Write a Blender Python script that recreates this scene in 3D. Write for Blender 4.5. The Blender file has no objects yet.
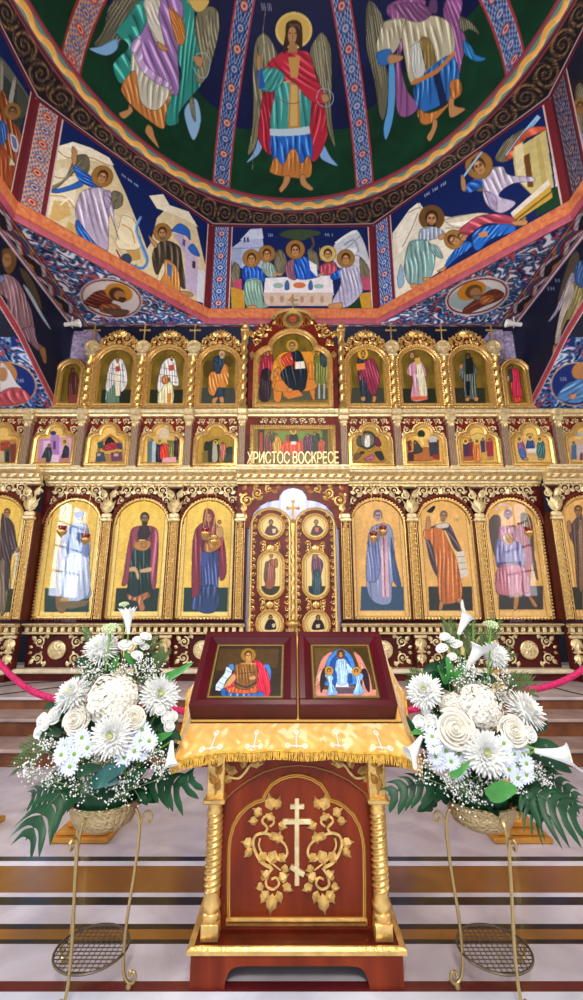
import bpy, math, random
import numpy as np
from mathutils import Vector, Matrix
from mathutils.geometry import tessellate_polygon

random.seed(7)
RNG = np.random.default_rng(11)
SC = bpy.context.scene
COL = SC.collection

# ------------------------------------------------------------------ camera, world, light
FPX, PITCH, EYE = 445.0, 0.252, 1.5
CP, SP = math.cos(PITCH), math.sin(PITCH)
cam = bpy.data.cameras.new('camera')
cam_o = bpy.data.objects.new('camera', cam)
COL.objects.link(cam_o)
cam.sensor_fit = 'VERTICAL'
cam.sensor_height = 24.0
cam.lens = 24.0 * FPX / 1000.0
cam.shift_x = -0.0015
cam.clip_start = 0.05
cam_o.location = (0, 0, EYE)
cam_o.rotation_euler = (math.pi / 2 + PITCH, 0, 0)
SC.camera = cam_o

SC.view_settings.view_transform = 'Standard'
SC.view_settings.look = 'None'
SC.view_settings.gamma = 1.0
SC.view_settings.use_curve_mapping = False
SC.view_settings.exposure = 0.1

world = bpy.data.worlds.new('daylight')
SC.world = world
world.use_nodes = True
bg = world.node_tree.nodes['Background']
bg.inputs[0].default_value = (0.90, 0.94, 1.0, 1)
bg.inputs[1].default_value = 0.95


def lamp(name, kind, loc, energy, color, size=0.3, target=None, size_y=None):
    l = bpy.data.lights.new(name, kind)
    l.energy = energy
    l.color = color
    if kind == 'AREA':
        l.shape = 'RECTANGLE'
        l.size = size
        l.size_y = size_y or size
    else:
        l.shadow_soft_size = size
    o = bpy.data.objects.new(name, l)
    o.location = loc
    if target:
        o.rotation_euler = (Vector(target) - Vector(loc)).to_track_quat('-Z', 'Y').to_euler()
    COL.objects.link(o)
    return o


# added fill lights, out of view, brightening the dome and the gilding
lamp('added_crossing_fill', 'POINT', (0.0, 1.4, 6.3), 500, (1.0, 0.94, 0.84), 0.5)
lamp('added_nave_fill', 'POINT', (0.0, -2.2, 4.8), 820, (1.0, 0.945, 0.88), 0.5)


# ------------------------------------------------------------------ photograph geometry -> place
def ray(px, py):
    """direction from the eye through a pixel of the photograph"""
    x = (px - 293.0) / FPX
    v = (500.0 - py) / FPX
    return np.stack([x, CP - v * SP + 0 * x, SP + v * CP + 0 * x], -1)


def at_depth(px, py, d):
    r = ray(np.float64(px), np.float64(py))
    t = d / r[1]
    return Vector((r[0] * t, d, EYE + r[2] * t))


def at_height(px, py, z):
    r = ray(np.float64(px), np.float64(py))
    t = (z - EYE) / r[2]
    return Vector((r[0] * t, r[1] * t, z))


def lin(c):
    c = np.asarray(c, dtype=np.float64)
    return np.where(c <= 0.04045, c / 12.92, ((c + 0.055) / 1.055) ** 2.4)


def hx(s):
    return np.array([int(s[i:i + 2], 16) / 255.0 for i in (0, 2, 4)])


# ------------------------------------------------------------------ objects
def empty(name, loc, label, cat, group=None):
    o = bpy.data.objects.new(name, None)
    o.empty_display_size = 0.1
    o.location = loc
    COL.objects.link(o)
    tag(o, label, cat, group)
    return o


def tag(o, label=None, cat=None, group=None, kind=None):
    if label:
        o['label'] = label
    if cat:
        o['category'] = cat
    if group:
        o['group'] = group
    if kind:
        o['kind'] = kind
    return o


def world_loc(o):
    p = Vector((0, 0, 0))
    while o is not None:
        p = p + o.location
        o = o.parent
    return p


class MB:
    """collects shapes in world coordinates and links them as one mesh object"""

    def __init__(self):
        self.v, self.f = [], []

    def add(self, vs, fs, M=None):
        b = len(self.v)
        if M is not None:
            vs = [M @ Vector(p) for p in vs]
        self.v.extend([tuple(p) for p in vs])
        self.f.extend([tuple(i + b for i in f) for f in fs])
        return self

    def box(self, c, s, M=None):
        x, y, z = c
        a, b, d = s[0] / 2, s[1] / 2, s[2] / 2
        vs = [(x + i * a, y + j * b, z + k * d) for i in (-1, 1) for j in (-1, 1) for k in (-1, 1)]
        return self.add(vs, [(0, 1, 3, 2), (4, 6, 7, 5), (0, 4, 5, 1), (2, 3, 7, 6), (0, 2, 6, 4), (1, 5, 7, 3)], M)

    def bevbox(self, c, s, r=0.01, M=None):
        """box with chamfered edges"""
        x, y, z = c
        h = [s[0] / 2, s[1] / 2, s[2] / 2]
        r = min(r, min(h) * 0.9)
        vs, idx = [], {}
        for i in (-1, 1):
            for j in (-1, 1):
                for k in (-1, 1):
                    for ax in range(3):
                        p = [i * (h[0] - r), j * (h[1] - r), k * (h[2] - r)]
                        sg = (i, j, k)
                        p[ax] = sg[ax] * h[ax]
                        idx[(i, j, k, ax)] = len(vs)
                        vs.append((x + p[0], y + p[1], z + p[2]))
        fs = []
        for ax in range(3):
            o = [a for a in range(3) if a != ax]
            for s_ in (-1, 1):
                q = []
                for (p, t) in ((-1, -1), (1, -1), (1, 1), (-1, 1)):
                    e = [0, 0, 0]
                    e[ax] = s_
                    e[o[0]] = p
                    e[o[1]] = t
                    q.append(idx[(e[0], e[1], e[2], ax)])
                fs.append(tuple(q))
        for ax in range(3):
            o = [a for a in range(3) if a != ax]
            for p in (-1, 1):
                for t in (-1, 1):
                    e0 = [0, 0, 0]; e1 = [0, 0, 0]
                    e0[ax] = -1; e1[ax] = 1
                    for e in (e0, e1):
                        e[o[0]] = p; e[o[1]] = t
                    fs.append((idx[(*e0, o[0])], idx[(*e1, o[0])], idx[(*e1, o[1])], idx[(*e0, o[1])]))
        for i in (-1, 1):
            for j in (-1, 1):
                for k in (-1, 1):
                    fs.append((idx[(i, j, k, 0)], idx[(i, j, k, 1)], idx[(i, j, k, 2)]))
        return self.add(vs, fs, M)

    def lathe(self, prof, n=20, M=None, twist=None):
        """prof: (radius, height) list about local z; twist(a, z) scales the radius"""
        vs, fs = [], []
        for (r, z) in prof:
            for i in range(n):
                a = 2 * math.pi * i / n
                k = r * (twist(a, z) if twist else 1)
                vs.append((k * math.cos(a), k * math.sin(a), z))
        m = len(prof)
        for j in range(m - 1):
            for i in range(n):
                i2 = (i + 1) % n
                fs.append((j * n + i, j * n + i2, (j + 1) * n + i2, (j + 1) * n + i))
        fs.append(tuple(range(n))[::-1])
        fs.append(tuple((m - 1) * n + i for i in range(n)))
        return self.add(vs, fs, M)

    def tube(self, path, rad, n=8, flat=1.0, up=None, cap=True):
        """rad: number or list; flat < 1 squashes along up"""
        P = [Vector(p) for p in path]
        m = len(P)
        if m < 2:
            return self
        R = rad if isinstance(rad, (list, tuple)) else [rad] * m
        U = Vector(up) if up is not None else None
        vs, fs = [], []
        prev = None
        for k in range(m):
            t = (P[min(k + 1, m - 1)] - P[max(k - 1, 0)])
            if t.length < 1e-9:
                t = Vector((0, 0, 1))
            t.normalize()
            if U is not None:
                b = U - t * U.dot(t)
                if b.length < 1e-6:
                    b = t.orthogonal()
            elif prev is None:
                b = t.orthogonal()
            else:
                b = prev - t * prev.dot(t)
                if b.length < 1e-6:
                    b = t.orthogonal()
            b.normalize()
            prev = b
            s = t.cross(b)
            for i in range(n):
                a = 2 * math.pi * i / n
                vs.append(P[k] + s * (R[k] * math.cos(a)) + b * (R[k] * flat * math.sin(a)))
        for k in range(m - 1):
            for i in range(n):
                i2 = (i + 1) % n
                fs.append((k * n + i, k * n + i2, (k + 1) * n + i2, (k + 1) * n + i))
        if cap:
            fs.append(tuple(range(n))[::-1])
            fs.append(tuple((m - 1) * n + i for i in range(n)))
        return self.add(vs, fs)

    def ball(self, c, r, n=8, m=6, sc=(1, 1, 1), M=None):
        vs, fs = [], []
        for j in range(1, m):
            t = math.pi * j / m
            for i in range(n):
                a = 2 * math.pi * i / n
                vs.append((c[0] + r * sc[0] * math.sin(t) * math.cos(a), c[1] + r * sc[1] * math.sin(t) * math.sin(a), c[2] + r * sc[2] * math.cos(t)))
        top, bot = len(vs), len(vs) + 1
        vs += [(c[0], c[1], c[2] + r * sc[2]), (c[0], c[1], c[2] - r * sc[2])]
        for j in range(m - 2):
            for i in range(n):
                i2 = (i + 1) % n
                fs.append((j * n + i, (j + 1) * n + i, (j + 1) * n + i2, j * n + i2))
        for i in range(n):
            i2 = (i + 1) % n
            fs.append((top, i, i2))
            fs.append((bot, (m - 2) * n + i2, (m - 2) * n + i))
        return self.add(vs, fs, M)

    def plate(self, outer, holes, y0, y1, M=None):
        """flat board in the x-z plane with holes, between depth y0 (front) and y1"""
        loops = [[Vector((p[0], p[1], 0)) for p in l] for l in [outer] + list(holes)]
        tri = tessellate_polygon(loops)
        flat = [p for l in loops for p in l]
        n = len(flat)
        vs = [(p.x, y0, p.y) for p in flat] + [(p.x, y1, p.y) for p in flat]
        fs = []
        for t in tri:
            a, b, c = (flat[i] for i in t)
            cr = (b.x - a.x) * (c.y - a.y) - (b.y - a.y) * (c.x - a.x)
            t = tuple(t) if cr > 0 else tuple(t)[::-1]
            fs.append(t)
            fs.append(tuple(i + n for i in t[::-1]))
        k = 0
        for l in loops:
            m = len(l)
            for i in range(m):
                fs.append((k + i, k + (i + 1) % m, n + k + (i + 1) % m, n + k + i))
            k += m
        return self.add(vs, fs, M)

    def rim(self, outline, prof, y, M=None, closed=True):
        """moulding along a 2-D outline (x, z, counter-clockwise); prof: (offset outward, height towards the viewer)"""
        n = len(outline)
        pts = [Vector(p) for p in outline]
        nor = []
        for i in range(n):
            a = pts[(i - 1) % n] if (closed or i > 0) else pts[i]
            b = pts[(i + 1) % n] if (closed or i < n - 1) else pts[i]
            d1 = (pts[i] - a); d2 = (b - pts[i])
            if d1.length < 1e-9: d1 = d2
            if d2.length < 1e-9: d2 = d1
            d1 = d1.normalized(); d2 = d2.normalized()
            n1 = Vector((d1.y, -d1.x)); n2 = Vector((d2.y, -d2.x))
            s = n1 + n2
            if s.length < 1e-6: s = n1
            s.normalize()
            k = 1.0 / max(0.55, s.dot(n1))
            nor.append(s * k)
        vs, fs = [], []
        for (o, h) in prof:
            for i in range(n):
                q = pts[i] + nor[i] * o
                vs.append((q.x, y - h, q.y))
        m = len(prof)
        for j in range(m - 1):
            for i in range(n if closed else n - 1):
                i2 = (i + 1) % n
                fs.append((j * n + i, (j + 1) * n + i, (j + 1) * n + i2, j * n + i2)[::-1])
        return self.add(vs, fs, M)

    def build(self, name, mat, parent=None, smooth=40, sub=0):
        me = bpy.data.meshes.new(name)
        base = world_loc(parent) if parent is not None else Vector((0, 0, 0))
        me.from_pydata([(x - base.x, y - base.y, z - base.z) for (x, y, z) in self.v], [], self.f)
        me.update()
        if smooth:
            me.polygons.foreach_set('use_smooth', [True] * len(me.polygons))
            me.set_sharp_from_angle(angle=math.radians(smooth))
        me.materials.append(mat)
        o = bpy.data.objects.new(name, me)
        COL.objects.link(o)
        if parent is not None:
            o.parent = parent
        return o


def build_pieces(mb, name, mat, parent, smooth=40):
    """links each far-apart carving of mb as a part of its own"""
    n = len(mb.v)
    V = np.array(mb.v)
    par = np.arange(n)

    def root(i):
        while par[i] != i:
            par[i] = par[par[i]]
            i = par[i]
        return i
    for f in mb.f:
        r = root(f[0])
        for i in f[1:]:
            q = root(i)
            if q != r:
                par[q] = r
    rt = np.array([root(i) for i in range(n)])
    ids, inv = np.unique(rt, return_inverse=True)
    k = len(ids)
    lo = np.full((k, 3), 1e9); hi = np.full((k, 3), -1e9)
    np.minimum.at(lo, inv, V); np.maximum.at(hi, inv, V)
    sz = (hi - lo).max(1)
    gap = np.maximum(0, np.maximum(lo[:, None] - hi[None], lo[None] - hi[:, None]))
    near = np.sqrt((gap ** 2).sum(2)) <= np.maximum(0.019, 0.49 * np.maximum(sz[:, None], sz[None]))
    grp = np.arange(k)
    for _ in range(k):
        new = np.where(near, grp[None], k).min(1)
        if (new == grp).all():
            break
        grp = new
    out = []
    for g in np.unique(grp):
        sel = np.isin(inv, np.nonzero(grp == g)[0])
        mp = np.cumsum(sel) - 1
        b = MB()
        b.v = [mb.v[i] for i in np.nonzero(sel)[0]]
        b.f = [tuple(int(mp[i]) for i in f) for f in mb.f if sel[f[0]]]
        out.append(b.build(name, mat, parent, smooth))
    return out


def cat(pts, closed=False, k=6):
    """Catmull-Rom through points (any dimension)"""
    P = np.asarray([list(p) for p in pts], float)
    n = len(P)
    if n < 3:
        return P
    out = []
    segs = n if closed else n - 1
    t = np.linspace(0, 1, k, endpoint=False)[:, None]
    for i in range(segs):
        if closed:
            a, b, c, d = P[(i - 1) % n], P[i], P[(i + 1) % n], P[(i + 2) % n]
        else:
            a, b, c, d = P[max(i - 1, 0)], P[i], P[i + 1], P[min(i + 2, n - 1)]
        out.append(0.5 * ((2 * b) + (c - a) * t + (2 * a - 5 * b + 4 * c - d) * t * t + (3 * b - a - 3 * c + d) * t ** 3))
    if not closed:
        out.append(P[-1:])
    return np.concatenate(out)


# ------------------------------------------------------------------ materials
def new_mat(name):
    m = bpy.data.materials.new(name)
    m.use_nodes = True
    nt = m.node_tree
    b = nt.nodes['Principled BSDF']
    return m, nt, b


def col4(c):
    if isinstance(c, str):
        c = hx(c)
    l = lin(c)
    return (float(l[0]), float(l[1]), float(l[2]), 1.0)


def mat(name, c, rough=0.5, metal=0.0, coat=0.0, var=0.0, vscale=8.0, bump=0.0, bscale=40.0, spec=None, trans=0.0, sub=0.0, c2=None, stretch=None, emit=None):
    m, nt, b = new_mat(name)
    b.inputs['Base Color'].default_value = col4(c)
    b.inputs['Roughness'].default_value = rough
    b.inputs['Metallic'].default_value = metal
    b.inputs['Coat Weight'].default_value = coat
    b.inputs['Coat Roughness'].default_value = 0.08
    if spec is not None:
        b.inputs['Specular IOR Level'].default_value = spec
    if trans:
        b.inputs['Transmission Weight'].default_value = trans
    if sub:
        b.inputs['Subsurface Weight'].default_value = sub
        b.inputs['Subsurface Radius'].default_value = (0.01, 0.01, 0.01)
    if emit:
        b.inputs['Emission Color'].default_value = col4(emit[0])
        b.inputs['Emission Strength'].default_value = emit[1]
    tc = nt.nodes.new('ShaderNodeNewGeometry')
    src = tc.outputs['Position']
    if stretch:
        mp = nt.nodes.new('ShaderNodeMapping')
        mp.inputs['Scale'].default_value = stretch
        nt.links.new(src, mp.inputs['Vector'])
        src = mp.outputs['Vector']
    if var or c2 is not None:
        n = nt.nodes.new('ShaderNodeTexNoise')
        n.inputs['Scale'].default_value = vscale
        n.inputs['Detail'].default_value = 5
        nt.links.new(src, n.inputs['Vector'])
        r = nt.nodes.new('ShaderNodeValToRGB')
        r.color_ramp.elements[0].position = 0.3
        r.color_ramp.elements[1].position = 0.7
        a = hx(c) if isinstance(c, str) else np.asarray(c)
        e = (hx(c2) if isinstance(c2, str) else c2) if c2 is not None else np.clip(a * (1 + var), 0, 1)
        lo = a if c2 is not None else np.clip(a * (1 - var), 0, 1)
        r.color_ramp.elements[0].color = col4(lo)
        r.color_ramp.elements[1].color = col4(e)
        nt.links.new(n.outputs['Fac'], r.inputs['Fac'])
        nt.links.new(r.outputs['Color'], b.inputs['Base Color'])
    if bump:
        n = nt.nodes.new('ShaderNodeTexNoise')
        n.inputs['Scale'].default_value = bscale
        n.inputs['Detail'].default_value = 3
        nt.links.new(src, n.inputs['Vector'])
        bp = nt.nodes.new('ShaderNodeBump')
        bp.inputs['Strength'].default_value = bump
        bp.inputs['Distance'].default_value = 0.02
        nt.links.new(n.outputs['Fac'], bp.inputs['Height'])
        nt.links.new(bp.outputs['Normal'], b.inputs['Normal'])
    return m


def paint_mat(name, rough, spec=0.5, coat=0.0):
    m, nt, b = new_mat(name)
    a = nt.nodes.new('ShaderNodeVertexColor')
    a.layer_name = 'paint'
    nt.links.new(a.outputs['Color'], b.inputs['Base Color'])
    b.inputs['Roughness'].default_value = rough
    b.inputs['Specular IOR Level'].default_value = spec
    b.inputs['Coat Weight'].default_value = coat
    b.inputs['Coat Roughness'].default_value = 0.03
    return m


M_FRESCO = paint_mat('fresco_paint', 0.65, 0.25)
M_ICON = paint_mat('icon_paint', 0.35, 0.25)
M_ICONGLASS = paint_mat('icon_paint_behind_glass', 0.35, 0.12, 0.75)
M_WOOD = mat('maroon_wood', '661c12', 0.4, var=0.25, vscale=6, spec=0.25)
M_WOODD = mat('dark_maroon_wood', '4c120e', 0.45, var=0.2, vscale=6, spec=0.2)
M_GOLD = mat('gilding', 'e0b970', 0.30, metal=0.75, var=0.10, vscale=20, bump=0.15, bscale=60)
M_GOLDC = mat('carved_gilding', 'd9a850', 0.34, metal=0.8, var=0.2, vscale=30, bump=1.0, bscale=38)
M_GOLDP = mat('pale_gilding', 'ead2a0', 0.38, metal=0.6, var=0.12, vscale=18, bump=0.3, bscale=50)
M_MAHOG = mat('mahogany', '64200e', 0.34, spec=0.22, c2='8c3514', vscale=3.0, stretch=(4, 4, 0.7))
M_MAHOGD = mat('dark_mahogany', '45110a', 0.32, spec=0.3, c2='5e1a0d', vscale=3.0, stretch=(4, 4, 0.7))
M_BURG = mat('burgundy_lacquer', '4c0a14', 0.3, coat=0.05, spec=0.3, var=0.12, vscale=5)
M_CARVE = mat('bright_carved_gilding', 'e4bd76', 0.34, metal=0.45, var=0.15, vscale=40)
M_IRON = mat('pale_gold_metal', 'b9a06c', 0.32, metal=0.9)


# ------------------------------------------------------------------ painter: murals and icons as coloured vertices of fine grids
def noise2(x, y, seed=0):
    """smooth value noise"""
    r = np.random.default_rng(seed).random((64, 64))
    xi = np.floor(x).astype(int); yi = np.floor(y).astype(int)
    fx = x - xi; fy = y - yi
    fx = fx * fx * (3 - 2 * fx); fy = fy * fy * (3 - 2 * fy)
    g = lambda a, b: r[a % 64, b % 64]
    return (g(xi, yi) * (1 - fx) + g(xi + 1, yi) * fx) * (1 - fy) + (g(xi, yi + 1) * (1 - fx) + g(xi + 1, yi + 1) * fx) * fy


class Surf:
    """a painted rectangle in u, v (metres); to_uv: photograph pixels -> u, v ; to3: u, v -> place"""

    def __init__(self, u0, u1, v0, v1, res, to_uv, to3, base='303030'):
        self.u0, self.u1, self.v0, self.v1 = u0, u1, v0, v1
        self.nx = max(8, int((u1 - u0) * res)); self.ny = max(8, int((v1 - v0) * res))
        self.to_uv, self.to3 = to_uv, to3
        self.W, self.H = self.nx * 2, self.ny * 2
        self.a = np.empty((self.H, self.W, 3), np.float32)
        self.a[:] = hx(base)
        self.T = (0, 0, 1)

    def grid(self):
        x = (np.arange(self.W) + 0.5) / self.W * (self.u1 - self.u0) + self.u0
        y = (np.arange(self.H) + 0.5) / self.H * (self.v1 - self.v0) + self.v0
        return np.meshgrid(x, y)

    def pix(self, pts):
        p = np.asarray(pts, float)
        if self.T is not None:
            p = p / self.T[2] + np.array(self.T[:2])
            u, v = self.to_uv(p[:, 0], p[:, 1])
        else:
            u, v = p[:, 0], p[:, 1]
        return (u - self.u0) / (self.u1 - self.u0) * self.W, (v - self.v0) / (self.v1 - self.v0) * self.H

    def mask(self, X, Y):
        """even-odd fill; returns (row slice, column slice, boolean mask)"""
        x0 = int(max(0, math.floor(X.min()))); x1 = int(min(self.W, math.ceil(X.max()) + 1))
        y0 = int(max(0, math.floor(Y.min()))); y1 = int(min(self.H, math.ceil(Y.max()) + 1))
        if x1 <= x0 or y1 <= y0:
            return None
        w, h = x1 - x0, y1 - y0
        acc = np.zeros((h, w + 1), np.int16)
        n = len(X)
        for i in range(n):
            xa, ya, xb, yb = X[i], Y[i], X[(i + 1) % n], Y[(i + 1) % n]
            if ya == yb:
                continue
            if ya > yb:
                xa, ya, xb, yb = xb, yb, xa, ya
            r0 = max(y0, math.ceil(ya - 0.5)); r1 = min(y1 - 1, math.ceil(yb - 0.5) - 1)
            if r1 < r0:
                continue
            rows = np.arange(r0, r1 + 1)
            xc = xa + (rows + 0.5 - ya) * (xb - xa) / (yb - ya)
            c = np.clip(np.ceil(xc - 0.5).astype(int), x0, x1) - x0
            np.add.at(acc, (rows - y0, c), 1)
        m = (np.cumsum(acc, 1)[:, :w] % 2).astype(bool)
        return slice(y0, y1), slice(x0, x1), m

    def fill(self, pts, c, smooth=True, folds=None, alpha=1.0):
        p = cat(pts, True, 5) if smooth and len(pts) > 3 else np.asarray(pts, float)
        X, Y = self.pix(p)
        r = self.mask(X, Y)
        if r is None:
            return
        ys, xs, m = r
        c = hx(c) if isinstance(c, str) else np.asarray(c)
        sub = self.a[ys, xs]
        if folds:
            ang, n, amp = folds
            n *= 1.25
            amp *= 1.25
            jj, ii = np.mgrid[ys, xs].astype(np.float64)
            w = max(8.0, X.max() - X.min()); h = max(8.0, Y.max() - Y.min())
            L = max(w, h)
            p0 = np.asarray(pts, float).mean(0); st = 3.0 if self.T is not None else 0.01
            a0, b0 = self.pix([p0, p0 + st * np.array([math.cos(ang), math.sin(ang)])])
            fx, fy = a0[1] - a0[0], b0[1] - b0[0]
            fl = math.hypot(fx, fy) + 1e-9
            fx, fy = fx / fl, fy / fl                       # direction the folds run in
            q = (-ii * fy + jj * fx); t = (ii * fx + jj * fy)
            Lq = max(6.0, q[m].max() - q[m].min()) if m.any() else 1.0
            q = q / Lq; t = t / max(L, 6.0)
            s = int(abs(X[0] * 7 + Y[0] * 13)) % 1000
            tt = t - (t[m].min() if m.any() else 0)
            tt = tt / max(1e-6, tt[m].max()) if m.any() else tt
            wv = q * n * 0.85 + 0.75 * noise2(t * 2.6 + 3, q * 2.2 + 5, s) + 20
            ce = np.floor(wv).astype(int) % 64
            f = wv % 1.0
            rr = np.random.default_rng(s).random((4, 64))
            tap = lambda a, b: np.clip(np.minimum((tt - a) / 0.12, (b - tt) / 0.35), 0, 1)   # strokes taper towards their ends
            wd = tap(rr[0][ce] * 0.5 - 0.15, rr[0][ce] * 0.5 + 0.35 + 0.6 * rr[1][ce])
            wh = tap(rr[2][ce] * 0.45 - 0.1, rr[2][ce] * 0.45 + 0.3 + 0.5 * rr[3][ce])
            k = np.where(f < 0.20 * wd, 1 - amp * 1.15, 1.0)
            k = np.where((f > 0.20) & (f < 0.20 + 0.22 * wd), 1 - amp * 0.45, k)
            hl = np.where((f > 0.58) & (f < 0.58 + 0.34 * wh), 1.0, 0.0) + np.where((f > 0.66) & (f < 0.66 + 0.13 * wh), 0.9, 0.0)
            colr = np.clip(c[None, None] * k[..., None] * (1 + 0.35 * amp * hl)[..., None] + (hl * amp * 0.36)[..., None], 0, 1)
            sub[m] = colr[m] * alpha + sub[m] * (1 - alpha)
        else:
            sub[m] = c * alpha + sub[m] * (1 - alpha)

    def line(self, pts, w, c, smooth=True):
        p = cat(pts, False, 5) if smooth and len(pts) > 2 else np.asarray(pts, float)
        d = np.gradient(p, axis=0) if len(p) > 2 else np.repeat(p[1:] - p[:1], 2, 0)
        l = np.hypot(d[:, 0], d[:, 1]) + 1e-9
        n = np.stack([-d[:, 1] / l, d[:, 0] / l], 1) * (w / 2)
        self.fill(np.concatenate([p + n, (p - n)[::-1]]), c, False)

    def contour(self, pts, c, k=0.42):
        """thin dark drawing line round a painted shape"""
        p = list(pts) + [pts[0]]
        self.line(p, k * self.T[2], hx(c) * 0.38)

    def ell(self, x, y, rx, ry, c, rot=0.0, folds=None, alpha=1.0):
        t = np.linspace(0, 2 * math.pi, 28, endpoint=False)
        a, b = rx * np.cos(t), ry * np.sin(t)
        self.fill(np.stack([x + a * math.cos(rot) - b * math.sin(rot), y + a * math.sin(rot) + b * math.cos(rot)], 1), c, False, folds, alpha)

    def head(self, x, y, r, halo='d6b65a', hair='4a2c1a', skin='c08a58', rot=0.0, beard=None, hr=1.72, veil=None):
        if halo != '-':
            self.ell(x, y - 0.15 * r, hr * r, hr * r, '7a4a20')
            self.ell(x, y - 0.15 * r, hr * r * 0.94, hr * r * 0.94, halo)
        c, s = math.cos(rot), math.sin(rot)
        R = lambda a, b: (x + (a * c - b * s) * r, y + (a * s + b * c) * r)
        if veil:
            self.fill([R(-1.0, -0.6), R(0, -1.3), R(1.0, -0.6), R(1.2, 1.3), R(-1.2, 1.3)], veil)
        if hair != '-':
            hxp = R(0, -0.22)
            self.ell(hxp[0], hxp[1], 0.86 * r, 1.0 * r, hair, rot)
        f = R(0, 0.12)
        self.ell(f[0], f[1], 0.62 * r, 0.86 * r, skin, rot)
        if beard:
            b = R(0, 0.75)
            self.ell(b[0], b[1], 0.56 * r, 0.55 * r, beard, rot)
            b = R(0, 0.32)
            self.ell(b[0], b[1], 0.42 * r, 0.42 * r, skin, rot)
        dk = '3a1f12'
        for e in (-0.27, 0.27):
            self.line([R(e - 0.16, -0.08), R(e + 0.16, -0.08)], 0.16 * r, dk, False)
            self.line([R(e - 0.2, -0.26), R(e + 0.2, -0.26)], 0.09 * r, dk, False)
        self.line([R(0.03, -0.05), R(0.06, 0.32)], 0.10 * r, '8a5a35', False)
        self.line([R(-0.2, 0.52), R(0.2, 0.52)], 0.11 * r, '7a3525', False)
        hi = R(-0.05, -0.42)
        self.ell(hi[0], hi[1], 0.3 * r, 0.12 * r, np.clip(hx(skin) * 1.2, 0, 1), rot)

    def draw(self, spec, T=None):
        """one primitive per line, coordinates in a magnified crop of the photograph"""
        if T is not None:
            self.T = T
        for ln in spec.strip().split('\n'):
            w = ln.split()
            if not w:
                continue
            k = w[0]
            P = lambda i: [tuple(float(q) for q in t.split(',')) for t in w[i:]]
            if k == 'p':
                self.fill(P(2), w[1], False)
            elif k == 's':
                self.fill(P(2), w[1])
                self.contour(P(2), w[1])
            elif k == 'f':       # colour, fold angle (degrees), number of folds, strength
                self.fill(P(5), w[1], True, (math.radians(float(w[2])), float(w[3]), float(w[4])))
                self.contour(P(5), w[1])
            elif k == 'l':
                self.line(P(3), float(w[2]), w[1])
            elif k == 'c':
                x, y, r = (float(q) for q in ','.join(w[2:]).split(','))
                self.ell(x, y, r, r, w[1])
            elif k == 'e':
                q = [float(q) for q in ','.join(w[2:]).split(',')]
                self.ell(q[0], q[1], q[2], q[3], w[1], math.radians(q[4]) if len(q) > 4 else 0)
            elif k == 'h':       # x,y,r,rot  halo hair skin beard veil
                q = [float(q) for q in w[1].split(',')]
                o = w[2:] + ['-'] * 5
                self.head(q[0], q[1], q[2], o[0], o[1] if o[1] != '.' else '4a2c1a', o[2] if o[2] not in '-.' else 'c08a58',
                          math.radians(q[3]) if len(q) > 3 else 0, None if o[3] == '-' else o[3], 1.72, None if o[4] == '-' else o[4])
            elif k == 't':       # rows of small letter strokes
                x, y, n, hgt, stp = (float(q) for q in w[2].split(','))
                ang = math.radians(float(w[3])) if len(w) > 3 else 0
                for i in range(int(n)):
                    if i % 4 == 3:
                        continue
                    xx = x + i * stp * math.cos(ang); yy = y + i * stp * math.sin(ang)
                    self.line([(xx, yy), (xx + 0.15 * hgt, yy + hgt)], stp * 0.35, w[1], False)
                    if i % 2:
                        self.line([(xx, yy + hgt * 0.5), (xx + stp * 0.8, yy + hgt * 0.5)], stp * 0.3, w[1], False)

    def speckle(self, amp=0.06, scale=30.0, seed=3):
        U, V = self.grid()
        n = noise2(U * scale, V * scale, seed) * 0.6 + noise2(U * scale * 2.7, V * scale * 2.7, seed + 1) * 0.4
        self.a *= (1 + amp * (n - 0.5) * 2)[..., None].astype(np.float32)

    def build(self, name, mt, parent=None, mask=None):
        nx, ny = self.nx, self.ny
        img = np.clip(self.a.reshape(ny, 2, nx, 2, 3).mean((1, 3)), 0, 1)
        # vertices at cell centres, the outer ones pulled to the rim
        x = (np.arange(nx) + 0.5) / nx; x[0] = 0; x[-1] = 1
        y = (np.arange(ny) + 0.5) / ny; y[0] = 0; y[-1] = 1
        U, V = np.meshgrid(x * (self.u1 - self.u0) + self.u0, y * (self.v1 - self.v0) + self.v0)
        co = self.to3(U, V).reshape(-1, 3)
        if parent is not None:
            co = co - np.array(world_loc(parent))
        idx = np.arange(nx * ny).reshape(ny, nx)
        q = np.stack([idx[:-1, :-1], idx[:-1, 1:], idx[1:, 1:], idx[1:, :-1]], -1).reshape(-1, 4)
        if mask is not None:
            mk = mask(U, V).reshape(-1)
            q = q[mk[q].all(1)]
            used = np.unique(q)
            remap = np.full(nx * ny, -1); remap[used] = np.arange(len(used))
            q = remap[q]; co = co[used]
            cols = img.reshape(-1, 3)[used]
        else:
            cols = img.reshape(-1, 3)
        me = bpy.data.meshes.new(name)
        me.vertices.add(len(co))
        me.vertices.foreach_set('co', co.astype(np.float32).ravel())
        me.loops.add(q.size)
        me.loops.foreach_set('vertex_index', q.astype(np.int32).ravel())
        me.polygons.add(len(q))
        me.polygons.foreach_set('loop_start', np.arange(0, q.size, 4, dtype=np.int32))
        me.polygons.foreach_set('loop_total', np.full(len(q), 4, np.int32))
        me.update(calc_edges=True)
        at = me.color_attributes.new('paint', 'FLOAT_COLOR', 'POINT')
        c4 = np.ones((len(co), 4), np.float32)
        c4[:, :3] = lin(cols)
        at.data.foreach_set('color', c4.ravel())
        me.polygons.foreach_set('use_smooth', np.ones(len(q), bool))
        me.materials.append(mt)
        o = bpy.data.objects.new(name, me)
        COL.objects.link(o)
        if parent is not None:
            o.parent = parent
        return o


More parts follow.
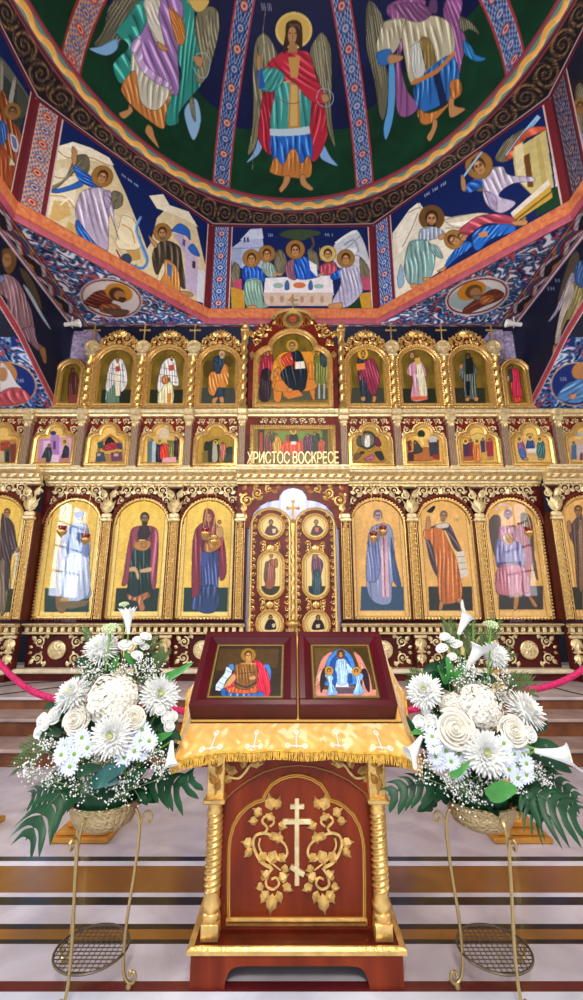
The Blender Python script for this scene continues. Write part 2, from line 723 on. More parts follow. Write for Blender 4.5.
def plane_surf(O, U, V, u0, u1, v0, v1, res, base='303030'):
    """O: origin, U, V: unit axes in the plane"""
    O, U, V = (np.array(q, float) for q in (O, U, V))
    N = np.cross(U, V)
    E = np.array([0, 0, EYE])

    def to_uv(px, py):
        r = ray(np.asarray(px, float), np.asarray(py, float))
        t = ((O - E) @ N) / (r @ N)
        p = E + r * t[..., None] - O
        return p @ U, p @ V

    def to3(u, v):
        return O + u[..., None] * U + v[..., None] * V

    return Surf(u0, u1, v0, v1, res, to_uv, to3, base)


def pal(k, cols):
    c = np.array([hx(q) for q in cols])
    return c[np.clip(k.astype(int), 0, len(cols) - 1)]


def foliage(x, y, sc=1.0, seed=0, cols=('0c1a3a', '1d3f86', '0b1430', 'c8ccd6', '9a2f2c', '2f62a8', '16303c', '46708a')):
    """swirling painted leafwork in several colours"""
    a = noise2(x * 2.2 * sc + 9, y * 2.2 * sc + 4, seed) * 6.28
    u = x * sc * 5 + 1.1 * np.sin(y * sc * 7 + a); v = y * sc * 5 + 1.1 * np.cos(x * sc * 6 - a)
    f = np.sin(u * 2.1 + 1.7 * np.sin(v * 1.9)) + np.cos(v * 2.3 + 1.5 * np.sin(u * 1.6))
    g = noise2(x * sc * 9, y * sc * 9, seed + 5)
    k = np.where(f > 1.15, 3, np.where(f > 0.75, 5, np.where(f > 0.35, 1, np.where(f > -0.3, 0, np.where(f > -0.75, 6, np.where(f > -1.2, 7, 2))))))
    k = np.where((g > 0.66) & (f < 0.75) & (f > -0.6), 4, k)
    return pal(k, cols)


def rib_ornament(x, y, w, cols):
    """palmette band: x across (half width w), y along"""
    bgc, leaf, flower, line, border = (hx(c) for c in cols)
    out = np.empty(x.shape + (3,)); out[:] = bgc
    p = w * 1.7
    yy = (y % p) - p / 2
    alt = (np.floor(y / p) % 2) == 0
    ax = np.abs(x) / w
    m = np.abs(np.sin((ax * 2.2 + yy / p * 3) * 3.1)) > 0.72
    out[m & (ax < 0.78)] = leaf
    m = np.abs(np.sin((ax * 3.5 - yy / p * 2.2) * 3.1)) > 0.95
    out[m & (ax < 0.78)] = line
    r = np.hypot(x / w, yy / w * 1.1)
    out[r < 0.5] = bgc * 0.8
    out[(r < 0.42)] = np.where(alt[..., None], flower, leaf)[(r < 0.42)]
    out[(np.abs(r - 0.24) < 0.05)] = line
    out[r < 0.13] = border
    out[ax > 0.76] = line
    out[ax > 0.80] = border
    return out


def scrollwork(s, t, gold='97744a', back='120e16'):
    """gold spirals on black: s along in tiles, t across 0..1"""
    out = np.empty(s.shape + (3,)); out[:] = hx(back)
    k = np.floor(s); fx = s - k - 0.5; fy = t - 0.5
    sg = np.where(k % 2 == 0, 1.0, -1.0)
    r = np.hypot(fx, fy) + 1e-6
    th = np.arctan2(fy * sg, fx)
    ph = (th / (2 * math.pi) + 2.6 * r ** 0.7 * 1.6) % 1.0
    m = (np.abs(ph - 0.5) < 0.09) & (r < 0.5)
    out[m] = hx(gold)
    ph2 = (th / (2 * math.pi) * 5 + r * 5) % 1.0
    out[(ph2 < 0.16) & (r > 0.3) & (r < 0.52)] = hx(gold) * 0.8
    out[(np.abs(np.abs(fy) - 0.46) < 0.03)] = hx('8c3b3a')
    return out


def meander(s, t):
    """slanted key pattern in ochre, blue and red; s along (tiles), t across 0..1"""
    k = np.floor(s); f = s - k
    q = np.floor(t * 5 + np.where(f < 0.5, f * 2.0, 2.0 - f * 2.0) * 1.6).astype(int)
    cols = pal((q + (k % 2).astype(int) * 2) % 6, ('30242c', 'b87a3a', '38588e', '8a3038', 'c4c0cc', '2a2230'))
    e = np.abs((t * 5) % 1 - 0.5) > 0.44
    cols[e] = hx('201218')
    cols[(t < 0.10) | (t > 0.90)] = hx('6d2a36')
    cols[(np.abs(t - 0.10) < 0.02) | (np.abs(t - 0.90) < 0.02)] = hx('c9b6b4')
    return cols


# ------------------------------------------------------------------ the setting: floor, steps, crossing, drum and dome
R8, C8 = 4.16, 3.62                 # octagon inradius, depth of its centre
HT, HB, HS = 9.58, 7.50, 7.15       # top and foot of the drum faces, soffit level
WX, WY = 4.45, 7.85                 # side walls and east edge of the crossing
RD, HD = 3.777, 9.82                # dome radius and springing
ST = 'structure'


def floor_mat():
    m, nt, b = new_mat('striped_marble_floor')
    g = nt.nodes.new('ShaderNodeNewGeometry')
    sp = nt.nodes.new('ShaderNodeSeparateXYZ')
    nt.links.new(g.outputs['Position'], sp.inputs[0])
    mr = nt.nodes.new('ShaderNodeMapRange')
    mr.inputs['From Min'].default_value = 2.0
    mr.inputs['From Max'].default_value = 4.0
    nt.links.new(sp.outputs['Y'], mr.inputs['Value'])
    r = nt.nodes.new('ShaderNodeValToRGB')
    r.color_ramp.interpolation = 'CONSTANT'
    stops = [(2.0, 'd5d8e4'), (2.272, '5e2023'), (2.325, 'c3bcc4'), (2.546, '131a1e'), (2.578, '8a5c2a'), (2.648, '151a1e'), (2.682, 'c4bdc6'),
             (2.834, '10191f'), (2.903, 'ccc8d4'), (2.944, '84562a'), (3.215, 'd4d2dc'), (3.268, '18222a'), (3.325, 'bfb5bd')]
    el = r.color_ramp.elements
    el[0].position = 0; el[0].color = col4(stops[0][1])
    el[1].position = (stops[1][0] - 2) / 2; el[1].color = col4(stops[1][1])
    for p, c in stops[2:]:
        e = el.new((p - 2) / 2); e.color = col4(c)
    nt.links.new(mr.outputs['Result'], r.inputs['Fac'])
    n = nt.nodes.new('ShaderNodeTexNoise')
    n.inputs['Scale'].default_value = 2.6; n.inputs['Detail'].default_value = 8; n.inputs['Distortion'].default_value = 1.2
    nt.links.new(g.outputs['Position'], n.inputs['Vector'])
    rr = nt.nodes.new('ShaderNodeValToRGB')
    rr.color_ramp.elements[0].position = 0.32; rr.color_ramp.elements[0].color = (0.68, 0.66, 0.67, 1)
    rr.color_ramp.elements[1].position = 0.62; rr.color_ramp.elements[1].color = (1, 1, 1, 1)
    nt.links.new(n.outputs['Fac'], rr.inputs['Fac'])
    mx = nt.nodes.new('ShaderNodeMix'); mx.data_type = 'RGBA'; mx.blend_type = 'MULTIPLY'; mx.inputs['Factor'].default_value = 0.75
    nt.links.new(r.outputs['Color'], mx.inputs['A']); nt.links.new(rr.outputs['Color'], mx.inputs['B'])
    nt.links.new(mx.outputs['Result'], b.inputs['Base Color'])
    b.inputs['Roughness'].default_value = 0.16
    b.inputs['Specular IOR Level'].default_value = 0.4
    return m


M_MARB = mat('pale_marble', 'c4b6b8', 0.22, var=0.10, vscale=3)
M_TREAD = mat('beige_pink_marble', 'a58d84', 0.25, var=0.12, vscale=3)
M_BROWNM = mat('brown_marble', '5e3218', 0.25, c2='824c28', vscale=5)
M_NAVY = mat('navy_wall_paint', '0e1430', 0.7, var=0.15, vscale=5)
M_PLASTER = mat('pale_plaster', 'cfc6ba', 0.8, var=0.05)

tag(MB().box((0, 1.0, -0.1), (15.0, 14.0, 0.2)).build('floor', floor_mat(), smooth=0), 'polished marble floor with black and brown stripes', kind=ST)

st = empty('trim_1', (0, 5.9, 0), 'three marble steps up to the icon screen', None)
st['kind'] = ST
lev = [(5.03, 0.17), (5.50, 0.357), (6.01, 0.50)]
z0 = 0.0
for i, (y, z) in enumerate(lev):
    y1 = lev[i + 1][0] + 0.06 if i < 2 else 10.4
    MB().box((0, (y + y1) / 2 + 0.01, (z - 0.035) / 2), (14, y1 - y - 0.02, z - 0.035)).build('riser', M_BROWNM, st, smooth=0)
    MB().bevbox((0, (y + y1) / 2 - 0.01, z - 0.0175), (14, y1 - y + 0.02, 0.035), 0.008).build('tread', M_TREAD if i < 2 else M_MARB, st, smooth=0)
    z0 = z

# ---- dome
def dome_px(px, py):
    r = ray(np.asarray(px, float), np.asarray(py, float))
    o = np.array([0, -C8, EYE - HD])
    b = r @ o; a = (r * r).sum(-1); c = o @ o - RD * RD
    t = (-b + np.sqrt(np.maximum(b * b - a * c, 0))) / a
    p = o + r * t[..., None]
    return np.arctan2(p[..., 0], p[..., 1]), np.arctan2(p[..., 2], np.hypot(p[..., 0], p[..., 1]))


def dome_to3(a, f):
    return np.stack([RD * np.cos(f) * np.sin(a), C8 + RD * np.cos(f) * np.cos(a), HD + RD * np.sin(f)], -1)


AZ = math.radians(100)
dome = Surf(-AZ, AZ, 0.0, 1.30, 1, dome_px, dome_to3)
dome.nx, dome.ny = 1000, 330
dome.W, dome.H = 2000, 660
dome.a = np.empty((660, 2000, 3), np.float32)
U, V = dome.grid()
dome.a[:] = hx('091440')
k8 = np.round(U / (math.pi / 4))
off = U - k8 * math.pi / 4
gl = 0.40 + 0.035 * np.cos(off * 8) + np.where(np.abs(k8) == 1, 0.05, 0.0)
dome.a[V < gl] = hx('0b3620')
dome.speckle(0.22, 9, 2)
ANG_C = '''
f 7d7a60 82 9 .26 165,130 140,160 128,250 130,400 125,500 108,600 140,560 165,440 190,300 225,230 205,170 185,140
f 7d7a60 82 9 .26 390,128 360,170 350,220 380,300 400,420 425,520 448,570 432,450 434,300 430,190 410,140
l 5c5945 5 150,180 142,300 145,420 125,560
l 5c5945 5 405,180 415,300 420,420 438,540
l a39f80 5 175,160 160,260 158,380
l a39f80 5 385,160 395,260 405,380
s 86aee0 148,540 165,560 150,600 103,633 132,590
s 86aee0 402,560 430,610 457,645 400,622 385,590
c e3c873 287,118 72
c d6b45c 287,118 62
f ad2338 80 5 .25 175,330 215,320 205,480 200,602 150,540 158,430
f b3273a 100 5 .25 340,330 390,330 415,480 412,545 370,627 345,580
f 3f9a96 85 6 .22 200,270 250,255 330,280 352,330 346,505 300,512 198,500 212,360
f 2566c8 85 6 .3 205,515 346,515 352,640 310,650 280,600 250,650 208,640
f c27a3c 90 9 .2 200,640 215,610 245,640 272,585 297,585 315,635 347,605 352,685 275,690 198,672
p b8884a 270,320 308,320 312,500 264,500
p d9b268 276,330 300,330 302,490 272,490
p bfd8e6 193,500 347,490 351,520 195,527
f c1293f 35 6 .25 235,205 265,195 315,195 350,215 375,300 412,385 380,402 330,372 290,322 235,310 178,262
p c99a52 265,222 312,218 302,302 276,302
l d8b070 5 215,318 275,316
f 3f9a96 120 5 .2 163,272 215,265 252,300 215,350 178,356 152,330
p 2558b0 143,268 163,266 176,338 150,348
s b98a5c 142,218 158,216 158,268 144,268
l 9a8860 2 178,25 158,220 126,660
s b98a5c 392,370 415,366 425,388 402,400
s 3a2416 258,92 286,78 314,92 320,140 316,198 302,175 264,178 254,205 244,198 254,140
e b98a5c 281,138 17,35
p a97b4e 268,170 298,170 302,205 264,205
l 3a2416 4 266,128 276,128
l 3a2416 4 288,128 299,128
l 8a5a38 3 282,130 283,152
l 7a3a2a 3 274,163 290,163
p 6b4426 265,92 305,92 318,125 300,102 272,102
s c08a58 250,685 272,685 268,712 240,747 230,735 243,712
s c08a58 310,680 330,680 336,705 362,732 350,740 316,718
l 9ab0c8 3 374,385 385,352 410,345 436,362 440,390 425,412 395,412 376,392
l 7a5a3a 3 225,375 245,395 285,403 312,395
t 9aa4c0 160,12,7,30,6
'''
dome.draw(ANG_C, (220, 0, 3.887))
ANG_L = '''
f 5f5c4c 120 9 .26 130,0 250,0 230,60 180,140 100,190 55,170 90,120
l 77735e 5 150,20 110,90 70,160
s 7fb0dc 140,150 145,190 100,216 36,190 80,180
f 7d7a60 82 9 .26 455,50 500,25 535,45 540,120 520,210 490,300 450,330 440,170
l 98947a 6 490,60 505,130 490,230
s 8fb8de 430,390 455,390 470,470 440,545 405,440
f 7d7a60 82 9 .26 425,390 440,380 450,470 435,450
f 2f8f84 60 6 .28 235,0 180,70 140,130 190,180 130,250 160,325 215,260 260,100 300,0
f 2f8f84 95 7 .28 380,0 440,0 445,120 465,210 450,310 470,330 420,390 385,440 380,480 335,480 350,380 395,300 370,180
f a07ab8 70 7 .25 245,120 300,0 390,0 400,100 380,200 385,310 375,370 310,330 240,270 195,185
f c8a8d8 110 6 .2 195,185 235,150 250,240 300,290 355,330 352,370 300,330 240,280
f c8c4b0 95 8 .2 205,200 240,275 300,325 350,350 348,400 300,440 235,400 200,330
f c88044 80 9 .22 190,290 160,345 200,410 270,470 325,500 335,440 358,345 330,400 290,430 240,400 225,330 215,275
f d8d4c4 60 5 .18 250,0 310,0 305,60 320,130 330,180 300,170 265,90
s c08a58 300,160 330,178 345,190 330,200 305,185
f c27a3a 70 5 .2 345,30 395,70 410,130 400,175 370,150
s c08a58 190,405 205,425 200,440 170,462 152,440 185,425
s c08a58 262,485 280,495 290,530 308,575 290,560 255,515
s d8b866 420,0 500,0 480,40 450,45 430,20
l 9fc0c0 3 440,235 455,210 490,210 505,250 490,300 460,295 440,260
s b98a5c 440,215 478,225 470,260 450,250
'''
dome.draw(ANG_L, (80, 0, 3.887))
ANG_R = '''
f 66634f 82 9 .26 85,10 130,40 150,110 140,200 165,300 150,440 130,430 110,300 80,170
l 837f66 5 100,60 115,200 140,330
f 66634f 82 9 .26 420,60 470,80 508,130 470,110 430,120
s 5b9fd8 165,240 185,240 190,340 180,450 155,525 145,480 160,400
f 93588f 85 7 .25 155,40 200,0 300,0 280,60 210,200 230,330 275,400 230,440 195,410 190,250 200,120
f 93588f 75 6 .25 380,0 440,0 430,90 455,150 440,230 425,290 405,210 370,100
f b9b195 80 6 .22 150,80 230,70 215,140 180,200 120,190 130,120
f bdb598 80 7 .2 230,70 340,60 400,100 410,200 340,250 255,320 225,220 215,130
f c9ccc4 85 5 .15 240,180 290,160 300,270 260,290
f 8a7440 88 4 .15 280,150 320,150 345,250 312,275
f 2c6cb8 88 8 .3 265,315 400,205 425,340 330,410 280,410
p 16264a 330,280 355,270 385,390 360,405
f c27a3a 88 9 .22 275,410 320,425 390,385 395,310 430,300 438,350 400,385 330,460 285,462
p c07a3a 245,318 258,300 340,262 408,192 414,205 345,278 262,318
s 2f6fb8 118,200 170,185 172,235 130,245
s b98a5c 165,205 215,210 210,228 165,240
f 2f7fc0 70 4 .2 445,150 475,175 490,205 530,222 490,230 450,200
s c08a58 390,370 410,370 412,398 450,408 440,422 395,440
s c08a58 330,450 345,450 345,480 322,530 308,515 325,485
f 83507f 50 6 .25 180,20 260,10 330,40 290,80 230,72
s 5f3f6a 320,0 345,0 345,50 315,40
'''
dome.draw(ANG_R, (345, 0, 3.761))
PALS = {0: ('15306a', '3a68a8', 'd0703c', 'c4bcc4', 'a33640'), 1: ('22346e', '5b86b8', 'c05a48', 'c4b8c4', 'a33640'), 2: ('b87a58', '3d5f9a', 'c23b3a', 'd8b090', '8e2f30')}
for kk in range(-3, 4):
    az = (kk - 0.5) * math.pi / 4 if kk <= 0 else (kk - 0.5) * math.pi / 4
    X = (U - az) * RD * np.cos(V)
    m = np.abs(X) < 0.185
    wq = PALS[2] if az < -0.8 else (PALS[1] if az > 0.3 else PALS[0])
    orn = rib_ornament(X[m], V[m] * RD, 0.185, wq)
    dome.a[m] = orn
dome.a[V < 0.018] = hx('8c3340')
tag(dome.build('ceiling', M_FRESCO), 'painted dome with three robed angels between ornamental ribs', kind=ST)
# the part of the dome behind the viewer
b_ = MB()
n_, m_ = 40, 10
vs = []
for j in range(m_ + 1):
    for i in range(n_ + 1):
        a = AZ + (2 * math.pi - 2 * AZ) * i / n_
        vs.append(tuple(dome_to3(np.float64(a), np.float64(1.30 * j / m_))))
b_.add(vs, [(j * (n_ + 1) + i, j * (n_ + 1) + i + 1, (j + 1) * (n_ + 1) + i + 1, (j + 1) * (n_ + 1) + i) for j in range(m_) for i in range(n_)])
vs = [tuple(dome_to3(np.float64(2 * math.pi * i / 48), np.float64(1.298))) for i in range(48)] + [(0, C8, HD + RD)]
b_.add(vs, [(i, (i + 1) % 48, 48) for i in range(48)])
tag(b_.build('ceiling_back', M_NAVY), 'plain navy crown and rear of the dome', kind=ST)

# ---- ribbon ring and scroll ring under the dome
def ring_surf(name, f_in, f_out, nu, nv, painter, label):
    def to3(a, t):
        p0 = f_in(a); p1 = f_out(a)
        return p0 + (p1 - p0) * t[..., None]
    s = Surf(-math.pi, math.pi, 0, 1, 1, None, to3)
    s.nx, s.ny, s.W, s.H = nu, nv, nu * 2, nv * 2
    s.a = np.empty((nv * 2, nu * 2, 3), np.float32)
    A, T = s.grid()
    s.a[:] = painter(A, T)
    tag(s.build(name, M_FRESCO), label, kind=ST)


def circ(r, z):
    return lambda a: np.stack([r * np.sin(a), C8 + r * np.cos(a), z + 0 * a], -1)


def octo(r, z):
    def g(a):
        k = np.round(a / (math.pi / 4)) * math.pi / 4
        q = r / np.cos(a - k)
        return np.stack([q * np.sin(a), C8 + q * np.cos(a), z + 0 * a], -1)
    return g


def ribbon(A, T):
    out = np.empty(A.shape + (3,)); out[:] = hx('6f8468')
    w = 0.5 + 0.16 * np.sin(A * 56)
    ph = (A * 56 / (2 * math.pi)) % 1
    out[T < 0.5] = hx('57786e')
    out[(T > w - 0.20) & (T < w + 0.20)] = hx('cf9440')
    out[(T > w - 0.04) & (T < w + 0.20) & (ph < 0.5)] = hx('dca85a')
    out[(T > w + 0.20) & (T < w + 0.27)] = hx('c9c29a')
    out[(T < 0.13) | (T > 0.87)] = hx('8a4450')
    out[(np.abs(T - 0.13) < 0.02) | (np.abs(T - 0.87) < 0.02)] = hx('301828')
    out[(T > 0.95)] = hx('3a2030')
    return out


def scrolls(A, T):
    k = np.round(A / (math.pi / 4)); f = (A / (math.pi / 4) - k)
    c = scrollwork(A / (2 * math.pi) * 72 + 0.5, T * 1.12 - 0.06)
    c[T < 0.07] = hx('3a2030')
    c[T > 0.86] = hx('2a1620'); c[(T > 0.90) & (T < 0.94)] = hx('b9a0a6'); c[T > 0.95] = hx('5b1f2a')
    return c


ring_surf('trim_2', circ(RD, HD), circ(3.92, 9.70), 900, 20, ribbon, 'ochre wave ribbon band around the foot of the dome')
ring_surf('trim_3', circ(3.92, 9.70), octo(R8, HT), 1100, 30, scrolls, 'black band of gold scrollwork under the ribbon band')

# ---- eight faces of the drum
TW = R8 * math.tan(math.pi / 8)


def face(k):
    """plane of drum face k (0 = front, 1 = front right, ...)"""
    a = k * math.pi / 4
    n = np.array([math.sin(a), math.cos(a), 0]); u = np.array([math.cos(a), -math.sin(a), 0])
    O = np.array([0, C8, HB]) + n * R8
    return plane_surf(O, u, (0, 0, 1), -TW, TW, 0, HT - HB, 88, '0b1f58')


def face_strip(s, cols, w=0.17, at=None):
    U, V = s.grid()
    x = U - ((-TW + w * 1.2) if at is None else at)
    m = np.abs(x) < w
    s.a[m] = rib_ornament(x[m], V[m], w, cols)
    s.a[(x < -w) & (x > -w * 1.3)] = hx('5b1f2a')
    s.a[(x > w) & (x < w * 1.25)] = hx('6b2430')
    s.a[(np.abs(x - w * 1.27) < 0.012)] = hx('cdb4b4')
    s.a[(U > TW - 0.10)] = hx('6b1f28')
    s.a[(U > TW - 0.125) & (U < TW - 0.10)] = hx('d8b8b0')
    s.a[(V > HT - HB - 0.035)] = hx('6b1f28')


F_L = '''
p d8c9a0 75,110 190,125 260,175 300,260 340,360 380,470 300,500 40,350 60,200
p e6dcc0 60,200 110,180 150,210 140,300 60,330 45,330
p efe6cc 85,115 135,100 190,118 250,150 265,175 200,160 130,150 80,160
p d0ae6c 75,285 120,290 130,330 90,350 60,345
l c49a58 4 60,270 110,275 140,310
l a88448 3 85,125 120,150 190,150 250,178
l a88448 3 60,200 95,215 140,205
p f6efdc 100,112 140,104 190,122 160,128
p f6efdc 290,345 325,362 340,410 310,400
p c49a58 300,420 345,440 350,470 310,480
l f4ecd4 6 95,300 120,280 135,290
p c9a868 170,420 140,400 110,385 120,350 160,370
s e8dcb8 290,330 330,350 350,430 300,440 270,420
l c49a58 4 290,360 320,380 330,420
p dccaa0 340,480 380,420 400,340 440,300 520,350 555,500 553,610 480,590 400,550 330,500
p efe6cc 375,270 420,265 440,300 500,320 530,370 500,350 440,325 400,310
s e4d6ac 420,480 450,520 430,555 400,540
f 6a6450 130 9 .26 140,150 175,140 188,165 180,200 150,190 80,250 62,245 110,215
l 8a846a 4 135,190 100,225 70,245
s 2a5fb8 62,255 120,240 160,222 165,240 120,255 80,262
f 6a6450 130 9 .26 262,255 290,265 290,300 262,312 250,290
f 2158b4 30 4 .3 135,170 165,190 215,225 225,250 185,240 150,215
s b98a5c 132,115 148,130 145,170 133,168
f b7a8c4 75 6 .25 165,255 225,245 260,290 265,350 280,410 250,330 245,440 210,425 150,350 145,300
f a08fb0 60 4 .2 232,255 255,260 250,310 235,300
f 2158b4 60 5 .3 150,345 205,420 245,445 225,440 150,390
h 228,212,20,20 9a7038 4a2c1a b98a5c
f 44392e 85 5 .3 425,410 470,430 480,480 490,560 465,545 425,480 400,520 385,470 395,430
f cf8a44 90 6 .25 425,470 465,500 470,580 430,560 410,545 425,510
p 3d6fb0 432,480 448,490 445,530 435,520
h 417,388,17 9a7038 4a2c1a b98a5c 6a5a48
s b98a5c 375,395 400,420 395,435 378,410
s b98a5c 470,570 510,575 510,588 478,582
p b9a8c8 450,390 485,385 490,460 470,420
p c4b4d0 487,400 530,440 528,590 490,560
s 2c66c0 445,380 470,358 500,375 505,410 490,395 460,385
s 2c66c0 498,435 515,422 535,460 510,452
p 5b4a74 482,405 490,410 488,430 480,425
p 4a2c34 512,475 522,478 521,500 511,497
p dce0ea 530,500 553,510 553,612 525,600
l 4f84c0 9 350,335 335,375 350,420 370,470 355,498 320,490 295,478
l 89b0dc 4 347,340 332,375 346,420 365,470
c 30425c 303,470 18
l 8a2030 5 288,472 272,440
l c0a890 4 255,395 290,455
t a8b0cc 290,200,12,9,6 36
'''
F_R = '''
p e0d8c4 50,360 100,290 130,270 150,300 260,320 300,310 280,340 240,360 230,430 190,470 60,555
p f0ead8 60,350 100,290 125,270 130,300 100,380 70,420
s d8ccb0 200,320 300,300 350,310 300,330 240,345
l b8a88c 4 80,400 110,340 125,300
l a8987c 3 95,300 130,285 150,305
p c8bca0 75,470 100,420 110,400 90,480
p f6f2e6 210,330 260,325 290,318 250,340
l a8987c 3 205,345 260,340 300,322
l b8a88c 4 215,440 190,470
f 706a54 120 9 .26 385,85 450,50 430,100 385,150 350,140
f 706a54 120 9 .26 300,180 330,200 320,235 290,230
l 9fc4e4 13 478,18 430,75 385,135
l 6fa4d4 5 470,30 420,95
f c8583c 30 3 .15 380,140 440,60 490,48 495,60 430,90 400,140
p c9b878 400,120 498,58 522,225 455,245 410,200
p ddd0a0 405,110 430,92 445,225 415,205
p b8a462 468,85 480,78 505,228 488,232
p 6a4420 433,135 450,125 462,225 445,225
p d8d4d0 515,135 533,122 552,215 527,224
p 143c22 470,250 552,215 557,270 470,310
f 2b62c0 20 4 .3 268,215 325,180 330,210 280,240 262,232
f c4b8d0 60 8 .25 320,180 370,165 390,190 455,195 462,208 400,215 360,250 410,270 370,300 330,280 315,240
f a898bc 60 5 .22 318,235 350,250 355,290 335,280
h 303,165,24,-25 9a7038 4a2c1a b98a5c
l 9fc4e4 6 312,122 290,150 258,195
s b98a5c 250,190 262,200 265,235 252,230
p e4d8c8 395,300 505,203 512,218 402,312
p c8a040 402,312 512,218 518,255 405,330
l 7a5a20 5 410,320 515,238
p b08a34 415,328 440,310 440,330 420,340
h 165,318,22 6a4a28 3a2414 b98a5c 3a2414
f 9aa4b8 85 6 .22 130,350 175,340 205,365 150,385 140,420 130,400
f 7fa4a0 85 7 .25 100,385 150,380 175,420 160,490 105,510 85,460
f 7fa4a0 60 4 .25 160,390 185,400 198,432 170,420
s c08a58 185,365 210,360 208,372 188,378
s c08a58 105,505 130,510 125,520 105,518
s c08a58 140,488 162,490 158,498 142,498
f b0485a 20 5 .25 240,355 300,310 380,305 420,330 400,340 330,330 280,360 255,380
f 2468c4 130 7 .3 290,355 340,335 400,335 405,355 340,375 300,410 285,390
f 2468c4 120 5 .3 255,385 285,395 240,430 205,460 215,430
p c8804c 300,360 325,352 330,368 305,372
h 230,380,17,-60 9a7038 4a2c1a b98a5c
h 255,370,13,-50 - 5a3a20 b98a5c
s c08a58 180,470 210,455 200,470
s c08a58 400,325 440,320 440,335 405,335
s 8fb0cc 65,490 75,450 85,500 70,520
t a8b0cc 145,245,12,9,7 -32
'''
F_C = '''
p 14381f 90,250 200,250 200,290 85,290
p 14381f 380,250 515,240 515,285 380,285
p aeb8d8 93,100 125,75 150,42 185,40 192,120 190,160 130,160 95,150
p c8d0e6 120,75 150,42 185,40 190,70
p 2a3560 130,68 135,65 137,82 131,82
p 2a3560 140,68 145,65 147,82 141,82
s c8ccd4 400,90 440,55 465,45 480,60 500,110 515,200 460,190 400,140
l e8ecf0 8 405,85 440,60 470,48
l 8a92a4 3 410,120 450,90 480,62
p e6eaf0 415,130 445,100 475,95 455,130
l 8a92a4 3 445,140 470,120 500,150
p 98a4c4 93,100 125,96 125,155 95,150
l 7a86b0 3 92,100 190,98
l 9098a8 5 430,90 460,75 475,110
l 5a4630 7 330,105 340,85 330,60 315,50
s 3a4a34 235,60 260,45 310,42 355,48 358,60 330,66 310,76 270,72
p e2dce0 195,188 395,180 400,240 190,240
p c9b2a0 188,232 398,232 393,272 195,272
e b08a72 215,252,6,11
e b08a72 245,252,6,11
e b08a72 275,252,6,11
e b08a72 305,252,6,11
e b08a72 335,252,6,11
e b08a72 365,252,6,11
f 6d664e 75 9 .26 102,140 120,160 112,220 92,215 95,165
f 6d664e 75 9 .26 478,125 505,160 512,210 495,220 480,180
f 6d664e 75 9 .26 225,115 245,105 262,150 240,185 222,165
f 6d664e 75 9 .26 322,105 350,115 355,165 330,165
f 6d664e 75 9 .26 205,150 220,160 215,185 195,170
f 6d664e 75 9 .26 355,95 370,110 360,140
p b84a68 100,195 125,190 125,235 100,230
p b84a68 480,185 512,185 512,225 480,225
p c0902f 92,215 130,225 135,285 95,285
p c0902f 475,235 512,230 512,280 485,285
f 8fa8a0 80 5 .2 190,140 215,145 232,180 205,185 185,165
h 200,118,15 9a7038 4a2c1a b98a5c
h 382,118,15 c9b26a 4a2c1a b98a5c
f b0485a 80 4 .2 360,150 400,140 410,165 385,180 362,175
f 8a5a70 80 5 .2 255,150 285,130 290,190 262,185
f 2158c0 70 6 .3 282,135 315,125 350,165 355,185 290,190
p e6e4ee 325,135 350,150 350,185 330,165
h 285,106,17 9a7038 4a2c1a b98a5c
f 2158c0 80 5 .3 130,155 170,152 195,185 180,205 135,200
f 84a898 80 7 .22 135,200 182,195 190,260 205,275 140,275
h 154,132,16 9a7038 4a2c1a b98a5c
f 2158c0 80 4 .25 390,180 430,155 440,175 400,195
f b4b0cc 75 8 .22 420,160 460,150 480,185 485,230 440,275 395,265 420,210
h 436,132,16 9a7038 4a2c1a b98a5c
s c08a58 142,272 165,270 168,284 142,284
s c08a58 385,268 425,262 420,282 390,284
e 8fb0a8 234,211,16,8
e c87040 297,210,19,9
e 8fb0a8 355,213,15,7
s 3c5f9a 254,205 260,195 266,205 266,222 254,222
s 3c5f9a 325,205 331,195 336,205 336,222 325,222
l b98a5c 6 215,175 245,178
l b98a5c 6 370,175 350,182
t a8b0cc 205,55,4,10,5
t a8b0cc 375,55,5,9,5
'''
F_LL = '''
p 2f3a36 0,180 80,180 150,390 60,640 0,640
s 5a6058 0,90 60,160 170,330 150,350 60,240 0,160
s 8d8a80 0,130 20,150 15,290 0,300
s 9a9a94 70,220 90,230 60,400 40,380
s 454c46 90,240 150,330 140,420 100,420
f 8a4a24 80 5 .3 0,300 40,330 70,450 110,500 120,640 60,720 0,700
f 2c58a0 80 4 .3 0,450 35,470 40,540 0,590
h 70,400,28 8a6a3a 4a2c1a 8a6440
s c8c4d8 55,520 85,530 105,580 95,625 65,600
s 6a78a8 65,535 85,550 92,600 75,590
f 9a4a28 90 4 .2 0,590 60,650 90,720 80,860 0,850
s d0ccb8 60,650 85,695 50,695
p 7c3a22 0,780 90,830 110,900 60,930 0,900
'''
F_RR = '''
p 2a2024 240,0 333,0 333,700 300,620
f 6d664e 75 9 .26 290,60 333,40 333,330 310,280
s 8f86a8 300,330 333,300 333,560 310,500
h 318,150,26 8a6a3a 4a2c1a 8a6440
'''
labels = {0: 'drum mural of five haloed figures dining at a table', 1: 'drum mural of a winged angel with a blue sword by a stone table',
          7: 'drum mural of a winged angel over a cave and a cloaked old man', 6: 'drum mural in dark browns on the left side', 2: 'drum mural in dark tones on the right side'}
strip_c = ('223a7c', '4f7cc0', 'c8553f', 'd8dcea', '6a2638')
